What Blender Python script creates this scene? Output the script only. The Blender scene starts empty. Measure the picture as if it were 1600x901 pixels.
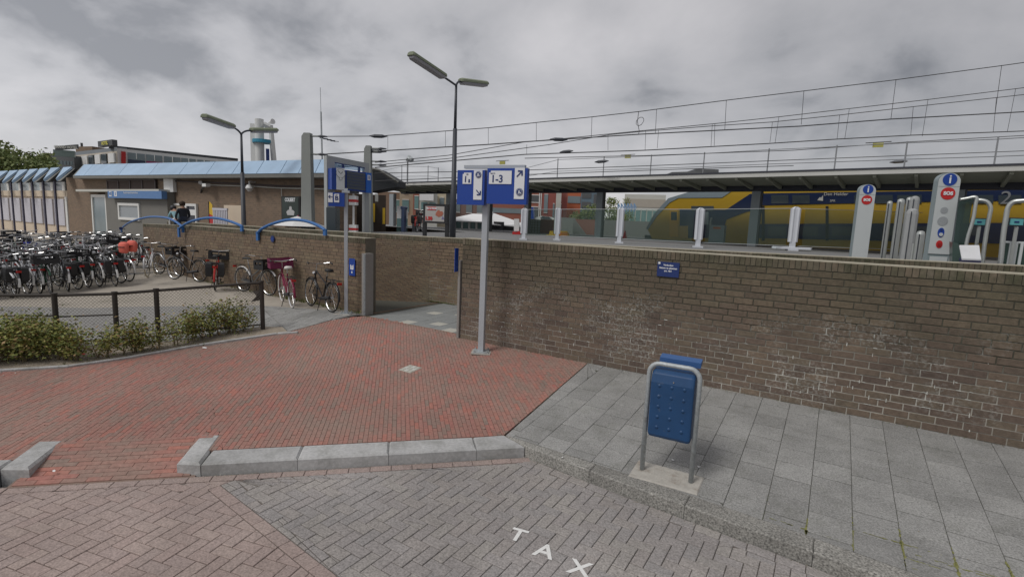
import bpy, bmesh, math, random
from mathutils import Vector, Matrix
R = math.radians
random.seed(11)
scene = bpy.context.scene
COL = scene.collection

# ---------------------------------------------------------------- camera
cam_data = bpy.data.cameras.new('camera')
cam = bpy.data.objects.new('camera', cam_data)
COL.objects.link(cam)
cam_data.sensor_width = 36.0
cam_data.lens = 36.0 * 790.0 / 1600.0
cam_data.clip_start = 0.05
cam_data.clip_end = 3000
fw = Vector((-0.53, 0.838, -0.129)); rt = Vector((0.842, 0.538, 0.04)); up = Vector((-0.103, 0.087, 0.991))
cam.matrix_world = Matrix(((rt.x, up.x, -fw.x, 0), (rt.y, up.y, -fw.y, 0), (rt.z, up.z, -fw.z, 2.45), (0, 0, 0, 1)))
scene.camera = cam

# ---------------------------------------------------------------- sky and sun
world = bpy.data.worlds.new('World')
scene.world = world
world.use_nodes = True
wn = world.node_tree.nodes; wl = world.node_tree.links
wn.clear()
SUN_EL, SUN_AZ = R(52), R(200)      # azimuth measured clockwise from +Y
w_out = wn.new('ShaderNodeOutputWorld'); w_bg = wn.new('ShaderNodeBackground')
w_sky = wn.new('ShaderNodeTexSky'); w_sky.sky_type = 'NISHITA'; w_sky.sun_disc = False
w_sky.sun_elevation = SUN_EL; w_sky.sun_rotation = SUN_AZ
w_bg.inputs['Strength'].default_value = 0.1
w_tc = wn.new('ShaderNodeTexCoord'); w_sep = wn.new('ShaderNodeSeparateXYZ')
wl.new(w_tc.outputs['Generated'], w_sep.inputs[0])
def wmath(op, a, b=None, clamp=False):
    n = wn.new('ShaderNodeMath'); n.operation = op; n.use_clamp = clamp
    for i, v in enumerate((a, b)):
        if v is None: continue
        if isinstance(v, (int, float)): n.inputs[i].default_value = v
        else: wl.new(v, n.inputs[i])
    return n.outputs[0]
# cloud deck: direction projected on a high flat layer
zz = wmath('ADD', wmath('MAXIMUM', w_sep.outputs['Z'], 0.0), 0.42)
cx = wmath('DIVIDE', w_sep.outputs['X'], zz); cy = wmath('DIVIDE', w_sep.outputs['Y'], zz)
w_cmb = wn.new('ShaderNodeCombineXYZ'); wl.new(cx, w_cmb.inputs[0]); wl.new(cy, w_cmb.inputs[1])
def wnoise(scale, det, rough, dist, off):
    m = wn.new('ShaderNodeMapping'); m.inputs['Location'].default_value = off
    wl.new(w_cmb.outputs[0], m.inputs[0])
    n = wn.new('ShaderNodeTexNoise'); n.inputs['Scale'].default_value = scale; n.inputs['Detail'].default_value = det
    n.inputs['Roughness'].default_value = rough; n.inputs['Distortion'].default_value = dist
    wl.new(m.outputs[0], n.inputs['Vector']); return n.outputs[0]
n1 = wnoise(0.9, 3, 0.5, 0.2, (3.1, 7.7, 0)); n2 = wnoise(2.7, 7, 0.53, 0.2, (1.3, 0.4, 2.0))
mixv = wmath('ADD', wmath('MULTIPLY', n1, 0.5), wmath('MULTIPLY', n2, 0.5))
w_ramp = wn.new('ShaderNodeValToRGB')
e = w_ramp.color_ramp.elements
e[0].position = 0.38; e[0].color = (2.2, 2.22, 2.36, 1)
e[1].position = 0.64; e[1].color = (5.5, 5.35, 5.45, 1)
m1 = w_ramp.color_ramp.elements.new(0.45); m1.color = (3.75, 3.72, 3.85, 1)
m2 = w_ramp.color_ramp.elements.new(0.51); m2.color = (4.35, 4.28, 4.4, 1)
wl.new(mixv, w_ramp.inputs[0])
# overcast deck is heavier towards the right-hand (north-east) side of the view and brighter low on the left
side = wmath('ADD', wmath('MULTIPLY', w_sep.outputs['X'], -0.30), wmath('ADD', wmath('MULTIPLY', w_sep.outputs['Y'], -0.10), 0.88))
lowb = wmath('ADD', wmath('MULTIPLY', wmath('SUBTRACT', 0.35, w_sep.outputs['Z']), 0.25), 1.0)
tone = wmath('MULTIPLY', side, wmath('MAXIMUM', lowb, 0.9))
w_sc = wn.new('ShaderNodeVectorMath'); w_sc.operation = 'SCALE'
wl.new(w_ramp.outputs[0], w_sc.inputs[0]); wl.new(tone, w_sc.inputs['Scale'])
w_mix = wn.new('ShaderNodeMixRGB'); w_mix.inputs[0].default_value = 0.93
wl.new(w_sky.outputs[0], w_mix.inputs[1]); wl.new(w_sc.outputs[0], w_mix.inputs[2])
wl.new(w_mix.outputs[0], w_bg.inputs['Color']); wl.new(w_bg.outputs[0], w_out.inputs['Surface'])

sun_data = bpy.data.lights.new('sun', 'SUN'); sun = bpy.data.objects.new('sun', sun_data); COL.objects.link(sun)
sun_data.energy = 1.3; sun_data.angle = R(22); sun_data.color = (1.0, 0.97, 0.93)
sd = Vector((math.sin(SUN_AZ) * math.cos(SUN_EL), math.cos(SUN_AZ) * math.cos(SUN_EL), math.sin(SUN_EL)))
sun.rotation_euler = sd.to_track_quat('Z', 'Y').to_euler()

scene.render.engine = 'CYCLES'
scene.view_settings.view_transform = 'Standard'
scene.view_settings.look = 'None'
scene.view_settings.exposure = 0.32
scene.view_settings.gamma = 1.0
scene.cycles.max_bounces = 6
scene.cycles.transparent_max_bounces = 12

# ---------------------------------------------------------------- materials
MATS = {}
def nd(nt, t): return nt.nodes.new(t)
def mat(name, col, rough=0.8, metal=0.0, vary=0.12, nscale=6.0, bump=0.0, bscale=60.0, rnd=0.0, col2=None, thr=None, emit=None, spec=None, rndcols=None, coord='Object', gscale=None, zmix=None, bloom=None, brick=None):
    """principled material: noise-varied colour, optional per-piece variation, optional second colour in patches"""
    if name in MATS: return MATS[name]
    m = bpy.data.materials.new(name); m.use_nodes = True; nt = m.node_tree; L = nt.links
    b = nt.nodes['Principled BSDF']
    b.inputs['Roughness'].default_value = rough; b.inputs['Metallic'].default_value = metal
    if spec is not None: b.inputs['Specular IOR Level'].default_value = spec
    geo = nd(nt, 'ShaderNodeNewGeometry'); oi = nd(nt, 'ShaderNodeObjectInfo')
    def mt(op, a, c=None, clamp=False):
        n = nd(nt, 'ShaderNodeMath'); n.operation = op; n.use_clamp = clamp
        for i, v in enumerate((a, c)):
            if v is None: continue
            if isinstance(v, (int, float)): n.inputs[i].default_value = v
            else: L.new(v, n.inputs[i])
        return n.outputs[0]
    pos = geo.outputs['Position']
    if coord == 'Object':
        tc = nd(nt, 'ShaderNodeTexCoord'); pos = tc.outputs['Object']
    def noise(scale, det=4, rough_=0.6):
        n = nd(nt, 'ShaderNodeTexNoise'); n.inputs['Scale'].default_value = scale; n.inputs['Detail'].default_value = det
        n.inputs['Roughness'].default_value = rough_; L.new(pos, n.inputs['Vector']); return n.outputs[0]
    rv = mt('FRACT', mt('ADD', mt('MULTIPLY', oi.outputs['Random'], 7.31), mt('MULTIPLY', geo.outputs['Random Per Island'], 5.17)))
    base = nd(nt, 'ShaderNodeRGB'); base.outputs[0].default_value = (*col, 1); c = base.outputs[0]
    if rndcols:
        rp = nd(nt, 'ShaderNodeValToRGB'); rp.color_ramp.interpolation = 'LINEAR'
        els = rp.color_ramp.elements
        n_ = len(rndcols)
        els[0].position = 0; els[0].color = (*rndcols[0], 1); els[1].position = 1; els[1].color = (*rndcols[-1], 1)
        for k in range(1, n_ - 1):
            el = els.new(k / (n_ - 1)); el.color = (*rndcols[k], 1)
        L.new(rv, rp.inputs[0]); c = rp.outputs[0]
    if col2 is not None:
        mx = nd(nt, 'ShaderNodeMixRGB'); mx.inputs[2].default_value = (*col2, 1)
        t0, t1, sc = thr
        f = nd(nt, 'ShaderNodeMapRange'); f.inputs['From Min'].default_value = t0; f.inputs['From Max'].default_value = t1
        L.new(noise(sc, 6, 0.65), f.inputs['Value']); L.new(f.outputs[0], mx.inputs[0]); L.new(c, mx.inputs[1]); c = mx.outputs[0]
    def mixc(c_, fac, colr):
        mx = nd(nt, 'ShaderNodeMixRGB'); mx.inputs[2].default_value = (*colr, 1); L.new(fac, mx.inputs[0]); L.new(c_, mx.inputs[1]); return mx.outputs[0]
    if zmix or bloom or brick:
        sp = nd(nt, 'ShaderNodeSeparateXYZ'); L.new(geo.outputs['Position'], sp.inputs[0]); zp = sp.outputs['Z']
    if brick:
        cb_ = nd(nt, 'ShaderNodeCombineXYZ'); L.new(mt('ADD', sp.outputs['X'], mt('MULTIPLY', sp.outputs['Y'], .7)), cb_.inputs[0]); L.new(zp, cb_.inputs[1])
        bt = nd(nt, 'ShaderNodeTexBrick'); L.new(cb_.outputs[0], bt.inputs['Vector']); bt.inputs['Scale'].default_value = 1.0
        bt.inputs['Brick Width'].default_value = brick[0]; bt.inputs['Row Height'].default_value = brick[1]; bt.inputs['Mortar Size'].default_value = brick[2]; bt.inputs['Mortar Smooth'].default_value = .3
        bt.inputs['Color1'].default_value = (1.0, .97, .95, 1); bt.inputs['Color2'].default_value = (.72, .74, .76, 1); bt.inputs['Mortar'].default_value = (.95, .98, 1.0, 1)
        mm = nd(nt, 'ShaderNodeMixRGB'); mm.blend_type = 'MULTIPLY'; mm.inputs[0].default_value = 1; L.new(c, mm.inputs[1]); L.new(bt.outputs[0], mm.inputs[2]); c = mm.outputs[0]
    for (zc_, z0_, z1_, na, ns) in (zmix or ()):
        f = nd(nt, 'ShaderNodeMapRange'); f.inputs['From Min'].default_value = z0_; f.inputs['From Max'].default_value = z1_
        L.new(mt('ADD', zp, mt('MULTIPLY', mt('SUBTRACT', noise(ns, 5, .6), .5), na)), f.inputs['Value']); c = mixc(c, f.outputs[0], zc_)
    if bloom:
        (bc_, zc_, zw_, t_coarse, s_coarse, t_fine, s_fine, amt) = bloom
        band = mt('SUBTRACT', 1.0, mt('ABSOLUTE', mt('DIVIDE', mt('SUBTRACT', zp, zc_), zw_)), True)
        co = mt('MULTIPLY', mt('SUBTRACT', noise(s_coarse, 4, .6), t_coarse), 9.0, True); fi = mt('MULTIPLY', mt('SUBTRACT', noise(s_fine, 3, .6), t_fine), 14.0, True)
        c = mixc(c, mt('MULTIPLY', mt('MULTIPLY', mt('MINIMUM', mt('MULTIPLY', band, 2.2), 1.0), mt('MULTIPLY', co, fi)), amt), bc_)
    val = mt('ADD', 1.0 - vary, mt('MULTIPLY', noise(nscale), 2 * vary))
    if gscale:
        g = noise(gscale[0], 2, 0.5); val = mt('MULTIPLY', val, mt('ADD', 1 - gscale[1], mt('MULTIPLY', g, 2 * gscale[1])))
    if rnd: val = mt('MULTIPLY', val, mt('ADD', 1.0 - rnd, mt('MULTIPLY', rv, 2 * rnd)))
    vm = nd(nt, 'ShaderNodeVectorMath'); vm.operation = 'SCALE'; L.new(c, vm.inputs[0]); L.new(val, vm.inputs['Scale'])
    L.new(vm.outputs[0], b.inputs['Base Color'])
    if bump:
        bp = nd(nt, 'ShaderNodeBump'); bp.inputs['Strength'].default_value = bump; bp.inputs['Distance'].default_value = 0.01
        L.new(noise(bscale, 5, 0.7), bp.inputs['Height']); L.new(bp.outputs[0], b.inputs['Normal'])
    if emit:
        b.inputs['Emission Color'].default_value = (*emit[0], 1); b.inputs['Emission Strength'].default_value = emit[1]
    MATS[name] = m
    return m
def glass(name, col, mixf=0.25, rough=0.03, transp=(1, 1, 1)):
    if name in MATS: return MATS[name]
    m = bpy.data.materials.new(name); m.use_nodes = True; nt = m.node_tree; nt.nodes.clear()
    o = nt.nodes.new('ShaderNodeOutputMaterial'); t = nt.nodes.new('ShaderNodeBsdfTransparent'); t.inputs[0].default_value = (*transp, 1)
    p = nt.nodes.new('ShaderNodeBsdfPrincipled'); p.inputs['Base Color'].default_value = (*col, 1); p.inputs['Roughness'].default_value = rough
    x = nt.nodes.new('ShaderNodeMixShader'); x.inputs[0].default_value = mixf
    nt.links.new(t.outputs[0], x.inputs[1]); nt.links.new(p.outputs[0], x.inputs[2]); nt.links.new(x.outputs[0], o.inputs[0])
    MATS[name] = m
    return m

M_WBRICK = mat('brown_wall_brick', (.13, .09, .06), .9, rndcols=[(.120, .088, .068), (.155, .114, .086), (.104, .077, .062), (.146, .116, .083), (.127, .094, .072), (.17, .128, .092)], vary=.5, nscale=22, bump=.8, bscale=70, coord='World', gscale=(.9, .3),
    zmix=[((.098, .088, .052), 1.0, 2.6, 1.3, 1.3), ((.05, .052, .03), 1.95, 2.35, .5, 2.2), ((.26, .215, .165), -.31, -.37, 0, 1)], bloom=((.34, .33, .30), .85, .7, .49, 1.3, .50, 30, .42))
M_WBRICK_B = mat('brown_wall_brick_far', (.13, .09, .06), .9, rndcols=[(.16, .11, .075), (.2, .145, .095), (.15, .105, .075), (.22, .165, .105)], vary=.22, nscale=14, col2=(.14, .13, .085), thr=(.52, .8, .7), coord='World', gscale=(.7, .15))
M_CAPBRICK = mat('mossy_coping_brick', (.12, .1, .06), .95, rndcols=[(.12, .105, .072), (.15, .12, .085), (.1, .09, .058), (.165, .14, .105)], vary=.5, nscale=16, bump=.6, coord='World', col2=(.06, .062, .035), thr=(.48, .68, 2.6), gscale=(.8, .3))
M_MORTAR = mat('wall_mortar', (.34, .32, .28), .95, vary=.4, nscale=9, coord='World', zmix=[((.065, .062, .045), .62, 1.35, 1.1, 1.6)], bloom=((.6, .6, .56), .85, .7, .50, 1.3, .47, 17, .62))
M_MORTAR_B = mat('wall_mortar_old', (.13, .115, .09), .95, vary=.3, nscale=9, coord='World')
M_CAPTOP = mat('coping_top_lichen', (.38, .35, .27), .95, vary=.3, nscale=8, coord='World', bump=.4)
M_EFFLO = mat('lime_bloom', (.55, .55, .51), .95, vary=.25, nscale=20, coord='World')
M_RED = mat('red_clinker', (.3, .12, .09), .88, rndcols=[(.30, .15, .125), (.34, .155, .125), (.27, .16, .13), (.37, .15, .115), (.31, .165, .135), (.235, .17, .14), (.33, .165, .135), (.26, .17, .14), (.35, .14, .115)], vary=.45, nscale=26, coord='World', gscale=(.6, .25), col2=(.27, .19, .155), thr=(.44, .72, .9))
M_REDJ = mat('red_paving_joint', (.23, .165, .135), .95, vary=.25, nscale=12, coord='World')
M_SLAB = mat('grey_concrete_slab', (.262, .26, .25), .9, vary=1.0, nscale=75, rnd=.10, coord='World', gscale=(2.2, .30), bump=.3, bscale=110, col2=(.2, .2, .185), thr=(.5, .75, 3.2))
M_SLABJ = mat('slab_joint_soil', (.075, .075, .06), .95, vary=.4, nscale=20, coord='World')
M_ROADG = mat('grey_road_paver', (.25, .235, .225), .88, rndcols=[(.265, .25, .242), (.29, .27, .26), (.275, .253, .243), (.305, .285, .265), (.285, .26, .245)], vary=.95, nscale=70, coord='World', gscale=(1.1, .4), bump=.3, bscale=110)
M_ROADP = mat('pinkish_road_paver', (.29, .22, .195), .88, rndcols=[(.31, .245, .22), (.335, .26, .235), (.315, .252, .23), (.345, .275, .245), (.31, .245, .225)], vary=.8, nscale=70, coord='World', gscale=(1.1, .32), bump=.3, bscale=110)
M_ROADJ = mat('road_joint_sand', (.15, .13, .115), .95, vary=.4, nscale=14, coord='World')
M_KERBL = mat('light_concrete_kerb', (.43, .43, .425), .85, vary=.4, nscale=30, rnd=.07, coord='World', bump=.3, bscale=110, col2=(.27, .27, .255), thr=(.45, .75, 3.5), gscale=(1.5, .25))
M_KERBD = mat('exposed_aggregate_kerb', (.27, .262, .24), .9, vary=1.7, nscale=62, rnd=.08, coord='World', bump=.8, bscale=90, gscale=(2, .4))
M_GROUNDG = mat('grey_tile_ground', (.25, .245, .235), .95, vary=.25, nscale=5, coord='World', gscale=(.6, .15))
M_BEIGE = mat('beige_tile_ground', (.36, .325, .275), .95, vary=.2, nscale=3.5, coord='World', col2=(.24, .22, .175), thr=(.55, .75, .8))
M_SOIL = mat('dry_soil', (.3, .255, .2), .98, vary=.4, nscale=14, coord='World', bump=.8, bscale=40)
M_FARG = mat('station_ground', (.2, .2, .2), .95, vary=.2, nscale=.8, coord='World')
M_PAINT = mat('white_road_paint', (.75, .75, .73), .8, vary=.15, nscale=40, coord='World', col2=(.4, .38, .36), thr=(.62, .72, 25))
M_GALV = mat('galvanised_steel', (.40, .43, .44), .55, .3, vary=.4, nscale=30, bump=.08, col2=(.25, .25, .24), thr=(.56, .72, 9))
M_POST = mat('grey_painted_steel', (.40, .43, .46), .45, .1, vary=.05, nscale=4)
M_DARKPOST = mat('dark_painted_steel', (.045, .05, .062), .5, vary=.1)
M_BLACK = mat('black_plastic', (.018, .018, .02), .5, vary=.1)
M_RUBBER = mat('tyre_rubber', (.025, .024, .023), .85, vary=.2)
M_TYREC = mat('cream_tyre_rubber', (.62, .56, .42), .8, vary=.1)
M_TYREW = mat('white_tyre_rubber', (.6, .57, .55), .8, vary=.1)
M_CHROME = mat('chrome', (.6, .6, .6), .25, .9, vary=.05)
M_BBLUE = mat('bin_blue_paint', (.012, .058, .155), .5, vary=.3, nscale=5, bump=.05, bscale=60, col2=(.05, .085, .15), thr=(.60, .72, 14))
M_SBLUE = mat('sign_blue', (.008, .05, .30), .35, vary=.04)
M_SWHITE = mat('sign_white', (.72, .74, .76), .4, vary=.03)
M_NAVY = mat('sign_navy', (.01, .03, .14), .45, vary=.04)
M_ARC = mat('blue_tube_paint', (.03, .13, .36), .45, vary=.12)
M_FENCE = mat('dark_brown_fence_paint', (.04, .033, .028), .75, vary=.3, nscale=20)
M_WIREM = mat('rusty_chain_link', (.16, .14, .12), .7, .3, vary=.3)
M_CONCM = mat('mast_concrete', (.27, .285, .27), .9, vary=.1, nscale=2, coord='World', bump=.1)
M_LAMPH = mat('lamp_head_grey', (.35, .37, .34), .6, vary=.1)
M_LAMPT = mat('lamp_head_top', (.22, .25, .17), .7, vary=.15)
M_LAMPD = mat('lamp_diffuser', (.34, .34, .37), .3, vary=.05)
M_BBRICK = mat('station_brick', (.24, .17, .115), .9, brick=(.24, .085, .012), rndcols=[(.23, .165, .115), (.27, .195, .135), (.215, .155, .11), (.28, .21, .145)], vary=.18, nscale=10, coord='World', gscale=(.3, .1))
M_EAVE = mat('pale_blue_fascia', (.32, .45, .60), .5, vary=.2, nscale=1.5, rnd=.06, coord='World', gscale=(.5, .08))
M_SOFFIT = mat('soffit_concrete', (.2, .2, .185), .9, vary=.15, nscale=3, coord='World')
M_CREAM = mat('cream_panel', (.62, .52, .40), .7, vary=.06, nscale=2)
M_LILAC = mat('lilac_white_panel', (.56, .55, .60), .6, vary=.05, nscale=2)
M_GREYP = mat('grey_render', (.17, .165, .15), .8, vary=.08, nscale=2)
M_GLASSD = mat('dark_window_glass', (.05, .065, .075), .12, vary=.1, nscale=1)
M_GLASSM = mat('pale_window_glass', (.2, .25, .27), .12, vary=.2, nscale=1)
M_WFRAME = mat('white_window_frame', (.7, .7, .68), .5, vary=.04)
M_RAILING = mat('dark_railing', (.07, .055, .055), .6, vary=.2)
M_LBLUE = mat('light_blue_sign', (.09, .2, .42), .5, vary=.06)
M_CHIM = mat('white_render_tower', (.62, .63, .62), .8, vary=.1, nscale=.8, coord='World')
M_TEAL = mat('teal_band', (.03, .24, .36), .5, vary=.05)
M_ROOFD = mat('dark_roof_felt', (.05, .055, .06), .9, vary=.2)
M_DARKIN = mat('shaded_interior', (.035, .033, .03), .9, vary=.2)
M_FASC = mat('canopy_fascia_white', (.5, .5, .47), .7, vary=.1, nscale=1, coord='World')
M_RIB = mat('canopy_soffit_olive', (.30, .31, .25), .85, vary=.2, nscale=1.5, coord='World')
M_BEAM = mat('canopy_beam_dark', (.035, .037, .05), .6, vary=.1)
M_COLM = mat('canopy_column_grey', (.27, .30, .32), .6, vary=.1)
M_TYEL = mat('train_yellow', (.42, .27, .02), .4, vary=.07, nscale=1)
M_TBLUE = mat('train_blue', (.011, .022, .065), .3, vary=.08, nscale=1)
M_TGREY = mat('train_roof_grey', (.2, .25, .28), .5, vary=.08)
M_WIRE = mat('catenary_wire', (.06, .06, .065), .6, vary=.05)
M_RAILG = mat('galvanised_rail', (.25, .26, .27), .6, vary=.1)
M_GLASS = glass('clear_barrier_glass', (.2, .28, .26), .09, transp=(.90, .94, .92))
M_PYL = mat('pylon_grey', (.5, .53, .53), .45, vary=.04)
M_PYLD = mat('pylon_side', (.23, .28, .29), .5, vary=.05)
M_WPOST = mat('white_barrier_post', (.60, .62, .66), .5, vary=.05)
M_REDP = mat('red_paint', (.5, .02, .02), .45, vary=.06)
M_SKIN = mat('skin', (.45, .27, .19), .6, vary=.05)
M_HAIR = mat('brown_hair', (.04, .022, .012), .8, vary=.2)
M_JACK = mat('dark_jacket', (.02, .024, .035), .85, vary=.2)
M_TURQ = mat('pale_turquoise_shirt', (.3, .5, .55), .85, vary=.1)
M_JEAN = mat('dark_trousers', (.03, .04, .07), .9, vary=.2)
M_YEL = mat('machine_yellow', (.65, .42, .02), .5, vary=.1)
M_WHITE = mat('plain_white_paint', (.72, .72, .71), .55, vary=.06)
M_TENT = mat('white_tent_roof', (.8, .8, .8), .6, vary=.05)
M_RBRICK = mat('red_house_brick', (.30, .12, .085), .9, vary=.15, nscale=2, coord='World')
M_TAN = mat('tan_house_wall', (.4, .33, .24), .85, vary=.12, nscale=1, coord='World')
M_PALE = mat('pale_house_wall', (.5, .5, .46), .85, vary=.1, nscale=1, coord='World')
M_DGREY = mat('dark_grey_cladding', (.09, .095, .10), .7, vary=.15)
M_GLTEAL = mat('teal_glazing', (.16, .27, .27), .15, vary=.15, nscale=1)
LEAFC = [(.10, .14, .035), (.20, .22, .05), (.29, .28, .06), (.13, .17, .045), (.32, .2, .09), (.2, .23, .05), (.08, .115, .035)]
M_HLEAF = mat('hedge_leaf', (.1, .12, .03), .7, rndcols=LEAFC, vary=.2)
M_TLEAF = mat('tree_leaf', (.06, .09, .03), .7, rndcols=[(.11, .16, .05), (.18, .22, .07), (.14, .18, .055), (.24, .25, .08)], vary=.15)
M_TWIG = mat('twig_bark', (.22, .17, .10), .9, vary=.2)
M_TRUNK = mat('tree_bark', (.09, .075, .055), .9, vary=.2)
M_WEED = mat('weed_green', (.12, .15, .04), .8, rndcols=[(.12, .15, .04), (.2, .2, .07), (.09, .12, .035)], vary=.2)
M_MOSS = mat('joint_moss', (.2, .2, .07), .9, vary=.4, nscale=30, coord='World')

# ---------------------------------------------------------------- mesh helpers
def gz(y):
    return 0.25 * min(1.0, max(0.0, (y - 4.72) / 2.68))
class MB:
    def __init__(s): s.v = []; s.f = []; s.m = []
    def poly(s, pts, mi=0):
        i = len(s.v); s.v += [tuple(p) for p in pts]; s.f.append(tuple(range(i, i + len(pts)))); s.m.append(mi); return s
    def faces(s, vs, fs, mi=0):
        i = len(s.v); s.v += [tuple(p) for p in vs]; s.f += [tuple(i + k for k in f) for f in fs]; s.m += [mi] * len(fs); return s
    def box(s, c, d, rz=0.0, mi=0, M=None):
        x, y, z = d[0] / 2, d[1] / 2, d[2] / 2
        vs = [(-x, -y, -z), (x, -y, -z), (x, y, -z), (-x, y, -z), (-x, -y, z), (x, -y, z), (x, y, z), (-x, y, z)]
        if M is not None: vs = [tuple(M @ Vector(p)) for p in vs]
        cs, sn = math.cos(rz), math.sin(rz)
        vs = [(c[0] + p[0] * cs - p[1] * sn, c[1] + p[0] * sn + p[1] * cs, c[2] + p[2]) for p in vs]
        return s.faces(vs, [(0, 3, 2, 1), (4, 5, 6, 7), (0, 1, 5, 4), (1, 2, 6, 5), (2, 3, 7, 6), (3, 0, 4, 7)], mi)
    def prism(s, poly, z0, z1, mi=0, zf=None, inset=0.0, ch=0.0):
        """vertical prism over a ccw xy polygon; z0 / z1 may be raised by zf(y); ch = chamfer of the top edge"""
        n = len(poly); zf = zf or (lambda y: 0.0)
        if inset:
            poly = inset_poly(poly, inset); n = len(poly)
            if n < 3: return s
        bot = [(p[0], p[1], z0 + zf(p[1])) for p in poly]
        rings = [bot, [(p[0], p[1], z1 - ch + zf(p[1])) for p in poly]]
        if ch:
            q = inset_poly(poly, ch)
            if len(q) == n: rings.append([(p[0], p[1], z1 + zf(p[1])) for p in q])
        i = len(s.v)
        for r_ in rings: s.v += r_
        for k in range(len(rings) - 1):
            for j in range(n):
                a = i + k * n + j; b = i + k * n + (j + 1) % n
                s.f.append((a, b, b + n, a + n)); s.m.append(mi)
        s.f.append(tuple(i + (len(rings) - 1) * n + j for j in range(n))); s.m.append(mi)
        return s
    def tube(s, pts, r, seg=8, mi=0, cap=True, closed=False):
        pts = [Vector(p) for p in pts]; n = len(pts); rs = r if isinstance(r, (list, tuple)) else [r] * n
        i0 = len(s.v); prev = None
        for k, p in enumerate(pts):
            if closed: t = pts[(k + 1) % n] - pts[k - 1]
            else: t = (pts[min(k + 1, n - 1)] - pts[max(k - 1, 0)])
            t.normalize()
            if prev is None:
                a = Vector((0, 0, 1)) if abs(t.z) < 0.9 else Vector((1, 0, 0))
                u = t.cross(a).normalized()
            else:
                u = (prev - t * prev.dot(t)).normalized()
            w = t.cross(u); prev = u
            for j in range(seg):
                an = 2 * math.pi * j / seg
                s.v.append(tuple(p + (u * math.cos(an) + w * math.sin(an)) * rs[k]))
        for k in range(n if closed else n - 1):
            k2 = (k + 1) % n
            for j in range(seg):
                j2 = (j + 1) % seg
                s.f.append((i0 + k * seg + j, i0 + k * seg + j2, i0 + k2 * seg + j2, i0 + k2 * seg + j)); s.m.append(mi)
        if cap and not closed:
            s.f.append(tuple(i0 + j for j in reversed(range(seg)))); s.m.append(mi)
            s.f.append(tuple(i0 + (n - 1) * seg + j for j in range(seg))); s.m.append(mi)
        return s
    def cyl(s, a, b, r, seg=12, mi=0): return s.tube([a, b], r, seg, mi)
    def wall(s, A, B, z0, z1, th, mi=0, z0b=None, z1b=None):
        """upright slab from A to B (xy), thickness th away to the left of A->B; z given at A, z*b at B"""
        A = Vector(A[:2]); B = Vector(B[:2]); d = (B - A).normalized(); n = Vector((-d.y, d.x)) * th
        z0b = z0 if z0b is None else z0b; z1b = z1 if z1b is None else z1b
        vs = [(A.x, A.y, z0), (B.x, B.y, z0b), (B.x + n.x, B.y + n.y, z0b), (A.x + n.x, A.y + n.y, z0),
              (A.x, A.y, z1), (B.x, B.y, z1b), (B.x + n.x, B.y + n.y, z1b), (A.x + n.x, A.y + n.y, z1)]
        return s.faces(vs, [(0, 3, 2, 1), (4, 5, 6, 7), (0, 1, 5, 4), (1, 2, 6, 5), (2, 3, 7, 6), (3, 0, 4, 7)], mi)
    def plate(s, pts, nrm, th, mi=0):
        """flat outline (3-D points) given thickness th along nrm"""
        nv = Vector(nrm).normalized() * th; n = len(pts); i = len(s.v)
        s.v += [tuple(p) for p in pts] + [tuple(Vector(p) + nv) for p in pts]
        s.f.append(tuple(i + j for j in range(n))); s.m.append(mi); s.f.append(tuple(i + n + j for j in reversed(range(n)))); s.m.append(mi)
        for j in range(n):
            k = (j + 1) % n; s.f.append((i + j, i + n + j, i + n + k, i + k)); s.m.append(mi)
        return s
    def mesh(s, name, off=None):
        me = bpy.data.meshes.new(name)
        vs = s.v if off is None else [(p[0] - off[0], p[1] - off[1], p[2] - off[2]) for p in s.v]
        me.from_pydata(vs, [], s.f); me.update()
        return me
    def build(s, name, mats, parent=None, smooth=False, label=None, fix=True):
        off = None
        if parent is not None:
            o_ = parent
            while o_.parent: o_ = o_.parent
            off = tuple(o_.location)
        me = s.mesh(name, off)
        if not isinstance(mats, (list, tuple)): mats = [mats]
        for m in mats: me.materials.append(m)
        if len(mats) > 1: me.polygons.foreach_set('material_index', s.m)
        if fix and len(s.f) < 60000:
            bm = bmesh.new(); bm.from_mesh(me); bmesh.ops.recalc_face_normals(bm, faces=bm.faces); bm.to_mesh(me); bm.free()
        if smooth: me.polygons.foreach_set('use_smooth', [True] * len(me.polygons))
        o = bpy.data.objects.new(name, me); COL.objects.link(o)
        if parent is not None: o.parent = parent
        if label: o['label'] = label
        return o
def inset_poly(poly, d):
    n = len(poly); out = []
    for i in range(n):
        p0, p1, p2 = Vector(poly[i - 1][:2]), Vector(poly[i][:2]), Vector(poly[(i + 1) % n][:2])
        e1 = (p1 - p0); e2 = (p2 - p1)
        if e1.length < 1e-6 or e2.length < 1e-6: return poly
        e1.normalize(); e2.normalize()
        n1 = Vector((-e1.y, e1.x)); n2 = Vector((-e2.y, e2.x)); b = n1 + n2
        k = 1 + n1.dot(n2)
        if k < 0.2: k = 0.2
        out.append(tuple(p1 + b * (d / k)))
    if area(out) <= 1e-5 or area(out) > area(poly): return []
    return out
def area(p): return 0.5 * sum(p[i][0] * p[(i + 1) % len(p)][1] - p[(i + 1) % len(p)][0] * p[i][1] for i in range(len(p)))
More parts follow.
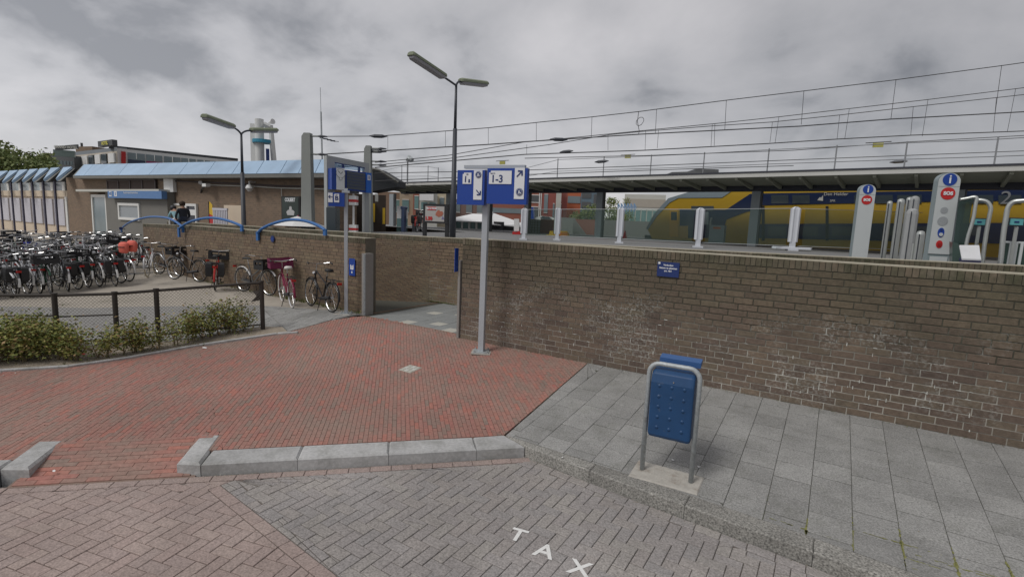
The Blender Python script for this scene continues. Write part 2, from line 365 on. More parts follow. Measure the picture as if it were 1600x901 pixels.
def clip(poly, region):
    """Sutherland-Hodgman against a convex ccw region"""
    out = list(poly)
    for i in range(len(region)):
        a, b = region[i], region[(i + 1) % len(region)]
        ex, ey = b[0] - a[0], b[1] - a[1]; src = out; out = []
        if not src: break
        def sd_(p): return ex * (p[1] - a[1]) - ey * (p[0] - a[0])
        for j in range(len(src)):
            p, q = src[j - 1], src[j]; sp, sq = sd_(p), sd_(q)
            if sp >= 0 or sq >= 0:
                if sp < 0 or sq < 0:
                    t = sp / (sp - sq); x = (p[0] + (q[0] - p[0]) * t, p[1] + (q[1] - p[1]) * t)
                    if sq >= 0: out.append(x); out.append(q)
                    else: out.append(x)
                else: out.append(q)
    res = []
    for p in out:
        if not res or (abs(p[0] - res[-1][0]) + abs(p[1] - res[-1][1])) > 1e-4: res.append((p[0], p[1]))
    if len(res) > 1 and abs(res[0][0] - res[-1][0]) + abs(res[0][1] - res[-1][1]) < 1e-4: res.pop()
    return res if len(res) > 2 and area(res) > 3e-4 else []
def tag(o, label=None, cat=None, group=None, kind=None):
    if label: o['label'] = label
    if cat: o['category'] = cat
    if group: o['group'] = group
    if kind: o['kind'] = kind
    return o
def thing(name, loc, label, cat, group=None):
    o = bpy.data.objects.new(name, None); COL.objects.link(o); o.location = loc; o.empty_display_size = .1
    return tag(o, label, cat, group)
def copy_tree(o, parent=None):
    c = o.copy(); COL.objects.link(c); c.parent = parent
    for ch in o.children: copy_tree(ch, c)
    return c
def lerp(a, b, t): return tuple(a[i] + (b[i] - a[i]) * t for i in range(len(a)))
def text_mesh(txt, size, depth=0.004, bold=0.0):
    cu = bpy.data.curves.new('txt', 'FONT'); cu.body = txt; cu.size = size; cu.extrude = depth / 2; cu.align_x = 'CENTER'; cu.align_y = 'CENTER'
    cu.offset = bold; cu.resolution_u = 3
    o = bpy.data.objects.new('txt', cu); COL.objects.link(o)
    dg = bpy.context.evaluated_depsgraph_get(); dg.update()
    me = bpy.data.meshes.new_from_object(o.evaluated_get(dg)); bpy.data.objects.remove(o); bpy.data.curves.remove(cu)
    return me
def face_frame(c, xdir, nrm=None):
    """matrix whose X runs along xdir, Y up (or as given), Z towards the viewer side"""
    x = Vector(xdir).normalized(); y = Vector((0, 0, 1)) if nrm is None else Vector(nrm).cross(x).normalized(); z = x.cross(y).normalized(); y = z.cross(x)
    return Matrix(((x.x, y.x, z.x, c[0]), (x.y, y.y, z.y, c[1]), (x.z, y.z, z.z, c[2]), (0, 0, 0, 1)))
def put_text(txt, size, c, xdir, m, parent, name='lettering', nrm=None, bold=0.0, sx=1.0):
    me = text_mesh(txt, size, bold=bold); me.name = name; me.materials.clear(); me.materials.append(m)
    F = face_frame(c, xdir, nrm)
    off = Vector((0, 0, 0)); p = parent
    if p is not None:
        while p.parent: p = p.parent
        off = p.location
    me.transform(Matrix.Translation(-off) @ F @ Matrix.Diagonal((sx, 1, 1, 1)))
    o = bpy.data.objects.new(name, me); COL.objects.link(o); o.parent = parent
    return o
def flat(name, shape, c, xdir, m, parent, th=0.004, nrm=None, label=None):
    """shape: 2-D outline on a face; extruded th towards the viewer"""
    F = face_frame(c, xdir, nrm); mb = MB()
    pts = [F @ Vector((p[0], p[1], 0)) for p in shape]; nv = (F.to_3x3() @ Vector((0, 0, 1)))
    mb.plate(pts, nv, th); return mb.build(name, m, parent, label=label)
def circ(r, n=24, c=(0, 0), sx=1.0): return [(c[0] + r * sx * math.cos(2 * math.pi * i / n), c[1] + r * math.sin(2 * math.pi * i / n)) for i in range(n)]
def rect(x0, y0, x1, y1): return [(x0, y0), (x1, y0), (x1, y1), (x0, y1)]
def arrow(ang, s):
    """arrow outline of size s pointing along ang"""
    pts = [(-.5, -.07), (.22, -.07), (-.02, -.33), (.12, -.44), (.52, 0), (.12, .44), (-.02, .33), (.22, .07), (-.5, .07)]
    c_, s_ = math.cos(ang), math.sin(ang)
    return [((p[0] * c_ - p[1] * s_) * s, (p[0] * s_ + p[1] * c_) * s) for p in pts]

# ---------------------------------------------------------------- ground sheets
def sheet(name, poly, m, z=0.0, zf=gz, label=None, parent=None, ys=(4.72, 7.4), th=0.0):
    """thin ground sheet following the terrain, split where the slope changes"""
    mb = MB(); lo = -1e4
    for hi in list(ys) + [1e4]:
        band = [(-3000, lo), (3000, lo), (3000, hi), (-3000, hi)]
        # polygon may be concave: triangulated first
        for tri in tri_poly(poly):
            c = clip(tri, band)
            if c: mb.poly([(p[0], p[1], zf(p[1]) + z) for p in c])
        lo = hi
    o = mb.build(name, m, parent, fix=False)
    if parent is None: o['kind'] = 'structure'
    return o
def tri_poly(poly):
    from mathutils.geometry import tessellate_polygon
    if area(poly) < 0: poly = poly[::-1]
    out = []
    for t in tessellate_polygon([[Vector((p[0], p[1], 0)) for p in poly]]):
        q = [poly[i] for i in t]
        if area(q) < 0: q = q[::-1]
        if area(q) > 1e-9: out.append(q)
    return out
def convex_parts(poly): return tri_poly(poly)

g = MB(); g.poly([(-1500, -1500, -.30), (1500, -1500, -.30), (1500, 1500, -.30), (-1500, 1500, -.30)])
tag(g.build('ground', M_FARG), kind='structure')

# kerb geometry (world metres; X runs along the long wall, Y away from the road)
KA = (-4.992, 2.349, 0.0); KB = (-2.672, 4.623, 0.0)
kd = Vector((KB[0] - KA[0], KB[1] - KA[1])).normalized(); kn = Vector((-kd.y, kd.x))
KW = 0.31
def K(t, s=0.0): return (KA[0] + kd.x * t + kn.x * s, KA[1] + kd.y * t + kn.y * s)
KLEN = (Vector(KB[:2]) - Vector(KA[:2])).length
# ---- road
ROADZ = -0.12
KFX = [(-2.655, 4.625), (-1.96, 4.548), (-1.3, 4.492), (-.46, 4.43), (.1, 4.39), (.6, 4.345), (1.6, 4.24), (3.0, 4.08), (6.5, 3.68)]
KBX = [(-3.0, 4.735), (-2.0, 4.728), (-1.39, 4.705), (-.6, 4.665), (.0, 4.62), (.63, 4.56), (1.6, 4.455), (3.0, 4.29), (6.5, 3.89)]
def kcurve(P_, x):
    for a, b in zip(P_[:-1], P_[1:]):
        if x <= b[0]: t = (x - a[0]) / (b[0] - a[0]); return a[1] + (b[1] - a[1]) * t
    return P_[-1][1]
road_poly = [(-16, -9.5), (12, -9.5), (12, 3.0), (6.5, 3.66)] + [(p[0], p[1] - .003) for p in KFX[:-1][::-1]] + [(KB[0] + .0, 4.60), K(KLEN, .02), K(-12, .02)]
sheet('road', road_poly, M_ROADJ, ROADZ - .012, zf=lambda y: 0.0)
road = [o for o in scene.objects if o.name == 'road'][0]

SEP0 = (-4.673, 2.369, -0.12); SEP1 = (-2.757, 2.196, -0.12)
sdv = Vector((SEP1[0] - SEP0[0], SEP1[1] - SEP0[1])).normalized()
def halfplane(a, d, side, big=40):
    """big convex quad on the left (side=1) or right (-1) of the line through a along d"""
    d = Vector(d).normalized(); n = Vector((-d.y, d.x)) * side
    q = [Vector(a) - d * big, Vector(a) + d * big, Vector(a) + d * big + n * big, Vector(a) - d * big + n * big]
    q = [tuple(p) for p in q]
    return q if area(q) > 0 else q[::-1]
def herring(L, W, ang, org, bounds, gap):
    """herringbone rectangles (ccw xy quads) of bricks L x W in a frame turned by ang"""
    n = round(L / W); c, s = math.cos(ang), math.sin(ang); out = []
    rad = bounds
    for i in range(-rad, rad):
        for j in range(-rad, rad):
            k = (i - j) % (2 * n)
            if k == 0: x0, y0, x1, y1 = i * W, j * W, i * W + L, j * W + W
            elif k == 2 * n - 1: x0, y0, x1, y1 = i * W, j * W, i * W + W, j * W + L
            else: continue
            q = [(x0, y0), (x1, y0), (x1, y1), (x0, y1)]
            out.append([(org[0] + x * c - y * s, org[1] + x * s + y * c) for x, y in q])
    return out
def running(L, W, ang, org, nx, ny, jit=.5):
    c, s = math.cos(ang), math.sin(ang); out = []
    for j in range(-ny, ny):
        for i in range(-nx, nx):
            x0 = (i + (jit if j % 2 else 0)) * L; y0 = j * W
            q = [(x0, y0), (x0 + L, y0), (x0 + L, y0 + W), (x0, y0 + W)]
            out.append([(org[0] + x * c - y * s, org[1] + x * s + y * c) for x, y in q])
    return out
camp = Vector((0, 0, 2.45))
def in_view(p, margin=0.12):
    d = Vector(p) - camp; w = d.dot(fw)
    if w < 0.3: return False
    return abs(d.dot(rt) / w) < (800 / 790.0 + margin) and abs(d.dot(up) / w) < (450 / 790.0 + margin)
def lay(parent, name, stuffname, items, m, z, th, inset, ch, nmax, zf, jz=0.002, tilt=0.0):
    """items: convex ccw polygons; the nmax largest in the picture become parts, the rest one joined mesh"""
    def d_(q):
        c = (sum(p[0] for p in q) / len(q), sum(p[1] for p in q) / len(q)); cz = zf(c[1]) + z
        return ((Vector((c[0], c[1], cz)) - camp).length_squared + (0 if in_view((c[0], c[1], cz), .0) else 1e4), c)
    it = sorted(((d_(q)[0], k) for k, q in enumerate(items)))
    rest = MB(); cnt = 0; cache = {}
    for dd, k in it:
        q = items[k]; cx_ = sum(p[0] for p in q) / len(q); cy_ = sum(p[1] for p in q) / len(q)
        dz = random.uniform(-jz, jz)
        if cnt < nmax:
            flatq = not (4.3 < cy_ < 7.6 and zf is gz)
            key = tuple((round(p[0] - cx_, 3), round(p[1] - cy_, 3)) for p in q) if flatq else None
            if key is None or key not in cache:
                mb = MB(); mb.prism([(p[0] - cx_, p[1] - cy_) for p in q], -th, 0, inset=inset, ch=ch, zf=(lambda y: zf(y + cy_) - zf(cy_)))
                me = mb.mesh(name); me.materials.append(m)
                if key: cache[key] = me
            else: me = cache[key]
            if len(me.polygons) == 0: continue
            o = bpy.data.objects.new(name, me); COL.objects.link(o); o.parent = parent
            pl = parent.location
            o.location = (cx_ - pl.x, cy_ - pl.y, z + zf(cy_) + dz - pl.z); cnt += 1
            if tilt: o.rotation_euler = (random.uniform(-tilt, tilt), random.uniform(-tilt, tilt), 0)
        else:
            rest.prism(q, z - th, z + dz, inset=inset, ch=0 if dd > 60 else ch, zf=zf)
    if rest.f:
        o = rest.build(stuffname, m, parent, fix=False); o['kind'] = 'stuff'
flat0 = lambda y: 0.0
# grey herringbone, right of the separating course; bricks square to the long kerb
kb_line_y = 4.38
regR = [(KB[0], kb_line_y - .13), (6.0, kb_line_y - .13), (6.0, -2.0), (-7, -2.0)]
grey = []
gpoly = [SEP0[:2], SEP1[:2], (SEP1[0] + sdv.x * 3, SEP1[1] + sdv.y * 3), (2.6, 0.4), (2.6, kcurve(KFX, 2.6) - .125)] + [(x_ / 10, kcurve(KFX, x_ / 10) - .125) for x_ in range(20, -26, -6)] + [K(KLEN - .02, -.135), K(.35, -.13)]
gp = convex_parts([tuple(p) for p in gpoly])
L_, W_ = 0.212, 0.106
def outside_view(q): return not in_view((sum(p[0] for p in q) / len(q), sum(p[1] for p in q) / len(q), ROADZ), .75)
for q in herring(L_, W_, 0.0, (-3.0, 2.0), 75, 0):
    if outside_view(q): continue
    # clip against the concave region through its triangles, keeping whole bricks whole
    parts_ = [c for c in (clip(q, t) for t in gp) if c]
    if not parts_: continue
    if sum(area(c) for c in parts_) > area(q) * .985: grey.append(q)
    else: grey += [c for c in parts_ if area(c) > .0012]
# stretcher course along the aggregate kerb and along the light kerb
for i in range(0, 40):
    x = KB[0] - .02 + i * L_
    f0, f1 = kcurve(KFX, x), kcurve(KFX, x + L_)
    grey.append([(x, f0 - .118), (x + L_, f1 - .118), (x + L_, f1 - .006), (x, f0 - .006)])
lay(road, 'paver', 'far_paver', [q for q in grey if not outside_view(q)], M_ROADG, ROADZ, .05, .0028, .004, 190, flat0, .0022, .004)
pink = []
edge = []
t = -9.0
while t < KLEN - .05:
    a, b, c_, d_ = K(t, -.125), K(t + L_, -.125), K(t + L_, -.02), K(t, -.02)
    edge.append([a, b, c_, d_]); t += L_
ppoly = [SEP0[:2], K(.35, -.13), K(-9, -.13), (-8, -6), (SEP1[0] + sdv.x * 3, SEP1[1] + sdv.y * 3), SEP1[:2]]
sn2 = Vector((-sdv.y, sdv.x))
off_ = -.112
ppoly[0] = (SEP0[0] + sn2.x * off_, SEP0[1] + sn2.y * off_); ppoly[-1] = (SEP1[0] + sn2.x * off_, SEP1[1] + sn2.y * off_)
ppoly[-2] = (ppoly[-2][0] + sn2.x * off_, ppoly[-2][1] + sn2.y * off_)
gp2 = convex_parts([tuple(p) for p in ppoly])
for q in herring(L_, W_, R(14), (-5, 1.5), 75, 0):
    if outside_view(q): continue
    parts_ = [c for c in (clip(q, t_) for t_ in gp2) if c]
    if not parts_: continue
    if sum(area(c) for c in parts_) > area(q) * .985: pink.append(q)
    else: pink += [c for c in parts_ if area(c) > .0012]
t = 0.0
while t < 4.5:
    a = Vector(SEP0[:2]) + sdv * t; b = a + sdv * L_
    q = [tuple(a + sn2 * (off_ + .003)), tuple(b + sn2 * (off_ + .003)), tuple(b - sn2 * .003), tuple(a - sn2 * .003)]
    if area(q) < 0: q = q[::-1]
    pink.append(q); t += L_
lay(road, 'paver', 'far_paver', [q for q in pink + edge if not outside_view(q)], M_ROADP, ROADZ, .05, .0028, .004, 105, flat0, .0022, .004)

# painted word on the road: T A X I
for ch_, pc in (('T', (-1.972, 3.362, -0.116)), ('A', (-1.69, 3.312, -0.116)), ('X', (-1.375, 3.291, -0.116)), ('I', (-1.053, 3.272, -0.116))):
    me = text_mesh(ch_, .235, .002, bold=.004); me.materials.append(M_PAINT); me.name = 'painted_letter'
    me.transform(Matrix.Translation(Vector((pc[0], pc[1], ROADZ + .0045))) @ Matrix.Rotation(R(11), 4, 'Z'))
    o = bpy.data.objects.new('painted_letter', me); COL.objects.link(o); o.parent = road; o['label'] = 'white painted letter ' + ch_

# ---- red clinker pavement
wall_end = (-5.80, 7.44)
red_poly = [K(0.1, KW - .002), K(KLEN - .02, KW - .002), (-3.02, 4.73), (-3.18, 7.44), (-5.80, 7.44), (-5.95, 7.66), (-8.222, 7.774), (-8.70, 7.66), (-8.968, 7.005), (-9.02, 5.74), (-9.55, 4.55), (-9.52, 3.42), (-9.62, 2.7), (-10.05, 2.06), (-12.5, .2), (-16, -2.2), K(-10.5, KW - .002), K(-1.60, KW - .002), K(-1.55, KW + .35), K(-.12, KW + .35), K(-.05, KW - .002)]
sheet('red_pavement', red_poly, M_REDJ, -.010)
red_pave = [o for o in scene.objects if o.name == 'red_pavement'][0]
rtris = convex_parts(red_poly)
redq = []
for q in running(.2, .052, R(135), (-6.5, 4.5), 70, 210):
    cx_ = sum(p[0] for p in q) / 4; cy_ = sum(p[1] for p in q) / 4
    if not in_view((cx_, cy_, gz(cy_)), .4): continue
    parts_ = [c for c in (clip(q, t_) for t_ in rtris) if c]
    if not parts_: continue
    if sum(area(c) for c in parts_) > area(q) * .985: redq.append(q)
    else: redq += [c for c in parts_ if area(c) > .0008]
lay(red_pave, 'clinker', 'far_clinker', redq, M_RED, 0.0, .03, .0022, 0, 230, gz, .0018)
# lowered ramp between the turned kerb stones, sloping down to the road
rampq = []
RA, RB, RC, RD = K(-1.60, -.02), K(-.05, -.02), K(-.12, KW + .36), K(-1.56, KW + .36)
def rampz(p):
    s_ = (p[0] - KA[0]) * kn.x + (p[1] - KA[1]) * kn.y
    return ROADZ + .008 + (.118) * max(0, min(1, s_ / (KW + .3)))
mb = MB(); mb.poly([(p[0], p[1], rampz(p) - .012) for p in (RA, RB, RC, RD)])
rampo = tag(mb.build('ramp_base', M_REDJ, fix=False), kind='structure'); rampo.name = 'kerb_ramp'
n_r = 11
for j in range(n_r):
    for i in range(-1, 9):
        x0 = -1.60 + (i + (.5 if j % 2 else 0)) * .205; x1 = x0 + .205; x0 = max(x0, -1.57); x1 = min(x1, -.10)
        if x1 - x0 < .03: continue
        y0 = j * .061; q = [K(x0, y0), K(x1, y0), K(x1, y0 + .061), K(x0, y0 + .061)]
        q = inset_poly(q, .0022)
        if not q: continue
        c0 = (sum(p[0] for p in q) / 4, sum(p[1] for p in q) / 4)
        mb = MB(); dz = random.uniform(-.0015, .0015)
        top = [(p[0], p[1], rampz(p) + dz) for p in q]; n = len(q); b = [(p[0], p[1], p[2] - .03) for p in top]
        mb.faces(b + top, [(4, 5, 6, 7)] + [(k, (k + 1) % 4, (k + 1) % 4 + 4, k + 4) for k in range(4)])
        mb.build('clinker', M_RED, rampo, fix=False)

# ---- light concrete kerb stones
kerb = thing('light_kerb', (0, 0, 0), None, None); kerb['kind'] = 'structure'
def kerb_stone(parent, q, m, z1=0.002, z0=-.25, ch=.018, zf=flat0, ins=.002):
    mb = MB(); mb.prism(q, z0, z1, ch=ch, inset=ins, zf=zf); return mb.build('kerb_stone', m, parent, fix=False)
js = [0.20]

for px in [(-4.369, 2.976), (-3.722, 3.596), (-3.051, 4.243)]:
    js.append((px[0] - KA[0]) * kd.x + (px[1] - KA[1]) * kd.y)
js[0] = 0.0
js.append(KLEN)
for a, b in zip(js[:-1], js[1:]):
    if b == js[-1]: q = [K(a), K(b), (-3.02, 4.74), K(a, KW)]
    else: q = [K(a), K(b), K(b, KW), K(a, KW)]
    kerb_stone(kerb, q, M_KERBL)
kerb_stone(kerb, [(-5.192, 2.222), (KA[0] - .003, KA[1] - .003), (-5.50, 2.815), (-5.67, 2.675)], M_KERBL, .006, ch=.022)
kerb_stone(kerb, [(-6.321, 1.231), (-6.122, 1.381), (-6.598, 1.781), (-6.78, 1.62)], M_KERBL, .006, ch=.022)
t = -1.745
for i in range(5):
    kerb_stone(kerb, [K(t - .8, .085), K(t, .085), K(t, KW + .02), K(t - .8, KW + .02)], M_KERBL); t -= .8
# ---- aggregate kerb along the grey pavement
akerb = thing('aggregate_kerb', (0, 0, 0), None, None); akerb['kind'] = 'structure'
xs = [-2.655, -1.86, -.90, .10, 1.1, 2.1, 3.1, 4.1, 5.1, 6.1]
for i, (a, b) in enumerate(zip(xs[:-1], xs[1:])):
    fr = [(x_, kcurve(KFX, x_)) for x_ in (a, (a * 2 + b) / 3, (a + 2 * b) / 3, b)]
    ba_ = -3.0 if i == 0 else a
    bk_ = [(x_, kcurve(KBX, x_)) for x_ in (b, (ba_ + 2 * b) / 3, (ba_ * 2 + b) / 3, ba_)]
    kerb_stone(akerb, fr + bk_, M_KERBD, .004, ch=.010)
fill_ = MB(); fill_.poly([(-3.12, 4.70, -.03), (-2.66, 4.63, -.03), (-2.2, 4.65, -.03), (-2.95, 4.9, -.03)]); tag(fill_.build('kerb_bedding', M_SLABJ, fix=False), kind='structure')
sheet('pavement', [(-3.0, 4.72)] + KBX[1:] + [(7.5, 3.8), (7.5, 7.42), (-3.2, 7.42)], M_SLABJ, -.010)
pave = [o for o in scene.objects if o.name == 'pavement'][0]
slabs = []
SW = .327
spt = convex_parts([(p[0], p[1] + .003) for p in KBX] + [(8, 3.8), (8, 7.41), (-3.17, 7.41)])
for i in range(-11, 18):
    x0 = i * SW + .04
    jj = 3.7 - ((i * 0.37) % 1) * SW
    y = jj
    while y < 7.42:
        q = [(x0, y), (x0 + SW, y), (x0 + SW, y + SW), (x0, y + SW)]
        if True:
            pcs = [c for c in (clip(q, t_) for t_ in spt) if c]
            if pcs and sum(area(c) for c in pcs) > area(q) * .985: slabs.append(q)
            elif pcs and sum(area(c) for c in pcs) > area(q) * .35 and len(pcs) > 1 and min(p[1] for p in q) < kcurve(KBX, q[0][0]):
                lo_ = [(x_, kcurve(KBX, x_) + .003) for x_ in (q[0][0], q[1][0])]; slabs.append([lo_[0], lo_[1], q[2], q[3]])
            else: slabs += [c for c in pcs if area(c) > .003]
        y += SW
def shrink_y(q, d=.0042):
    y0, y1 = min(p[1] for p in q), max(p[1] for p in q); m_ = (y0 + y1) / 2; k_ = (y1 - y0 - 2 * d) / (y1 - y0); return [(p[0], m_ + (p[1] - m_) * k_) for p in q]
lay(pave, 'paving_slab', 'far_slab', [shrink_y(q) if len(q) == 4 else q for q in slabs], M_SLAB, 0.0, .05, .0021, .003, 290, gz, .003, .006)

# ---- left side: fence strip soil, grey strip, beige tile yard, ramp floor
soil_in = [(-9.02, 5.74), (-9.55, 4.55), (-9.52, 3.42), (-9.62, 2.7), (-10.05, 2.06), (-12.5, .2), (-16, -2.2)]
soil_out = [(-17.5, -1.0), (-13.2, 1.2), (-11.9, 2.45), (-10.75, 3.5), (-10.25, 4.4), (-9.75, 5.9), (-9.4, 6.1), (-9.0, 5.95)]
sheet('planting_strip', soil_in + soil_out, M_SOIL, .012)
kb_ = tag(MB().build('edging', M_KERBL), kind='structure') if False else None
edging = thing('edging_kerb', (0, 0, 0), None, None); edging['kind'] = 'structure'
line = [(-8.75, 6.0)] + soil_in
for a, b in zip(line[:-1], line[1:]):
    n = max(1, round((Vector(a) - Vector(b)).length / .9))
    for k in range(n):
        p, q_ = lerp(a, b, k / n), lerp(a, b, (k + 1) / n); dv = Vector(q_) - Vector(p); nn = Vector((-dv.y, dv.x)).normalized() * -.07
        q = [p, q_, (q_[0] + nn.x, q_[1] + nn.y), (p[0] + nn.x, p[1] + nn.y)]
        if area(q) < 0: q = q[::-1]
        kerb_stone(edging, q, M_KERBL, .03, -.1, .006, gz, .001)
sheet('grey_path', [(-8.96, 7.0), (-9.0, 5.95), (-9.4, 6.1), (-9.75, 5.9), (-10.25, 4.4), (-10.75, 3.5), (-11.9, 2.45), (-13.2, 1.2), (-17.5, -1.0), (-24, -2.5), (-16.59, 3.49), (-14.37, 5.25), (-11.82, 6.92), (-9.4, 7.7), (-8.88, 7.8)], M_GROUNDG, -.004)
sheet('bicycle_yard', [(-24, -2.5), (-16.59, 3.49), (-14.37, 5.25), (-11.82, 6.92), (-9.4, 7.7), (-8.88, 7.8), (-9.0, 8.05), (-17.2, 8.3), (-25, 9.6), (-36, 13.4), (-120, 13.4), (-120, -20), (-40, -20)], M_BEIGE, -.008)
gtile = [(-12, .2), (-8, .2)]
# grey tiles of the left path that are near enough to tell apart
ptiles = []
ppath = [(-8.98, 6.95), (-9.0, 5.97), (-9.42, 6.1), (-9.78, 5.92), (-10.3, 4.5), (-11.9, 5.9), (-11.5, 6.9), (-9.42, 7.66), (-8.93, 7.72)]
pt_ = convex_parts(ppath)
for q in running(.33, .33, R(20), (-10, 6), 14, 14, .5):
    for c in (clip(q, t_) for t_ in pt_):
        if c and area(c) > .006: ptiles.append(c)
gpath = [o for o in scene.objects if o.name == 'grey_path'][0]
lay(gpath, 'paving_slab', 'far_slab', ptiles, M_SLAB, .012, .04, .003, .003, 300, gz, .002)

# ---- passage between the two walls, its floor falling away to the left
RL0, RL1 = (-8.72, 7.95), (-9.05, 10.3)
def passz(x): return .25 if x > -8.8 else .25 - .09 * (-8.8 - x)
mb = MB()
mb.poly([(-5.6, 7.64, .245), (7.5, 7.64, .245), (7.5, 10.4, .245), (-8.8, 10.4, .245), (-8.8, 7.64, .245)])
mb.poly([(-8.8, 7.64, .245), (-8.8, 10.4, .245), (-24, 10.4, passz(-24)), (-24, 8.0, passz(-24))])
passage = tag(mb.build('passage_floor', M_SLABJ, fix=False), kind='structure')
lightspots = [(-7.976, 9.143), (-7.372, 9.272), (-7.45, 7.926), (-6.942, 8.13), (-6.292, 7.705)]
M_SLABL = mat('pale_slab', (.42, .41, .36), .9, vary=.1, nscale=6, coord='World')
M_SLABP = mat('passage_slab', (.225, .235, .23), .9, vary=.1, nscale=9, rnd=.06, coord='World')
for i in range(-13, -1):
    for j in range(0, 10):
        y0 = 7.68 + j * .30; x0 = -5.0 + i * .30
        if not (-8.75 < x0 < -5.9): continue
        y1 = min(y0 + .3, 10.28)
        if y1 - y0 < .1: continue
        mb = MB(); mb.prism(rect(x0, y0, x0 + .3, y1), .20, .25 + random.uniform(-.001, .002), inset=.003)
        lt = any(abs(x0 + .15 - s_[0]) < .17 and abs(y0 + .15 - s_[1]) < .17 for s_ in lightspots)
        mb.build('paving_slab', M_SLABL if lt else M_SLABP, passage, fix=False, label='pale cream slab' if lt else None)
mb = MB(); mb.poly([(-8.78, 7.7, .252), (-8.84, 7.7, .252), (-8.84, 10.28, .252), (-8.78, 10.28, .252)]); mb.build('drain_line', mat('rusty_drain', (.14, .08, .05), .8), passage, fix=False)

# ---- raised station ground behind the walls
mb = MB()
mb.poly([(-17, 10.55, 1.82), (40, 10.55, 1.82), (40, 30.6, 1.82), (-45, 34, 1.82), (-17, 22, 1.82)])
mb.poly([(-120, 8, .24), (-20, 9.6, .24), (-17, 10.5, .24), (-17, 22, .24), (-45, 34, .24), (-120, 60, .24)])
tag(mb.build('station_forecourt', M_FARG, fix=False), kind='structure')

# ---------------------------------------------------------------- brick walls
def brick_wall(name, A, B, z0a, z0b, z1a, z1b, th, label, m_b, m_m, nparts, cap=True, BL=.245, BH=.088, cat='wall', capm=None, caprow=.115, eff=False, front=True, m_cap=None):
    """wall from A to B with its face on the right of A->B; courses follow straight lines from end to end"""
    A2, B2 = Vector(A), Vector(B); L = (B2 - A2).length; d = (B2 - A2).normalized(); nrm = Vector((d.y, -d.x))   # towards the viewer
    root = thing(name, (A[0], A[1], 0), label, cat)
    rec = .006
    def P3(s_, z, o_=0.0): return (A2.x + d.x * s_ + nrm.x * o_, A2.y + d.y * s_ + nrm.y * o_, z)
    def zt(s_): return z1a + (z1b - z1a) * s_ / L
    def zb(s_): return z0a + (z0b - z0a) * s_ / L
    mb = MB()
    a, b = P3(0, 0, -rec), P3(L, 0, -rec)
    mb.wall(a, b, z0a - .3, z1a - .012, th - rec, 0, z0b - .3, z1b - .012); mb.build('mortar', m_m, root)
    mb = MB(); a, b = P3(-.0, 0, .004), P3(L, 0, .004); mb.wall(a, b, z1a - .012, z1a, th + .004, 0, z1b - .012, z1b); mb.build('coping_top', M_CAPTOP, root)
    zcap = caprow
    rows = int(round(((z1a - zcap - .012) - z0a) / BH)); items = []
    for r_ in range(rows):
        off = (r_ % 2) * BL / 2 + (r_ % 4 > 1) * BL * .22 + random.uniform(-.012, .012); n = int(L / BL) + 2
        for i in range(-1, n):
            s0 = max(0, i * BL + off); s1 = min(L, (i + 1) * BL + off)
            if s1 - s0 < .04: continue
            items.append((s0, s1, r_))
    cand = []
    for (s0, s1, r_) in items:
        c = P3((s0 + s1) / 2, zb(s0) + (r_ + .5) * BH)
        vis = in_view(c, 0.0)
        cand.append((((Vector(c) - camp).length if vis else 1e3), (s0, s1, r_)))
    cand.sort(key=lambda t_: t_[0])
    rest = MB(); cache = {}; J = .0062
    ang = math.atan2(d.y, d.x)
    for k, (dd, (s0, s1, r_)) in enumerate(cand):
        sm = (s0 + s1) / 2; h_tot = zt(sm) - zcap - .012 - zb(sm); bh = h_tot / rows
        zc = zb(sm) + (r_ + .5) * bh; w = s1 - s0 - 2 * J; h = bh - 2 * J; pr = random.uniform(-.003, .004)
        if k < nparts and dd < 900:
            key = round(w, 2)
            if key not in cache:
                b_ = MB(); c_ = .004; y0_ = -.05
                vs = [(-w / 2, 0 + .0, -h / 2 + 0), (w / 2, 0, -h / 2), (w / 2, 0, h / 2), (-w / 2, 0, h / 2)]
                back = [(p[0], .05, p[2]) for p in vs]; mid = [(p[0], .004, p[2]) for p in vs]
                fr = [(p[0] * (1 - 2 * c_ / w), 0, p[2] * (1 - 2 * c_ / h)) for p in vs]
                b_.faces(back + mid + fr, [(8, 9, 10, 11)] + [(4 + q, 4 + (q + 1) % 4, 8 + (q + 1) % 4, 8 + q) for q in range(4)] + [(q, (q + 1) % 4, 4 + (q + 1) % 4, 4 + q) for q in range(4)])
                me = b_.mesh('brick'); me.materials.append(m_b); cache[key] = me
            o = bpy.data.objects.new('brick', cache[key]); COL.objects.link(o); o.parent = root
            p = P3(sm, zc, pr); o.location = (p[0] - A2.x, p[1] - A2.y, p[2]); o.rotation_euler = (random.uniform(-.006, .006), random.uniform(-.004, .004), ang)
        else:
            h2 = h / 2; q4 = [(s0 + J, zc - h2), (s1 - J, zc - h2), (s1 - J, zc + h2), (s0 + J, zc + h2)]
            fr = [P3(p[0], p[1], pr) for p in q4]; bk = [P3(p[0], p[1], -.03) for p in q4]
            rest.faces(fr + bk, [(0, 1, 2, 3), (0, 4, 5, 1), (1, 5, 6, 2), (2, 6, 7, 3), (3, 7, 4, 0)])
    if rest.f: o = rest.build('brickwork', m_b, root, fix=False); o['kind'] = 'stuff'
    # brick-on-edge coping course
    n = int(L / .0655); cap_ = MB(); capitems = []
    for i in range(n):
        s0 = i * L / n + .004; s1 = (i + 1) * L / n - .004; z1 = zt(s0) - .012; z0_ = z1 - zcap + .006; pr = random.uniform(0, .005) + .002
        fr = [P3(s0, z0_, pr), P3(s1, z0_, pr), P3(s1, z1, pr), P3(s0, z1, pr)]; bk = [P3(s0, z0_, -.03), P3(s1, z0_, -.03), P3(s1, z1, -.03), P3(s0, z1, -.03)]
        cap_.faces(fr + bk, [(0, 1, 2, 3), (0, 4, 5, 1), (1, 5, 6, 2), (2, 6, 7, 3), (3, 7, 4, 0)])
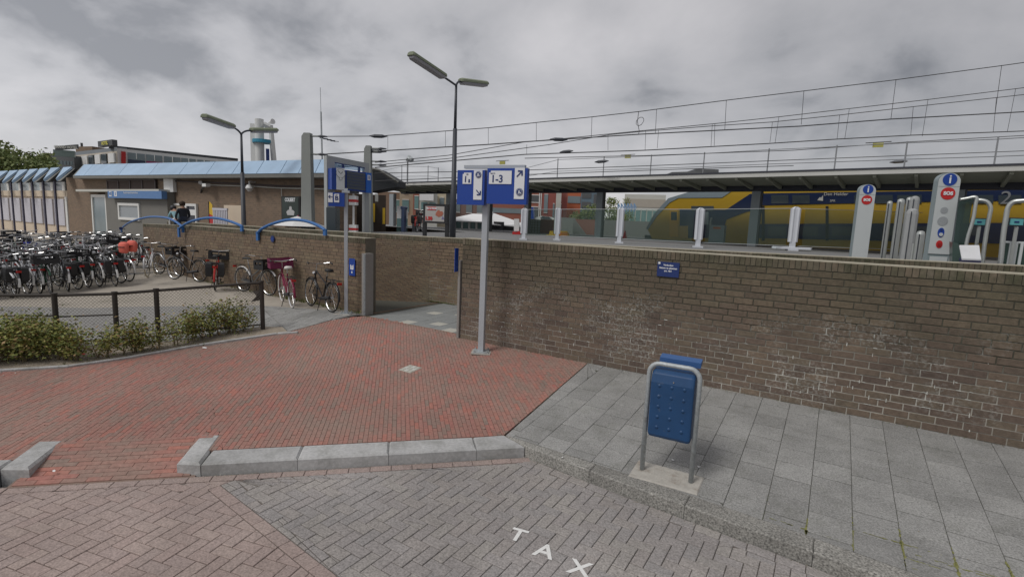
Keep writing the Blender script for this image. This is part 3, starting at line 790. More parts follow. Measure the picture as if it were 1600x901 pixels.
    o = cap_.build('coping_course', m_cap or M_CAPBRICK, root, fix=False); o['kind'] = 'stuff'
    return root
wA = brick_wall('brick_wall', (-5.80, 7.41), (6.5, 7.38), .25, .25, 2.135, 2.125, .30, 'long brown brick wall beside the grey pavement, streaked with white lime', M_WBRICK, M_MORTAR, 296)
wB = brick_wall('brick_wall', (-17.2, 8.15), (-8.90, 7.84), .20, .25, 1.955, 1.975, .30, 'brown brick wall that the single row of bicycles leans against', M_WBRICK_B, M_MORTAR_B, 60)
wB2 = brick_wall('brick_wall', (-23.6, 9.3), (-17.2, 8.152), .12, .20, 1.82, 1.955, .30, 'far end of brown brick wall behind the white cream-tyred bicycle', M_WBRICK_B, M_MORTAR_B, 0)
wC = brick_wall('brick_wall', (-9.16, 10.28), (8.0, 10.3), .20, .20, 1.985, 2.19, .30, 'inner brick parapet behind the long front wall, carrying the platform side', M_WBRICK_B, M_MORTAR, 60)
wD = brick_wall('brick_wall', (-24.0, 10.36), (-9.16, 10.28), -1.1, .2, 1.93, 1.985, .30, 'inner brick wall of the sloping passage seen through the opening', M_WBRICK_B, M_MORTAR_B, 60)
# lime bloom flecks on the joints of the long wall
fl = MB(); rr = random.Random(5)
for k in range(420):
    x = rr.uniform(-5.5, 3.5); zz_ = .33 + abs(rr.gauss(0, .45))
    band = .95 - .05 * x
    if zz_ > 1.9 or rr.random() > math.exp(-((zz_ - .85) / .42) ** 2): continue
    if (math.sin(x * 2.1) + math.sin(x * 5.3 + 1)) < rr.uniform(-2.2, 1.2): continue
    h_tot = (2.13 - .127 - .25); bh = h_tot / 20
    zz_ = .25 + round((zz_ - .25) / bh) * bh
    w = rr.uniform(.008, .06); h = rr.uniform(.004, .009)
    if rr.random() < .25: w, h = rr.uniform(.006, .012), rr.uniform(.02, .055)
    y = 7.41 - .03 * (x + 5.8) / 12.3 - .0045
    pts = [(x - w / 2, zz_ - h / 2 + rr.uniform(0, .004)), (x + w / 2, zz_ - h / 2 + rr.uniform(-.003, .003)), (x + w / 2 * rr.uniform(.6, 1), zz_ + h / 2), (x - w / 2 * rr.uniform(.5, 1), zz_ + h / 2 + rr.uniform(-.003, .003))]
    fl.faces([(p[0] + 5.8, y - 7.41, p[1]) for p in pts] + [(p[0] + 5.8, y - 7.41 + .006, p[1]) for p in pts], [(0, 1, 2, 3), (0, 4, 5, 1), (1, 5, 6, 2), (2, 6, 7, 3), (3, 7, 4, 0)])
me = fl.mesh('lime_bloom'); me.materials.append(M_EFFLO); o = bpy.data.objects.new('lime_bloom', me); COL.objects.link(o); o.parent = wA; o['kind'] = 'stuff'
# bottom weathered course
# ---------------------------------------------------------------- litter bin
pa, pb = (-1.419, 4.847, 0.012), (-0.946, 4.877, 0.015)
bc = ((pa[0] + pb[0]) / 2, (pa[1] + pb[1]) / 2, gz((pa[1] + pb[1]) / 2))
bw = math.hypot(pb[0] - pa[0], pb[1] - pa[1]); ba = math.atan2(pb[1] - pa[1], pb[0] - pa[0])
bin_ = thing('litter_bin', bc, 'blue litter bin in a bent grey tube frame, standing on the grey pavement', 'bin')
rot = Matrix.Rotation(ba, 4, 'Z'); 
def B_(x, y, z): v = rot @ Vector((x, y, z)); return (bc[0] + v.x, bc[1] + v.y, bc[2] + v.z)
pts = [B_(-bw / 2, 0, -.02), B_(-bw / 2, 0, 1.0)]
rr_ = .10
for k in range(0, 7):
    a = math.pi - k * math.pi / 12; pts.append(B_(-bw / 2 + rr_ + rr_ * math.cos(a), 0, 1.03 + rr_ * math.sin(a)))
for k in range(0, 7):
    a = math.pi / 2 - k * math.pi / 12; pts.append(B_(bw / 2 - rr_ + rr_ * math.cos(a), 0, 1.03 + rr_ * math.sin(a)))
pts += [B_(bw / 2, 0, 1.0), B_(bw / 2, 0, -.02)]
mb = MB(); mb.tube(pts, .0235, 14); mb.build('tube_frame', M_GALV, bin_, smooth=True)
# body: profile in the y-z plane, wedge-shaped front
x0, x1 = -bw / 2 + .035, bw / 2 - .035
prof = [(-.035, .40), (-.052, .43), (-.065, .96), (-.045, 1.045), (0.0, 1.075), (.20, 1.09), (.235, 1.06), (.25, .46), (.22, .40)]
def bodyring(xx, ins): return [B_(xx, p[0] * (1 - ins) + .09 * ins, p[1] * (1 - ins) + .73 * ins) for p in prof]
mb = MB(); n = len(prof); rings = [bodyring(x0, .06), bodyring(x0 + .012, .015), bodyring(x0 + .03, 0), bodyring(x1 - .03, 0), bodyring(x1 - .012, .015), bodyring(x1, .06)]
vs = sum(rings, []); fs = []
for k in range(5):
    for j in range(n): fs.append((k * n + j, k * n + (j + 1) % n, (k + 1) * n + (j + 1) % n, (k + 1) * n + j))
fs += [tuple(range(n)), tuple(reversed(range(5 * n, 6 * n)))]
mb.faces(vs, fs); body = mb.build('bin_body', M_BBLUE, bin_)
bv = body.modifiers.new('bevel', 'BEVEL'); bv.width = .006; bv.segments = 2; bv.limit_method = 'ANGLE'
M_LID = mat('bin_lid_blue', (.035, .10, .26), .5, vary=.1)
mb = MB(); mb.faces([B_(x0 + .02, .17, 1.10), B_(x1 + .01, .17, 1.10), B_(x1 + .01, .27, 1.13), B_(x0 + .02, .27, 1.13), B_(x0 + .02, .17, 1.155), B_(x1 + .01, .17, 1.155), B_(x1 + .01, .27, 1.175), B_(x0 + .02, .27, 1.175)], [(0, 3, 2, 1), (4, 5, 6, 7), (0, 1, 5, 4), (1, 2, 6, 5), (2, 3, 7, 6), (3, 0, 4, 7)])
mb.build('lid', M_LID, bin_)
for r_ in range(5):
    for c_ in range(3):
        mb = MB(); cx_ = x0 + .085 + c_ * (x1 - x0 - .17) / 2 ; cz_ = .93 - r_ * .105; yy = -.0635 + .0115 * (0.96 - cz_) / .53
        ring = []
        for rad, dep in ((.019, .001), (.014, -.006), (.006, -.0085)):
            ring += [B_(cx_ + rad * math.cos(a * math.pi / 4), yy + dep, cz_ + rad * math.sin(a * math.pi / 4)) for a in range(8)]
        mb.faces(ring, [(k * 8 + j, k * 8 + (j + 1) % 8, (k + 1) * 8 + (j + 1) % 8, (k + 1) * 8 + j) for k in range(2) for j in range(8)] + [tuple(16 + j for j in range(8))])
        mb.build('stud', M_BBLUE, bin_, smooth=True)
mb = MB(); mb.cyl(B_(.012, -.062, .985), B_(.012, -.067, .985), .007, 10); mb.build('lock', M_CHROME, bin_)
foot = MB(); q = [B_(-bw / 2 - .09, -.17, 0)[:2], B_(bw / 2 + .09, -.17, 0)[:2], B_(bw / 2 + .1, .15, 0)[:2], B_(-bw / 2 - .08, .17, 0)[:2]]
M_FOOT = mat('cracked_concrete_footing', (.42, .40, .36), .95, vary=.3, nscale=20, bump=.7, bscale=70, coord='World', col2=(.28, .24, .2), thr=(.5, .7, 6))
foot.prism(q, -.1, .014, zf=gz, ch=.01); foot.build('footing', M_FOOT, bin_)

# ---------------------------------------------------------------- signs on poles
def sign_panel(root, A, Bp, z0, z1, th, name='sign_box'):
    mb = MB(); mb.wall(A, Bp, z0, z1, th); return mb.build(name, M_SBLUE, root)
def icon_circle(root, c, xd, r, m=None):
    flat('symbol', circ(r, 28), c, xd, M_NAVY, root, .006)
    flat('symbol_ring', circ(r * .86, 28), (c[0], c[1], c[2]), xd, M_SWHITE, root, .008)
    flat('symbol_disc', circ(r * .78, 28), (c[0], c[1], c[2]), xd, M_NAVY, root, .010)
    s = r * .9
    # little figure beside an upward arrow
    flat('symbol_figure', [(-.08 * s, -.55 * s), (-.42 * s, -.55 * s), (-.20 * s, -.05 * s), (-.30 * s, .1 * s), (-.12 * s, .55 * s), (.0, .2 * s)], c, xd, M_SWHITE, root, .012)
    flat('symbol_figure', [(.12 * s, -.55 * s), (.6 * s, -.45 * s), (.5 * s, -.1 * s), (.28 * s, -.15 * s), (.26 * s, .5 * s), (.12 * s, .5 * s)], c, xd, M_SWHITE, root, .012)
PB = (-4.974, 6.956, 0.209)
s13 = thing('platform_sign', (PB[0], PB[1], PB[2]), 'blue and white sign for platforms 1-3 on a square grey pole', 'sign')
SL, SR = (-5.393, 6.699), (-4.178, 6.928)
xd = Vector((SR[0] - SL[0], SR[1] - SL[1], 0)).normalized(); nv = Vector((xd.y, -xd.x, 0))
ph_ = 2.749 - PB[2]
mb = MB(); mb.box((PB[0], PB[1], PB[2] + ph_ / 2), (.095, .095, ph_), math.atan2(xd.y, xd.x) + .1); mb.build('pole', M_POST, s13)
mb = MB(); mb.box((PB[0], PB[1], PB[2] + .016), (.27, .27, .016), math.atan2(xd.y, xd.x) + .35); bp_ = mb.build('base_plate', M_GALV, s13)
mb = MB(); mb.box((PB[0], PB[1], PB[2] + .002), (.33, .33, .016), math.atan2(xd.y, xd.x) + .35); mb.build('mortar_pad', M_FOOT, s13)
for k in range(4):
    a = math.atan2(xd.y, xd.x) + .35 + math.pi / 4 + k * math.pi / 2
    mb = MB(); mb.cyl((PB[0] + .155 * math.cos(a), PB[1] + .155 * math.sin(a), PB[2] + .02), (PB[0] + .155 * math.cos(a), PB[1] + .155 * math.sin(a), PB[2] + .055), .011, 8); mb.build('bolt', M_GALV, s13)
la, lb = (-5.393, 6.699), (-4.903, 6.791)
ra, rb = (-4.858, 6.8), (-4.178, 6.928)
sign_panel(s13, la, lb, 2.714, 3.273, .09)
sign_panel(s13, ra, rb, 2.739, 3.302, .09)
mb = MB(); mb.wall((-5.311, 6.765), (-4.254, 6.964), 3.306, 3.358, .07); mb.build('top_rail', M_POST, s13)
mb = MB(); mb.box((PB[0] - nv.x * .1, PB[1] - nv.y * .1, 3.032), (.16, .06, .55), math.atan2(xd.y, xd.x)); mb.build('bracket', M_GALV, s13)
def white_rect(c00, c11, root, th=.006, notch=True, name='white_panel', m=None, xdv=None):
    """c00 lower-left, c11 upper-right corner on the sign face"""
    w = (Vector(c11[:2]) - Vector(c00[:2])).length; h = c11[2] - c00[2]
    sh = rect(0, 0, w, h)
    if notch: k = min(w, h) * .14; sh = [(0, 0), (w, 0), (w, h), (k, h), (k, h - k), (0, h - k)]
    return flat(name, sh, c00, xdv or xd, m or M_SWHITE, root, th)
white_rect((-5.289, 6.714, 3.05), (-5.133, 6.744, 3.231), s13); white_rect((-5.09, 6.752, 2.798), (-4.941, 6.78, 3.267), s13, notch=False)
white_rect((-4.821, 6.802, 3.054), (-4.435, 6.875, 3.262), s13); white_rect((-4.384, 6.885, 2.823), (-4.219, 6.916, 3.308), s13, notch=False)
put_text('1-3', .165, (-4.68, 6.82, 3.13), xd, M_NAVY, s13, bold=.003)
put_text('sporen', .03, (-4.755, 6.806, 3.223), xd, M_NAVY, s13)
flat('arrow', arrow(math.pi / 4, .135), (-4.299, 6.892, 3.216), xd, M_NAVY, s13, .003)
flat('arrow', arrow(-math.pi / 4, .115), (-4.996, 6.76, 2.913), xd, M_NAVY, s13, .003)
icon_circle(s13, (-4.292, 6.893, 2.934), xd, .058); icon_circle(s13, (-5.006, 6.758, 3.2), xd, .052)
put_text('Uit', .035, (-5.206, 6.721, 3.204), xd, M_NAVY, s13)
flat('symbol', [(-.02, -.05), (.0, -.05), (.004, .05), (-.014, .05)], (-5.227, 6.717, 3.127), xd, M_NAVY, s13, .003)
flat('symbol', [(-.015, -.035), (.02, -.035), (.012, .02), (-.01, .02)], (-5.169, 6.728, 3.107), xd, M_NAVY, s13, .003)

PB2 = (-9.205, 7.557, 0.25)
sB = thing('bicycle_parking_sign', PB2, 'small blue sign with left arrow and letter B on grey pole by the wall end', 'sign')
xb = Vector((0.729, 0.684, 0))
mb = MB(); mb.box((PB2[0], PB2[1], PB2[2] + 1.4), (.075, .075, 2.8), math.atan2(xb.y, xb.x)); mb.build('pole', M_POST, sB)
mb = MB(); mb.box((PB2[0], PB2[1], PB2[2] + .01), (.26, .26, .018), math.atan2(xb.y, xb.x)); mb.build('base_plate', M_GALV, sB)
for k in range(4):
    a = math.atan2(xb.y, xb.x) + math.pi / 4 + k * math.pi / 2
    mb = MB(); mb.cyl((PB2[0] + .15 * math.cos(a), PB2[1] + .15 * math.sin(a), PB2[2] + .018), (PB2[0] + .15 * math.cos(a), PB2[1] + .15 * math.sin(a), PB2[2] + .045), .012, 8); mb.build('bolt', M_GALV, sB)
mb = MB(); mb.box((PB2[0], PB2[1], PB2[2] + .004), (.42, .40, .012), .3); mb.build('mortar_pad', M_FOOT, sB)
sign_panel(sB, (-9.387, 7.235), (-9.143, 7.465), 2.648, 2.944, .08)
mb = MB(); mb.wall((-9.207, 7.446), (-9.089, 7.556), 2.951, 2.999, .07); mb.build('top_rail', M_POST, sB)
white_rect((-9.389, 7.229, 2.73), (-9.318, 7.295, 2.933), sB, notch=False, xdv=xb); white_rect((-9.297, 7.314, 2.735), (-9.219, 7.388, 2.919), sB, xdv=xb)
flat('arrow', arrow(math.pi, .09), (-9.347, 7.257, 2.848), xb, M_NAVY, sB, .003)
put_text('B', .13, (-9.252, 7.346, 2.82), xb, M_NAVY, sB, bold=.004)
put_text('fiets', .025, (-9.252, 7.346, 2.899), xb, M_NAVY, sB)

# small signs on the walls
c0, c1 = (-2.164, 7.38, 1.76), (-1.849, 7.38, 1.973)
n_ = thing('wall_notice', ((c0[0] + c1[0]) / 2, c0[1], c0[2]), 'small dark blue notice with white lines of text on the long wall', 'sign')
mb = MB(); mb.box(((c0[0] + c1[0]) / 2, c0[1] + .005, (c0[2] + c1[2]) / 2), (c1[0] - c0[0], .012, c1[2] - c0[2])); mb.build('plate', M_NAVY, n_)
for k, tx in enumerate(('Verboden', 'fietsen te plaatsen', 'art. 461')):
    put_text(tx, .035, (c0[0] + .16, c0[1] - .003, c1[2] - .045 - k * .042), (1, 0, 0), M_SWHITE, n_, bold=.001)
flat('symbol', rect(0, 0, .03, .03), (c0[0] + .012, c0[1] - .002, c1[2] - .035), (1, 0, 0), M_SWHITE, n_)
xw = Vector((8.3, -.31, 0)).normalized()
c0, c1 = (-9.447, 7.84, 1.088), (-9.217, 7.832, 1.485)
n_ = thing('arrow_sign', ((c0[0] + c1[0]) / 2, c0[1], c0[2]), 'blue plate with white crossed arrows on the wall end behind the slim pole', 'sign')
w_, h_ = .22, c1[2] - c0[2]
flat('plate', rect(0, 0, w_, h_), c0, xw, M_SBLUE, n_, .006)
flat('arrow', arrow(-math.pi / 4, .15), (c0[0] + w_ / 2, c0[1] - .008, c0[2] + h_ * .5), xw, M_SWHITE, n_, .003)
flat('arrow', arrow(-3 * math.pi / 4, .15), (c0[0] + w_ / 2, c0[1] - .009, c0[2] + h_ * .5), xw, M_SWHITE, n_, .003)
flat('symbol', circ(.025, 12), (c0[0] + w_ / 2, c0[1] - .009, c0[2] + h_ * .2), xw, M_SWHITE, n_, .003)
c0, c1 = (-12.761, 7.964, 1.679), (-12.448, 7.953, 1.856)
n_ = thing('round_wall_plate', ((c0[0] + c1[0]) / 2, c0[1], c0[2]), 'round blue plate fixed high on the wall beneath the right blue tube arch', 'sign')
cc = ((c0[0] + c1[0]) / 2, (c0[1] + c1[1]) / 2, (c0[2] + c1[2]) / 2)
flat('disc', circ(.085, 20), cc, xw, M_NAVY, n_, .02)
flat('symbol', [(-.05, -.02), (.03, -.035), (.05, .0), (.0, .045)], (cc[0], cc[1] - .022, cc[2]), xw, M_SBLUE, n_, .004)
c0, c1 = (-23.247, 8.356, 1.552), (-22.844, 8.341, 1.713)
n_ = thing('small_wall_box', c0, 'small dark round box on the wall near the translucent far wall end', 'box')
mb = MB(); mb.cyl((-23.106, 8.371, 1.631), (-22.798, 8.259, 1.642), .06, 12); mb.build('housing', M_NAVY, n_); 
n_['label'] = 'small dark round box on the brick wall above the crowded bicycles'

# steel jambs at the wall ends
def jamb(name, P_, z0, z1, w, d_, label, notch=True):
    r_ = thing(name, (P_[0], P_[1], z0), label, 'post')
    mb = MB(); mb.box((P_[0], P_[1], (z0 + z1) / 2), (w, d_, z1 - z0)); mb.build('channel', M_JAMB, r_)
    if notch: mb = MB(); mb.box((P_[0] + w * .18, P_[1] - d_ / 2 - .012, (z0 + z1) / 2 - .01), (.012, .03, z1 - z0 - .02)); mb.build('flange', M_GALV, r_); mb = MB(); mb.box((P_[0] + w * .5 - .006, P_[1] - d_ / 2 - .012, (z0 + z1) / 2), (.012, .03, z1 - z0 - .02)); mb.build('flange', M_GALV, r_)
    return r_
M_JAMB = mat('weathered_steel_jamb', (.27, .26, .245), .6, .2, vary=.2, nscale=6)
jamb('steel_jamb', (-8.78, 7.80), .25, 1.642, .13, .22, 'weathered steel channel capping the end of the left wall')
jamb('steel_jamb', (-5.84, 7.42), .25, 1.718, .05, .09, 'tall thin steel strip at the left end of the long front wall', notch=False)
n_ = thing('edge_sign', (-5.90, 7.40, 1.6), 'narrow blue sign seen edge-on above the thin steel strip', 'sign')
mb = MB(); mb.box((-5.88, 7.34, 1.723), (.012, .10, 0.439)); mb.build('plate', M_SBLUE, n_)

# ---------------------------------------------------------------- blue tube arches over the wall
def arch(x0p, x1p, label):
    a, b, zt, zl = x0p, x1p, None, None
    return None
A3 = [(-13.293, 7.954, 1.72), (-13.285, 7.954, 1.895), (-13.055, 7.945, 2.025), (-12.583, 7.928, 2.161), (-11.987, 7.905, 2.272), (-11.505, 7.887, 2.302), (-11.017, 7.869, 2.278), (-10.551, 7.852, 2.185), (-10.301, 7.842, 2.088), (-10.302, 7.842, 1.996)]
A2_ = [(-18.059, 8.132, 1.579), (-18.034, 8.131, 1.829), (-17.565, 8.114, 1.99), (-16.9, 8.089, 2.132), (-16.068, 8.058, 2.224), (-15.405, 8.033, 2.224), (-14.741, 8.008, 2.16), (-14.214, 7.988, 2.069), (-14.112, 7.985, 2.037), (-14.118, 7.985, 1.93)]
WB2 = ((-23.6, 9.3), (-17.2, 8.152))
A1_ = [(-27.148, 9.852, 1.344), (-27.109, 9.845, 1.489), (-25.79, 9.61, 1.758), (-24.038, 9.298, 1.967), (-22.004, 8.936, 2.116), (-20.004, 8.58, 2.138), (-18.935, 8.389, 2.055), (-18.233, 8.264, 1.928), (-17.967, 8.217, 1.854), (-17.985, 8.22, 1.729)]
def arch_obj(P_, label):
    r_ = thing('tube_arch', P_[0], label, 'arch', 'blue tube arches on the left wall')
    sub = []
    for i in range(1, len(P_) - 2):
        for k in range(4):
            t = k / 4; p0, p1, p2, p3 = (Vector(P_[max(1, i - 1)]), Vector(P_[i]), Vector(P_[i + 1]), Vector(P_[min(len(P_) - 2, i + 2)]))
            sub.append(tuple(.5 * ((2 * p1) + (p2 - p0) * t + (2 * p0 - 5 * p1 + 4 * p2 - p3) * t * t + (3 * p1 - p0 - 3 * p2 + p3) * t ** 3)))
    sub.append(P_[-2])
    mb = MB(); mb.tube(sub, .038, 10); mb.build('arch_tube', M_ARC, r_, smooth=True)
    for e_ in (0, -1):
        q = P_[e_]; t_ = P_[1] if e_ == 0 else P_[-2]
        mb = MB(); mb.box((q[0], q[1], (q[2] + t_[2]) / 2), (.10, .05, abs(t_[2] - q[2]) + .06)); mb.build('wall_bracket', M_ARC, r_)
arch_obj(A3, 'blue tube arch on the wall above the grey bicycle with the black crate')
arch_obj(A2_, 'blue tube arch on the wall in front of the two seated people and cream boards')
arch_obj(A1_, 'leftmost blue tube arch, above the orange-red bicycle bags')

# ---------------------------------------------------------------- double-arm street lamps
def lamp(base, ztop, label, heads, hw=.14):
    r_ = thing('street_lamp', base, label, 'street lamp', 'double-armed street lamps')
    zs = base[2] + (ztop - base[2]) * .72
    x, y = base[0], base[1]
    mb = MB(); mb.tube([(x, y, base[2]), (x, y, base[2] + .45 * (zs - base[2])), (x, y, base[2] + .46 * (zs - base[2])), (x, y, zs)], [.105, .10, .082, .068], 14); mb.build('lower_pole', M_DARKPOST, r_, smooth=True)
    mb = MB(); mb.tube([(x, y, zs), (x, y, ztop)], [.05, .038], 12); mb.build('upper_pole', M_DARKPOST, r_, smooth=True)
    for (p_in, p_out) in heads:
        a, b = Vector(p_in), Vector(p_out); st = Vector((x, y, ztop - .05)); d = (b - a).normalized()
        pts = []
        for k in range(9):
            t = k / 8; mid = Vector((a.x * .35 + st.x * .65, a.y * .35 + st.y * .65, a.z * .9 + st.z * .1 ))
            pts.append(tuple(st * (1 - t) ** 2 + mid * 2 * t * (1 - t) + (a + d * .04) * t * t))
        mb = MB(); mb.tube(pts, .033, 8); mb.build('arm', M_DARKPOST, r_, smooth=True)
        L = (b - a).length; sd_ = Vector((-d.y, d.x, 0)).normalized(); upv = sd_.cross(d); upv = upv if upv.z > 0 else -upv
        mb = MB(); sec = [(-hw, -.0), (-hw * .9, .07), (-hw * .45, .115), (hw * .45, .115), (hw * .9, .07), (hw, 0)]
        vs = []
        for tt, sc in ((0, .8), (.04, 1), (L - .05, 1), (L, .75)):
            vs += [tuple(a + d * tt + sd_ * (s_[0] * sc) + upv * (s_[1] * sc)) for s_ in sec]
        n = len(sec); mb.faces(vs, [(k * n + j, k * n + (j + 1) % n, (k + 1) * n + (j + 1) % n, (k + 1) * n + j) for k in range(3) for j in range(n)] + [tuple(range(n)), tuple(range(3 * n, 4 * n))])
        hd = mb.build('lamp_head', M_LAMPT, r_)
        mb = MB(); sec = [(-hw * .85, .0), (-hw * .7, -.075), (hw * .7, -.075), (hw * .85, 0)]; vs = []
        for tt, sc in ((.04, .8), (.1, 1), (L - .12, 1), (L - .05, .8)):
            vs += [tuple(a + d * tt + sd_ * (s_[0] * sc) + upv * (s_[1] * sc - .002)) for s_ in sec]
        n = 4; mb.faces(vs, [(k * n + j, k * n + (j + 1) % n, (k + 1) * n + (j + 1) % n, (k + 1) * n + j) for k in range(3) for j in range(n)] + [(0, 1, 2, 3), (12, 13, 14, 15)])
        mb.build('diffuser', M_LAMPD, hd)
LBp = (-10.747, 13.172, 1.925)
lamp((LBp[0], LBp[1], 1.82), 6.77, 'taller double-armed street lamp rising behind the wall left of the platform sign', [((-10.524, 12.316, 6.734), (-10.372, 10.698, 6.9)), ((-10.839, 13.483, 6.924), (-10.67, 14.745, 7.107))])
LBq = (-18.681, 10.644, 1.952)
lamp((LBq[0], LBq[1], .25), 5.298, 'farther double-armed street lamp in front of the brick station building', [((-18.37, 10.175, 5.395), (-17.529, 8.768, 5.416)), ((-18.781, 11.069, 5.45), (-18.986, 12.26, 5.651))])

# ---------------------------------------------------------------- chain link fence and hedge
fpts = [(-14.6, .55), (-11.62, 2.30), (-10.95, 3.05), (-10.52, 3.72), (-10.02, 4.5), (-9.56, 5.78)]
fpts = [(-12.191, 1.947), (-11.07, 2.998), (-10.528, 3.661), (-10.38, 4.246), (-9.59, 5.8)]
fpts.insert(0, (fpts[0][0] - 2.2, fpts[0][1] - 1.2))
fence = thing('chain_link_fence', (fpts[-1][0], fpts[-1][1], gz(fpts[-1][1])), 'low rusty chain link fence with dark posts behind the hedge', 'fence')
FH = [.93, .93, .95, .97, .99, .99]
for k, (x, y) in enumerate(fpts):
    z = gz(y); r_ = .042
    lean = .0 if k < 5 else .02
    mb = MB(); mb.tube([(x, y, z - .1), (x - lean, y, z + FH[k] - .02)], r_, 10); mb.cyl((x - lean, y, z + FH[k] - .02), (x - lean, y, z + FH[k] + .01), r_ * 1.15, 10); mb.build('post', M_FENCE, fence, smooth=False)
for k in range(len(fpts) - 1):
    a, b = fpts[k], fpts[k + 1]; za, zb_ = gz(a[1]) + FH[k] - .03, gz(b[1]) + FH[k + 1] - .03
    mb = MB(); mb.cyl((a[0], a[1], za), (b[0], b[1], zb_), .026, 8); mb.build('top_rail', M_FENCE, fence)
    mb = MB(); mb.cyl((a[0], a[1], gz(a[1]) + .13), (b[0], b[1], gz(b[1]) + .11), .016, 6); mb.build('lower_rail', M_FENCE, fence)
    if k in (1, 2): mb = MB(); mb.cyl((a[0], a[1], gz(a[1]) + .55), (b[0], b[1], gz(b[1]) + .57), .014, 6); mb.build('tension_wire', M_FENCE, fence)
    # mesh
    L = math.hypot(b[0] - a[0], b[1] - a[1]); za0, zb0 = gz(a[1]) + .1, gz(b[1]) + .1; mb = MB(); cs_ = .058
    def FP(s_, h):
        t = s_ / L; z0_ = za0 + (zb0 - za0) * t; z1_ = za + (zb_ - za) * t
        return (a[0] + (b[0] - a[0]) * t, a[1] + (b[1] - a[1]) * t, z0_ + (z1_ - z0_) * h)
    Hh = .84
    n = int((L + Hh) / cs_) + 1
    for i in range(n + 1):
        for sgn in (1, -1):
            if sgn > 0: s0, h0, s1, h1 = i * cs_ - Hh, 0, i * cs_, 1
            else: s0, h0, s1, h1 = i * cs_, 0, i * cs_ - Hh, 1
            def cl(s_, h, s2, h2):
                if s_ < 0 and s2 > 0 or s_ > 0 and s2 < 0 and s_ != s2:
                    pass
                return
            # clip to 0..L
            (sa, ha), (sb, hb) = (s0, h0), (s1, h1)
            if sa > sb: (sa, ha), (sb, hb) = (sb, hb), (sa, ha)
            if sb <= 0 or sa >= L: continue
            if sa < 0: ha += (hb - ha) * (0 - sa) / (sb - sa); sa = 0
            if sb > L: hb = ha + (hb - ha) * (L - sa) / (sb - sa); sb = L
            # the torn gap near the last post
            if k == len(fpts) - 2:
                g0, g1 = L * .50, L * .72
                mid = (sa + sb) / 2
                segs = []
                N_ = 8
                for q in range(N_):
                    t0, t1 = q / N_, (q + 1) / N_; ss = sa + (sb - sa) * (t0 + t1) / 2; hh = ha + (hb - ha) * (t0 + t1) / 2
                    wdt = (g1 - g0) * (1 - .25 * (1 - hh)); cgap = (g0 + g1) / 2 + .1 * (1 - hh)
                    if abs(ss - cgap) < wdt / 2 and hh > .42: continue
                    mb.tube([FP(sa + (sb - sa) * t0, ha + (hb - ha) * t0), FP(sa + (sb - sa) * t1, ha + (hb - ha) * t1)], .0024, 3, cap=False)
            else: mb.tube([FP(sa, ha), FP(sb, hb)], .0024, 3, cap=False)
    mb.build('wire_mesh', M_WIREM, fence, fix=False)['kind'] = 'stuff'
# torn rubber flap on the last post
x, y = fpts[-1]; z = gz(y)
mb = MB(); mb.poly([(x - .02, y, z + .80), (x - .22, y - .08, z + .78), (x - .12, y - .05, z + .68), (x - .25, y - .1, z + .55), (x - .06, y, z + .6), (x, y, z + .5)]); mb.build('torn_netting', M_FENCE, fence)

def shrub(x, y, h, w, rnd_, label):
    r_ = thing('hedge_shrub', (x, y, gz(y)), label, 'shrub', 'thin shrubs planted along the chain link fence')
    st = MB(); lf = MB(); tips = []
    for k in range(rnd_.randint(3, 5)):
        a = rnd_.uniform(0, 6.28); l = rnd_.uniform(.35, .95) * h; sp = rnd_.uniform(.1, .5) * w
        p = [(x + rnd_.uniform(-.03, .03), y + rnd_.uniform(-.03, .03), gz(y)), (x + math.cos(a) * sp * .4, y + math.sin(a) * sp * .4, gz(y) + l * .5), (x + math.cos(a) * sp, y + math.sin(a) * sp, gz(y) + l)]
        st.tube(p, [.008, .006, .003], 4); tips += [Vector(lerp(p[1], p[2], t)) for t in (.1, .4, .8, 1.0)]
    n = int(1700 * w * h)
    for k in range(n):
        c = tips[rnd_.randrange(len(tips))] if rnd_.random() < .72 else Vector((x + rnd_.gauss(0, w * .33), y + rnd_.gauss(0, w * .2), gz(y) + rnd_.uniform(.12, h)))
        p = c + Vector((rnd_.gauss(0, .085), rnd_.gauss(0, .07), rnd_.gauss(0, .07)))
        if p.z < gz(y) + .05: continue
        s_ = rnd_.uniform(.016, .036); a = rnd_.uniform(0, 6.28); e_ = rnd_.uniform(-.6, .9)
        u = Vector((math.cos(a), math.sin(a), e_)).normalized(); v = u.cross(Vector((rnd_.gauss(0, 1), rnd_.gauss(0, 1), 1))).normalized()
        lf.faces([p - u * s_, p + v * s_ * .55 + u * s_ * .1, p + u * s_, p - v * s_ * .55 + u * s_ * .1], [(0, 1, 2, 3)])
    st.build('stem', M_TWIG, r_, fix=False); lf.build('foliage', M_HLEAF, r_, fix=False)['kind'] = 'stuff'
rs = random.Random(3)
hl = [(-10.715, 1.787), (-10.518, 2.225), (-10.27, 2.531), (-9.931, 2.822), (-9.75, 3.174), (-9.774, 3.626), (-9.739, 4.117), (-9.928, 4.722), (-9.837, 5.15), (-9.71, 5.523)]
hh = [.64, .64, .66, .50, .54, .55, .54, .60, .68, .60]
ww = [.65, .65, .62, .42, .42, .36, .4, .5, .48, .36]
k_ = 0
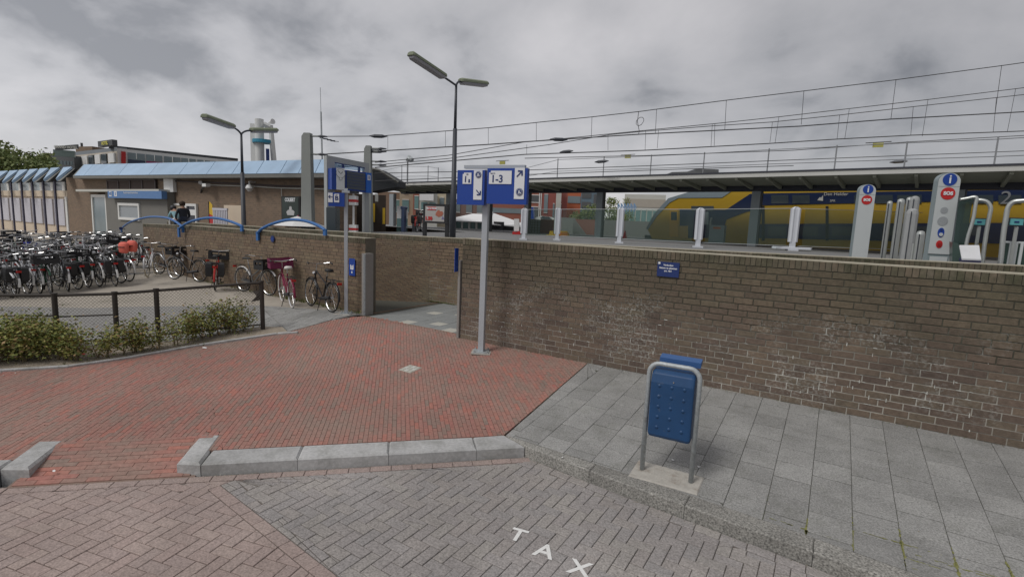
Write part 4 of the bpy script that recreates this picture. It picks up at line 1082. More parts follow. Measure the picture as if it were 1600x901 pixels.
for i in range(len(hl) - 1):
    nn = 3
    for j in range(nn):
        t = (j + .5 * (i % 2 == 0)) / nn
        p = lerp(hl[i], hl[i + 1], t); h = hh[i] + (hh[i + 1] - hh[i]) * t; w = ww[i] + (ww[i + 1] - ww[i]) * t
        lab = 'yellow-green leafy shrub at the dense left end of the hedge' if i < 3 else ('sparse leggy shrub with bare stems in the middle of the hedge' if i < 6 else 'dark green shrub near the right end post of the chain link fence')
        shrub(p[0] - .08, p[1] + rs.uniform(-.02, .12), h * rs.uniform(.85, 1.05), w, rs, lab)
        if i < 3: shrub(p[0] - .45 - rs.uniform(0, .3), p[1] + .22, h * .95, w, rs, lab)
# litter by the hedge
def litter(px, m, label, s_=.05):
    mb = MB(); x, y, z = px; n = 7; a0 = random.uniform(0, 6)
    ring = [(x + s_ * random.uniform(.6, 1.2) * math.cos(a0 + k * 6.283 / n), y + s_ * .6 * random.uniform(.6, 1.2) * math.sin(a0 + k * 6.283 / n), z + random.uniform(.004, .02)) for k in range(n)]
    mb.faces(ring + [(x, y, z + s_ * .5)], [(k, (k + 1) % n, n) for k in range(n)] + [tuple(range(n))])
    o = mb.build('litter', m, None); return tag(o, label, 'litter')
litter((-10.311, 3.103, 0.0), M_REDP, 'crumpled red wrapper lying on soil beneath the hedge', .07)
litter((-9.331, 4.54, 0.0), M_WHITE, 'crumpled white paper on the soil beside the edging kerb', .06)
litter((-6.012, 1.526, -0.06), M_WHITE, 'small white scrap on the red lowered kerb ramp', .02)
litter((-2.201, 4.617, 0.0), M_WHITE, 'white bird dropping on the aggregate kerb near its left end', .018)
for k, (px, py) in enumerate(((1051,719),(1091,731),(1112,747),(1402,777),(1010,556+60))): pass
litter((-1.199, 5.193, 0.044), M_WHITE, 'small white scrap on the pavement between the bin legs', .018)
litter((-0.944, 5.207, 0.045), M_WHITE, 'small white scrap on the pavement just right of the bin', .018)
# square access cover in the red paving
c_ = (-5.468, 5.732, 0.094)
cov = thing('access_cover', c_, 'small square pale access cover set in the red paving', 'cover')
mb = MB(); mb.prism([(c_[0] - .13, c_[1] - .13), (c_[0] + .13, c_[1] - .13), (c_[0] + .13, c_[1] + .13), (c_[0] - .13, c_[1] + .13)], -.03, .0035, zf=gz, ch=.003)
mb.build('cover_frame', M_SLABL, cov)
for i in range(3):
    for j in range(3):
        mb = MB(); x_, y_ = c_[0] - .08 + i * .08, c_[1] - .08 + j * .08
        mb.prism(rect(x_ - .034, y_ - .034, x_ + .034, y_ + .034), .0, .008, zf=gz); mb.build('cover_tile', M_PALE if (i + j) % 2 else M_SLABL, cov)
# ---------------------------------------------------------------- bicycles
MF = {k: mat('bicycle_paint_' + k, c, .35, .1 if k != 'silver' else .6, vary=.05) for k, c in dict(black=(.015, .015, .018), silver=(.45, .46, .48), white=(.65, .65, .66), green=(.02, .07, .04), blue=(.02, .04, .16), red=(.42, .03, .025), grey=(.12, .125, .13), burgundy=(.2, .015, .05)).items()}
M_SADDLE = mat('saddle_black', (.02, .02, .02), .6); M_SADDLEW = mat('saddle_white', (.65, .64, .6), .6)
M_REFL = mat('red_rear_light', (.42, .015, .012), .25)
def bike(name, label, frame='black', tyre=M_RUBBER, saddle=M_SADDLE, group=None, guard=None, crate=None, bags=None, high=False, whitep=True):
    b = thing(name, (0, 0, 0), label, 'bicycle', group); fm = MF[frame]; gm = guard or fm
    R_ = .34; xr, xf = -.52, .57
    f = MB(); BBx, BBz = -.08, .27; st = (-.24, .0, .80); ht, hb = (.33, 0, .88), (.385, 0, .68)
    f.tube([(BBx, 0, BBz), st], .016, 6); f.tube([(BBx, 0, BBz), hb], .018, 6); f.tube([(-.20, 0, .62) if high else (-.145, 0, .45), ht if high else (.36, 0, .76)], .016, 6); f.tube([hb, ht], .021, 6)
    for s_ in (-.05, .05): f.tube([(BBx, s_ * .6, BBz), (xr, s_, R_)], .01, 5); f.tube([(-.21, s_ * .3, .66), (xr, s_, R_)], .008, 5)
    f.build('frame', fm, b)
    mb = MB()
    for s_ in (-.05, .05): mb.tube([(.385, s_ * .7, .70), (.42, s_, .55), (xf, s_, R_)], .011, 5)
    mb.build('fork', fm, b)
    for xc in (xr, xf):
        w = MB(); n = 22
        w.tube([(xc + (R_ - .035) * math.cos(2 * math.pi * k / n), 0, R_ + (R_ - .035) * math.sin(2 * math.pi * k / n)) for k in range(n)], .010, 4, closed=True)
        for k in range(14):
            a = 2 * math.pi * k / 14; w.tube([(xc, .02 * (-1) ** k, R_), (xc + (R_ - .04) * math.cos(a), 0, R_ + (R_ - .04) * math.sin(a))], .0022, 3, cap=False)
        w.cyl((xc, -.04, R_), (xc, .04, R_), .022, 8)
        wo = w.build('wheel', M_CHROME, b)
        t = MB(); t.tube([(xc + (R_ - .018) * math.cos(2 * math.pi * k / n), 0, R_ + (R_ - .018) * math.sin(2 * math.pi * k / n)) for k in range(n)], .019, 6, closed=True)
        t.build('tyre', tyre, wo, smooth=True)
    def guard_(xc, a0, a1, nm, m_, wh=True):
        mb = MB(); n = 12; vs = []
        for k in range(n + 1):
            a = a0 + (a1 - a0) * k / n
            for s_, rr__ in ((-.026, .358), (-.014, .372), (.014, .372), (.026, .358)): vs.append((xc + rr__ * math.cos(a), s_, R_ + rr__ * math.sin(a)))
        mb.faces(vs, [(k * 4 + j, k * 4 + j + 1, k * 4 + 5 + j, k * 4 + 4 + j) for k in range(n) for j in range(3)])
        mb.build(nm, m_, b)
    guard_(xr, R(25), R(150), 'mudguard', gm); guard_(xr, R(151), R(188), 'mudguard_tip', M_WHITE if whitep else gm); guard_(xf, R(35), R(165), 'mudguard', gm)
    mb = MB(); mb.tube([(-.52, .045, R_), (-.3, .05, .30), (BBx, .055, BBz)], .045, 6); mb.build('chain_case', M_BLACK, b)
    mb = MB(); mb.cyl((-.08, -.13, .27), (-.08, .13, .27), .010, 5); mb.box((-.17, -.15, .2), (.09, .07, .02)); mb.box((.0, .15, .34), (.09, .07, .02)); mb.tube([(-.08, -.1, .27), (-.17, -.11, .2)], .009, 5); mb.tube([(-.08, .1, .27), (.0, .11, .34)], .009, 5); mb.build('pedals', M_BLACK, b)
    mb = MB(); mb.cyl(st, (-.265, 0, .93), .013, 6); mb.build('seat_post', M_CHROME, b)
    sd2 = MB(); vs = []
    for xx, wd, zt_, th_ in ((-.41, .07, .965, .05), (-.36, .10, .985, .06), (-.27, .075, .975, .055), (-.17, .028, .97, .04), (-.12, .016, .96, .03)):
        vs += [(xx, -wd, zt_ - th_), (xx, -wd * .8, zt_ - .008), (xx, 0, zt_), (xx, wd * .8, zt_ - .008), (xx, wd, zt_ - th_)]
    sd2.faces(vs, [(k * 5 + j, k * 5 + j + 1, k * 5 + 6 + j, k * 5 + 5 + j) for k in range(4) for j in range(4)] + [(0, 1, 2, 3, 4), (20, 21, 22, 23, 24)] + [(k * 5, k * 5 + 5, k * 5 + 9, k * 5 + 4) for k in range(4)])
    sd2.build('saddle', saddle, b, smooth=True)
    h = MB(); h.tube([ht, (.315, 0, 1.04)], .012, 6)
    h.tube([(.12, -.29, 1.07), (.22, -.27, 1.085), (.31, -.17, 1.06), (.325, 0, 1.045), (.31, .17, 1.06), (.22, .27, 1.085), (.12, .29, 1.07)], .012, 6); h.build('handlebar', M_CHROME, b)
    for s_ in (-1, 1): mb = MB(); mb.tube([(.09, s_ * .293, 1.066), (.2, s_ * .275, 1.083)], .017, 6); mb.build('grip', M_BLACK, b)
    mb = MB(); mb.tube([(.40, 0, .80), (.45, 0, .82)], [.03, .045], 8); mb.build('headlight', M_CHROME, b)
    rk = MB()
    for s_ in (-.07, .07): rk.tube([(-.28, s_ * .5, .72), (-.36, s_, .745), (-.82, s_, .745)], .007, 5); rk.tube([(-.7, s_, .745), (xr, s_ * .8, R_)], .006, 4)
    rk.tube([(-.82, -.07, .745), (-.82, .07, .745)], .007, 5); rk.tube([(-.6, -.07, .745), (-.6, .07, .745)], .006, 4); rk.tube([(-.45, -.07, .745), (-.45, .07, .745)], .006, 4)
    rk.build('luggage_rack', M_BLACK, b)
    mb = MB(); mb.box((-.855, 0, .69), (.03, .10, .05)); mb.build('rear_light', M_REFL, b)
    mb = MB(); mb.tube([(-.1, .07, .26), (-.16, .16, .0)], .009, 5); mb.build('kickstand', M_BLACK, b)
    if crate:
        cx_, cz_, m_ = crate; c = MB(); w, l, hh_ = .19, .26, .24; th = .012
        for sy in (-1, 1):
            for zz0, zz1 in ((0, .12), (.19, .24)): c.box((cx_, sy * l, cz_ + (zz0 + zz1) / 2), (2 * w, th, zz1 - zz0))
            for xx in (-w + .03, 0, w - .03): c.box((cx_ + xx, sy * l, cz_ + .155), (.06, th, .07))
        for sx in (-1, 1):
            for zz0, zz1 in ((0, .12), (.19, .24)): c.box((cx_ + sx * w, 0, cz_ + (zz0 + zz1) / 2), (th, 2 * l - th - .002, zz1 - zz0))
            for yy in (-l + .04, l - .04): c.box((cx_ + sx * w, yy, cz_ + .155), (th, .07, .07))
        c.box((cx_, 0, cz_ + .006), (2 * w, 2 * l, .012)); c.build('crate', m_, b)
        c = MB(); c.tube([(cx_, -.1, cz_ - .004), (cx_, .1, cz_ - .004)], .008, 5); c.tube([(cx_ - .05, 0, cz_ - .006), (xf if cx_ > 0 else xr, 0, R_ + .37)], .008, 5); c.build('carrier_strut', fm, b)
    if bags:
        for s_ in (-1, 1):
            c = MB(); y = s_ * .15; vs = []
            for zz_, hx, hy in ((.40, .13, .05), (.46, .17, .075), (.66, .18, .08), (.76, .17, .07), (.79, .14, .05)):
                vs += [(-.58 + sx * hx, y + sy * hy, zz_) for sx, sy in ((-1, -1), (1, -1), (1, 1), (-1, 1))]
            c.faces(vs, [(k * 4 + j, k * 4 + (j + 1) % 4, k * 4 + 4 + (j + 1) % 4, k * 4 + 4 + j) for k in range(4) for j in range(4)] + [(0, 1, 2, 3), (16, 17, 18, 19)])
            c.build('pannier', bags, b)
        c = MB(); c.box((-.58, 0, .775), (.2, .26, .02)); c.build('pannier_flap', bags, b)
    return b
def place(b, rear, ang, lean=0.0, z=None):
    """rear wheel contact point and heading"""
    zz0 = gz(rear[1]) if z is None else z
    c, s = math.cos(ang), math.sin(ang)
    b.rotation_euler = (lean, 0, ang)
    b.location = (rear[0] + .52 * c, rear[1] + .52 * s, zz0)
YW = -.04
# the row along the wall, right to left
b6 = bike('bicycle', 'black bicycle with red rear light leaning at the wall, nearest the slim sign pole', 'black', high=True, whitep=False)
place(b6, (-9.55, 7.42), R(168), .05)
b5 = bike('bicycle', 'bicycle with white saddle, pale tyres and burgundy front crate', 'burgundy', tyre=M_TYREW, saddle=M_SADDLEW, crate=(.52, .86, mat('burgundy_crate', (.16, .012, .06), .6)), whitep=False)
place(b5, (-10.72, 7.22), R(158), -.04)
b4 = bike('bicycle', 'grey bicycle with white mudguards and a large black crate in front', 'grey', guard=M_WHITE, crate=(.55, .72, M_BLACK), tyre=M_RUBBER)
place(b4, (-13.75, 7.78), R(4), .03)
b3 = bike('bicycle', 'red bicycle with black panniers, seen end-on against the wall', 'red', guard=MF['red'], bags=M_BLACK, crate=(.52, .8, M_BLACK), whitep=False)
place(b3, (-14.42, 7.35), R(148), .05)
b2 = bike('bicycle', 'dark bicycle with silver fork turned away beside the red one', 'black', high=True, whitep=False)
place(b2, (-16.4, 7.9), R(192), .05)
b1 = bike('bicycle', 'silver bicycle with a black front basket, fourth from the red one leftwards', 'silver', crate=(.55, .74, M_BLACK), whitep=False)
place(b1, (-19.2, 8.0), R(6), .04); b1['label'] = 'silver bicycle with a black front basket, leftmost of the single wall row'
b7 = bike('bicycle', 'white bicycle with a cream front tyre, last of the crowded stand', 'white', saddle=M_SADDLE, tyre=M_TYREC, high=False, whitep=False)
place(b7, (-18.5, 7.35), R(146), -.03)
# the crowded stand: rows one behind the other, tails towards the viewer
protos = []
specs = [('black', None, None, None, 'black bicycle with a white mudguard tip in the crowded stand'), ('silver', None, None, None, 'silver bicycle in the crowded stand'), ('grey', None, M_BLACK, None, 'grey bicycle with black panniers in the crowded stand'),
         ('green', None, None, (.5, .84, M_BLACK), 'dark green bicycle with a front crate in the crowded stand'), ('black', M_CHROME, None, None, 'black bicycle with bright mudguards in the crowded stand'), ('blue', None, mat('blue_bag', (.02, .035, .3), .7), None, 'blue bicycle with blue bags in the crowded stand'),
         ('white', None, None, None, 'white bicycle in the crowded stand')]
for k, (fr, gd, bg, cr, lb) in enumerate(specs):
    b = bike('bicycle', lb, fr, guard=gd, bags=bg, crate=cr, group='bicycles packed in the crowded stand', high=(k % 2 == 0)); protos.append(b)
used = set(); rb = random.Random(21)
rows = [(-18.1, 3.0, 6.75, .0), (-20.0, 2.4, 7.4, .0), (-21.9, 3.2, 8.7, 0), (-24.2, 3.4, 9.3, 0), (-26.4, 4.2, 9.9, 0)]
order = [0, 1, 4, 6, 2, 1, 0, 3, 1, 4, 6, 4, 2, 1, 0, 6, 3, 1, 4, 0, 1, 3, 6, 5]
rowname = ['front row', 'second row', 'middle row', 'fourth row', 'rearmost row']
cnt = 0
for ri, (x, y0, y1, dz) in enumerate(rows):
    y = y0; i = 0
    while y < y1:
        k = order[(i * 3 + ri * 5 + rb.randrange(3)) % len(order)]
        if k in used: b = copy_tree(protos[k])
        else: b = protos[k]; used.add(k)
        flip = rb.random() < (.12 if ri == 0 else .35)
        ang = R(180) + R(rb.uniform(-11, 9)) + (math.pi if flip else 0)
        xx = x + rb.uniform(-.3, .3) + .03 * (y - y0); 
        place(b, (xx - (1.0 if flip else 0), y), ang, rb.uniform(-.09, .09)); b.location.z += rb.choice((0, 0, .0, .12)) if ri else 0
        cn = specs[k][4]
        b['label'] = cn.replace('in the crowded stand', 'packed in the ' + rowname[ri] + ' of the crowded stand')
        cnt += 1; i += 1
        y += rb.uniform(.21, .31)
for k, p in enumerate(protos):
    if k not in used: place(p, (-21 - k, 5.0), R(180))
# a bicycle thrown up on its tail, one wheel high above the heap
bt = copy_tree(protos[1]); bt['label'] = 'silver bicycle standing tipped up with its front wheel raised above the heap'
bt.rotation_euler = (0, R(-32), R(165)); bt.location = (-19.9, 6.2, .42)
# orange-red bags on a heap bicycle
M_ORB = mat('orange_red_bag', (.72, .15, .11), .7, vary=.15)
rbg = thing('saddle_bags', (-16.882, 6.245, 1.076), 'bright orange-red double bicycle bags on top of the crowded stand', 'bag')
for cx_, cy_, sc in ((193, 388, 1.0), (207, 386, 1.05)):
    pass
for p_, sc in (((-17.098, 6.236, 1.299), 1.0), ((-17.125, 6.451, 1.331), 1.05)):
    mb = MB(); vs = []; F_ = Vector((.92, .38, 0))
    for zz_, a_, b__ in ((-.15, .10, .06), (-.12, .14, .09), (.08, .155, .10), (.14, .12, .08), (.16, .08, .05)):
        for q in range(10):
            an = q * 2 * math.pi / 10; vs.append((p_[0] + sc * (F_.x * a_ * math.cos(an) - F_.y * b__ * math.sin(an)), p_[1] + sc * (F_.y * a_ * math.cos(an) + F_.x * b__ * math.sin(an)), p_[2] + sc * zz_ + random.uniform(-.008, .008)))
    mb.faces(vs, [(k * 10 + j, k * 10 + (j + 1) % 10, k * 10 + 10 + (j + 1) % 10, k * 10 + 10 + j) for k in range(4) for j in range(10)] + [tuple(range(10)), tuple(range(40, 50))])
    mb.build('bag', M_ORB, rbg, smooth=True)
    mb = MB(); mb.box((p_[0], p_[1], p_[2] + .02), (.2, .22, .02), .4); mb.build('strap', M_BLACK, rbg)
# bicycle racks
rk = thing('bicycle_rack', (-19.2, 2.5, 0), 'low grey steel rack holding the crowded bicycles', 'bicycle rack')
for xx in (-19.3, -21.2, -23.4):
    mb = MB(); mb.cyl((xx, 1.5, .12), (xx, 8.3, .32), .02, 6); mb.build('rail', M_RAILG, rk)

# ---------------------------------------------------------------- weeds along wall foot and joints
rw = random.Random(8); wd = MB()
def tuft(x, y, z, s_):
    for k in range(rw.randint(4, 8)):
        a = rw.uniform(0, 6.28); l = s_ * rw.uniform(.5, 1.2); d = Vector((math.cos(a), math.sin(a), 0)); p = Vector((x, y, z)) + d * rw.uniform(0, s_ * .3)
        t = p + d * l * .6 + Vector((0, 0, l)); w = Vector((-d.y, d.x, 0)) * s_ * .07
        wd.faces([p - w, p + w, t], [(0, 1, 2)])
for k in range(230):
    x = rw.uniform(-17, -8.9); y = 8.15 + (x + 17.2) / 8.3 * (7.84 - 8.15) - rw.uniform(.02, .16); tuft(x, y, .25, rw.uniform(.02, .09) * (1.6 if rw.random() < .15 else 1))
for k in range(420):
    x = rw.uniform(-5.7, 3.5); tuft(x, 7.40 - abs(rw.gauss(0, .012)), .245, rw.uniform(.006, .02))
for k in range(200): tuft(-5.9 - rw.uniform(0, 2.9), 7.62 + rw.uniform(-.03, .03), .25, rw.uniform(.006, .02))
for k in range(240): tuft(rw.uniform(-9.2, -8.2), 10.24, .25, rw.uniform(.01, .05))
for k in range(200): x = rw.uniform(-24, -18); tuft(x, rw.uniform(3, 8), .2, rw.uniform(.03, .09))
for k in range(600):
    i = rw.randrange(1, 12); x = i * .327 + .04 + rw.gauss(0, .004) - .654; y = kcurve(KBX, x) + .02 + abs(rw.gauss(0, .35)); tuft(x, y, gz(y) - .004, rw.uniform(.004, .012))
for k in range(300):
    p = lerp((-9.62, 2.7), (-9.4, 5.7), rw.random()); tuft(p[0] - rw.uniform(.0, 1.2), p[1] + rw.uniform(-.2, .2), gz(p[1]) + .01, rw.uniform(.015, .06))
tag(wd.build('weeds', M_WEED, None, fix=False), 'small green weeds growing along the wall foot and joints', 'weeds', kind='stuff')
# moss filling the slab joints towards the kerb on the right
ms = MB()
spots = [(i * .327 + .04, kcurve(KBX, i * .327) + .12 + rw.uniform(-.06, .3)) for i in (0, 1, 2, 3, 4, 5, 2, 3, 4, 6)]
for k in range(520):
    sx_, sy_ = spots[rw.randrange(len(spots))]
    if rw.random() < .62:
        x = sx_ + rw.gauss(0, .003); y = sy_ + rw.gauss(0, .10); l = rw.uniform(.008, .045); w = rw.uniform(.002, .009) * (1.6 if abs(y - sy_) < .05 else 1)
        if y < kcurve(KBX, x): continue
        ms.poly([(x - w, y, gz(y) + .0035), (x + w, y + .002, gz(y) + .0035), (x + w * .7, y + l, gz(y + l) + .0035), (x - w, y + l * .9, gz(y + l * .9) + .0035)])
    else:
        x = sx_ + rw.gauss(0, .13); y = sy_ + rw.gauss(0, .004); l = rw.uniform(.01, .05); w = rw.uniform(.002, .006)
        ms.poly([(x, y - w, gz(y) + .0035), (x + l, y - w, gz(y) + .0035), (x + l * .9, y + w, gz(y) + .0035), (x, y + w, gz(y) + .0035)])
ms.build('joint_moss', M_MOSS, pave, fix=False)['kind'] = 'stuff'
# pebbles, dead leaves and butts lying about; grit gathered in the gutter
pb_ = MB(); rq = random.Random(17)
def crumb(x, y, z, s_):
    n = 5; a0 = rq.uniform(0, 6); pts = [(x + s_ * rq.uniform(.5, 1.3) * math.cos(a0 + k * 1.257), y + s_ * rq.uniform(.4, 1.1) * math.sin(a0 + k * 1.257), z) for k in range(n)]
    pb_.faces(pts + [(x, y, z + s_ * .45)], [(k, (k + 1) % n, n) for k in range(n)])
for k in range(260): t = rq.uniform(-4, KLEN); q = K(t, -abs(rq.gauss(0, .03)) - .004); crumb(q[0], q[1], ROADZ + .0, rq.uniform(.002, .008))
for k in range(220): x = rq.uniform(-2.6, 2.4); crumb(x, kcurve(KFX, x) - abs(rq.gauss(0, .03)) - .005, ROADZ, rq.uniform(.002, .007))
for k in range(90): x = rq.uniform(-2.8, 2.5); y = rq.uniform(4.75, 7.3); crumb(x, y, gz(y) + .001, rq.uniform(.003, .008))
for k in range(140): x = rq.uniform(-9.3, -3.3); y = rq.uniform(3.4, 7.3); crumb(x, y, gz(y), rq.uniform(.003, .009))
for k in range(60): crumb(rq.uniform(-4.5, .3), rq.uniform(1.8, 4.2), ROADZ, rq.uniform(.002, .006))
for k in range(160): x = rq.uniform(-5.6, 2.5); y = 7.39 - abs(rq.gauss(0, .04)); crumb(x, y, gz(y), rq.uniform(.003, .010))
for k in range(500): p = lerp((-9.62, 2.7), (-9.4, 5.7), rq.uniform(-.6, 1)); crumb(p[0] - rq.uniform(.0, .9), p[1], gz(p[1]) + .012, rq.uniform(.004, .014))
tag(pb_.build('grit', mat('grit', (.3, .27, .22), .95, rndcols=[(.12, .1, .07), (.5, .46, .4), (.3, .25, .18), (.2, .17, .12), (.6, .58, .54)], vary=.2), None, fix=False), 'grit, dead leaves and small stones lying on the paving', 'grit', kind='stuff')
# ---------------------------------------------------------------- station building (left)
sb = thing('station_building', (-31.0, 12.9, .2), 'long low brown brick station building with a pale blue sloping eave', 'building')
FY = 12.9
cornx = -43.664; rightx = -16.781 - .1
zE = 4.083
mb = MB(); mb.wall((cornx, FY), (rightx, FY), .1, zE + .15, .4); mb.wall((rightx, FY + .4), (rightx, 14.4), .1, zE + .15, .4) ; mb.build('brick_facade', M_BBRICK, sb)
# sloping blue eave made of panels
seams = [-40.267, -38.756, -33.899, -30.218, -27.076, -24.532, -22.404, -20.566, -18.925, -17.731, -16.722, -15.947]
zb_e = [4.257, 4.209, 4.067, 4.016, 3.994]
zbE = sum(zb_e) / 5
ztE = 4.845
eT = [5.024, 4.997, 4.908, 4.841, 4.784, 4.738, 4.699, 4.666, 4.636, 4.614, 4.596, 4.582]
eB = [4.257, 4.241, 4.187, 4.147, 4.113, 4.085, 4.061, 4.041, 4.023, 4.01, 3.999, 3.991]
for (a, b, ta, tb, ba_, bb_) in zip(seams[:-1], seams[1:], eT[:-1], eT[1:], eB[:-1], eB[1:]):
    mb = MB(); g_ = .02
    mb.faces([(a + g_, 12.3, ba_), (b - g_, 12.3, bb_), (b - g_ - .55, 13.0, tb), (a + g_ - .55, 13.0, ta), (a + g_, 12.36, ba_ - .03), (b - g_, 12.36, bb_ - .03), (b - g_ - .55, 13.06, tb - .03), (a + g_ - .55, 13.06, ta - .03)],
             [(0, 1, 2, 3), (4, 7, 6, 5), (0, 4, 5, 1), (1, 5, 6, 2), (2, 6, 7, 3), (3, 7, 4, 0)])
    mb.build('eave_panel', M_EAVE, sb)
mb = MB(); mb.faces([(seams[0] - .3, 12.32, eB[0] - .01), (seams[-1], 12.32, eB[-1] - .01), (seams[-1] - .55, 13.02, eT[-1] - .05), (seams[0] - .85, 13.02, eT[0] - .05), (seams[0] - .3, 12.34, eB[0] - .16), (seams[-1], 12.34, eB[-1] - .16), (seams[-1], 13.1, eB[-1] - .16), (seams[0] - .85, 13.1, eB[0] - .16)], [(0, 1, 2, 3), (0, 4, 5, 1), (4, 7, 6, 5), (1, 5, 6, 2), (3, 7, 4, 0)]); mb.build('eave_soffit', M_SOFFIT, sb)
mb = MB(); mb.poly([(-70, 13.05, ztE - .06), (cornx, 13.05, ztE - .06), (rightx - .4, 13.08, eT[-1] - .08), (rightx - .4, 14.6, eT[-1] - .1), (-70, 14.6, ztE - .1)]); mb.build('roof', M_ROOFD, sb)
# left wing with fins, panels and saw-tooth canopies
LWx = -58.853 - 14
mb = MB(); mb.wall((LWx, FY + .25), (cornx, FY + .25), .1, 1.0, .2); mb.build('plinth', M_CREAM, sb)
mb = MB(); mb.wall((LWx, FY + .55), (cornx - .02, FY + .55), 2.9, ztE - .2, .2); mb.build('upper_wall', M_DARKIN, sb)
mb = MB(); mb.wall((LWx, FY + .2), (cornx - .02, FY + .2), 2.971, 3.391, .2); mb.build('cream_band', M_CREAM, sb)
mb = MB(); mb.wall((LWx, FY + .3), (cornx - .02, FY + .3), 1.0, 2.975, .2); mb.build('panel_backing', M_CREAM, sb)
zc0, zc1 = 2.971, 3.391
zw1 = 3.993
fx = [-63.501, -60.073, -57.085, -54.155, -51.732, -49.325, -47.075, -44.847]
for k in range(len(fx)):
    x = fx[k]
    mb = MB(); mb.box((x, 12.62, (zw1 + .15) / 2), (.22, .08, zw1 - .15)); mb.build('fin', M_NAVYD if 'M_NAVYD' in globals() else mat('dark_violet_steel', (.03, .028, .06), .5), sb)
    nx_ = fx[k + 1] if k < len(fx) - 1 else cornx
    if k == len(fx) - 1:
        mb = MB(); mb.box(((x + nx_) / 2 + .1, FY + .1, zc0 / 2 + .2), (nx_ - x - .8, .1, zc0 - .4)); mb.build('tall_window', M_GLASSD, sb)
        mb = MB(); mb.box((nx_ - .35, FY + .05, zc0 / 2 + .2), (.35, .12, zc0 - .4)); mb.build('window_frame', M_WFRAME, sb)
    else:
        mb = MB(); mb.box(((x + nx_) / 2, FY + .22, (zc0 - .15 + 1.0) / 2), (nx_ - x - .35, .1, zc0 - 1.15)); mb.build('lilac_panel', M_LILAC, sb)
    w = MB(); w.box(((x + nx_) / 2, FY + .4, (zc1 + zw1) / 2), (nx_ - x - .3, .08, zw1 - zc1)); wo = w.build('window', M_GLASSM if k < 5 else M_GLASSD, sb)
    f = MB(); f.box((nx_ - .45, FY + .34, (zc1 + zw1) / 2), (.5, .08, zw1 - zc1)); f.build('window_frame', M_WFRAME, wo)
tips = [((-58.748, 11.9, 3.886), (-61.56, 13.0, 4.967), (-59.206, 13.0, 4.964)), ((-55.77, 11.9, 3.914), (-58.511, 13.0, 4.956), (-56.328, 13.0, 4.953)), ((-53.169, 11.9, 3.94), (-55.842, 13.0, 4.948), (-53.803, 13.0, 4.946)), ((-50.891, 11.9, 3.962), (-53.496, 13.0, 4.954), (-51.58, 13.0, 4.951)), ((-48.616, 11.9, 3.986), (-51.15, 13.0, 4.956), (-49.352, 13.0, 4.954)), ((-46.486, 11.9, 4.008), (-48.949, 13.0, 4.958), (-47.26, 13.0, 4.956)), ((-44.307, 11.9, 4.026), (-46.695, 13.0, 4.952), (-45.113, 13.0, 4.95)), ((-42.047, 11.9, 4.037), (-44.351, 13.0, 4.94), (-42.877, 13.0, 4.938))]
for tip, tl, tr_ in tips:
    mb = MB(); t2 = (tip[0] + .05, tip[1] + .06, tip[2] - .14)
    mb.faces([tip, tr_, tl, t2, (tr_[0], tr_[1] + .05, tr_[2] - .1), (tl[0], tl[1] + .05, tl[2] - .1)], [(0, 1, 2), (3, 5, 4), (0, 3, 4, 1), (1, 4, 5, 2), (2, 5, 3, 0)])
    mb.build('folded_eave', M_EAVE, sb)
    mb = MB(); mb.plate([t2, (tip[0] + .45, tip[1] + .06, tip[2] - .14), (tr_[0] + .1, tr_[1] + .1, tr_[2] - .12), (tr_[0] - .2, tr_[1] + .1, tr_[2] - .12)], (0, 1, 0), .04); mb.build('eave_underside', M_SOFFIT, sb)
# grey rendered annex with blue sign, white framed window, door, railing
ax0, ax1 = -36.383, -28.839
zA = 3.285
mb = MB(); mb.box(((ax0 + ax1) / 2, 12.68, zA / 2 + .1), (ax1 - ax0, .36, zA - .2)); an_ = mb.build('annex', M_GREYP, sb)
mb = MB(); x0, x1 = -39.924 , -29.033
mb.box(((x0 + x1) / 2, 12.55, zA + .06), (x1 - x0, .66, .13)); mb.build('annex_slab', M_PALE, an_)
bs = MB(); x0, x1 = -35.169, -28.72
zs0, zs1 = 2.928, 3.315
bs.box(((x0 + x1) / 2, 12.33, (zs0 + zs1) / 2), (x1 - x0, .25, zs1 - zs0)); bs.build('blue_fascia_sign', M_LBLUE, an_)
for k, xx in enumerate([-34.796, -34.116]):
    flat('sign_symbol', rect(-.17, -.14, .17, .14), (xx, 12.2, (zs0 + zs1) / 2 + .04), (1, 0, 0), M_SWHITE, an_, .004)
    put_text('NS' if k == 0 else 'S', .24, (xx, 12.19, (zs0 + zs1) / 2 + .04), (1, 0, 0), M_LBLUE, an_, bold=.01)
put_text('Reisinformatie & kaartverkoop', .14, (-32.217  , 12.2, (zs0 + zs1) / 2 + .10), (1, 0, 0), M_SWHITE, an_)
def framed(x0, x1, z0, z1, y, name, mg, parent, fw_=.1, mf=M_WFRAME):
    m_ = MB(); m_.box(((x0 + x1) / 2, y + .02, (z0 + z1) / 2), (x1 - x0 - fw_, .05, z1 - z0 - fw_)); w = m_.build(name, mg, parent)
    f = MB()
    f.box(((x0 + x1) / 2, y - .02, z1 - fw_ / 2), (x1 - x0, .10, fw_)); f.box(((x0 + x1) / 2, y - .02, z0 + fw_ / 2), (x1 - x0, .10, fw_))
    f.box((x0 + fw_ / 2, y - .018, (z0 + z1) / 2), (fw_, .10, z1 - z0 - 2 * fw_)); f.box((x1 - fw_ / 2, y - .018, (z0 + z1) / 2), (fw_, .10, z1 - z0 - 2 * fw_))
    f.build('frame', mf, w); return w
framed(-34.538, -31.873, 1.737, 2.673, 12.48, 'window', mat('blind_glass', (.28, .31, .33), .3, vary=.1), sb, .14)
framed(-38.619, -36.44, .2, 3.126, 12.6, 'door', M_GLASSM, sb, .16)
mb = MB(); mb.box((-37.875, 12.8, 1.5), (2.6, .2, 3.0)); mb.build('door_surround', M_GREYP, sb)
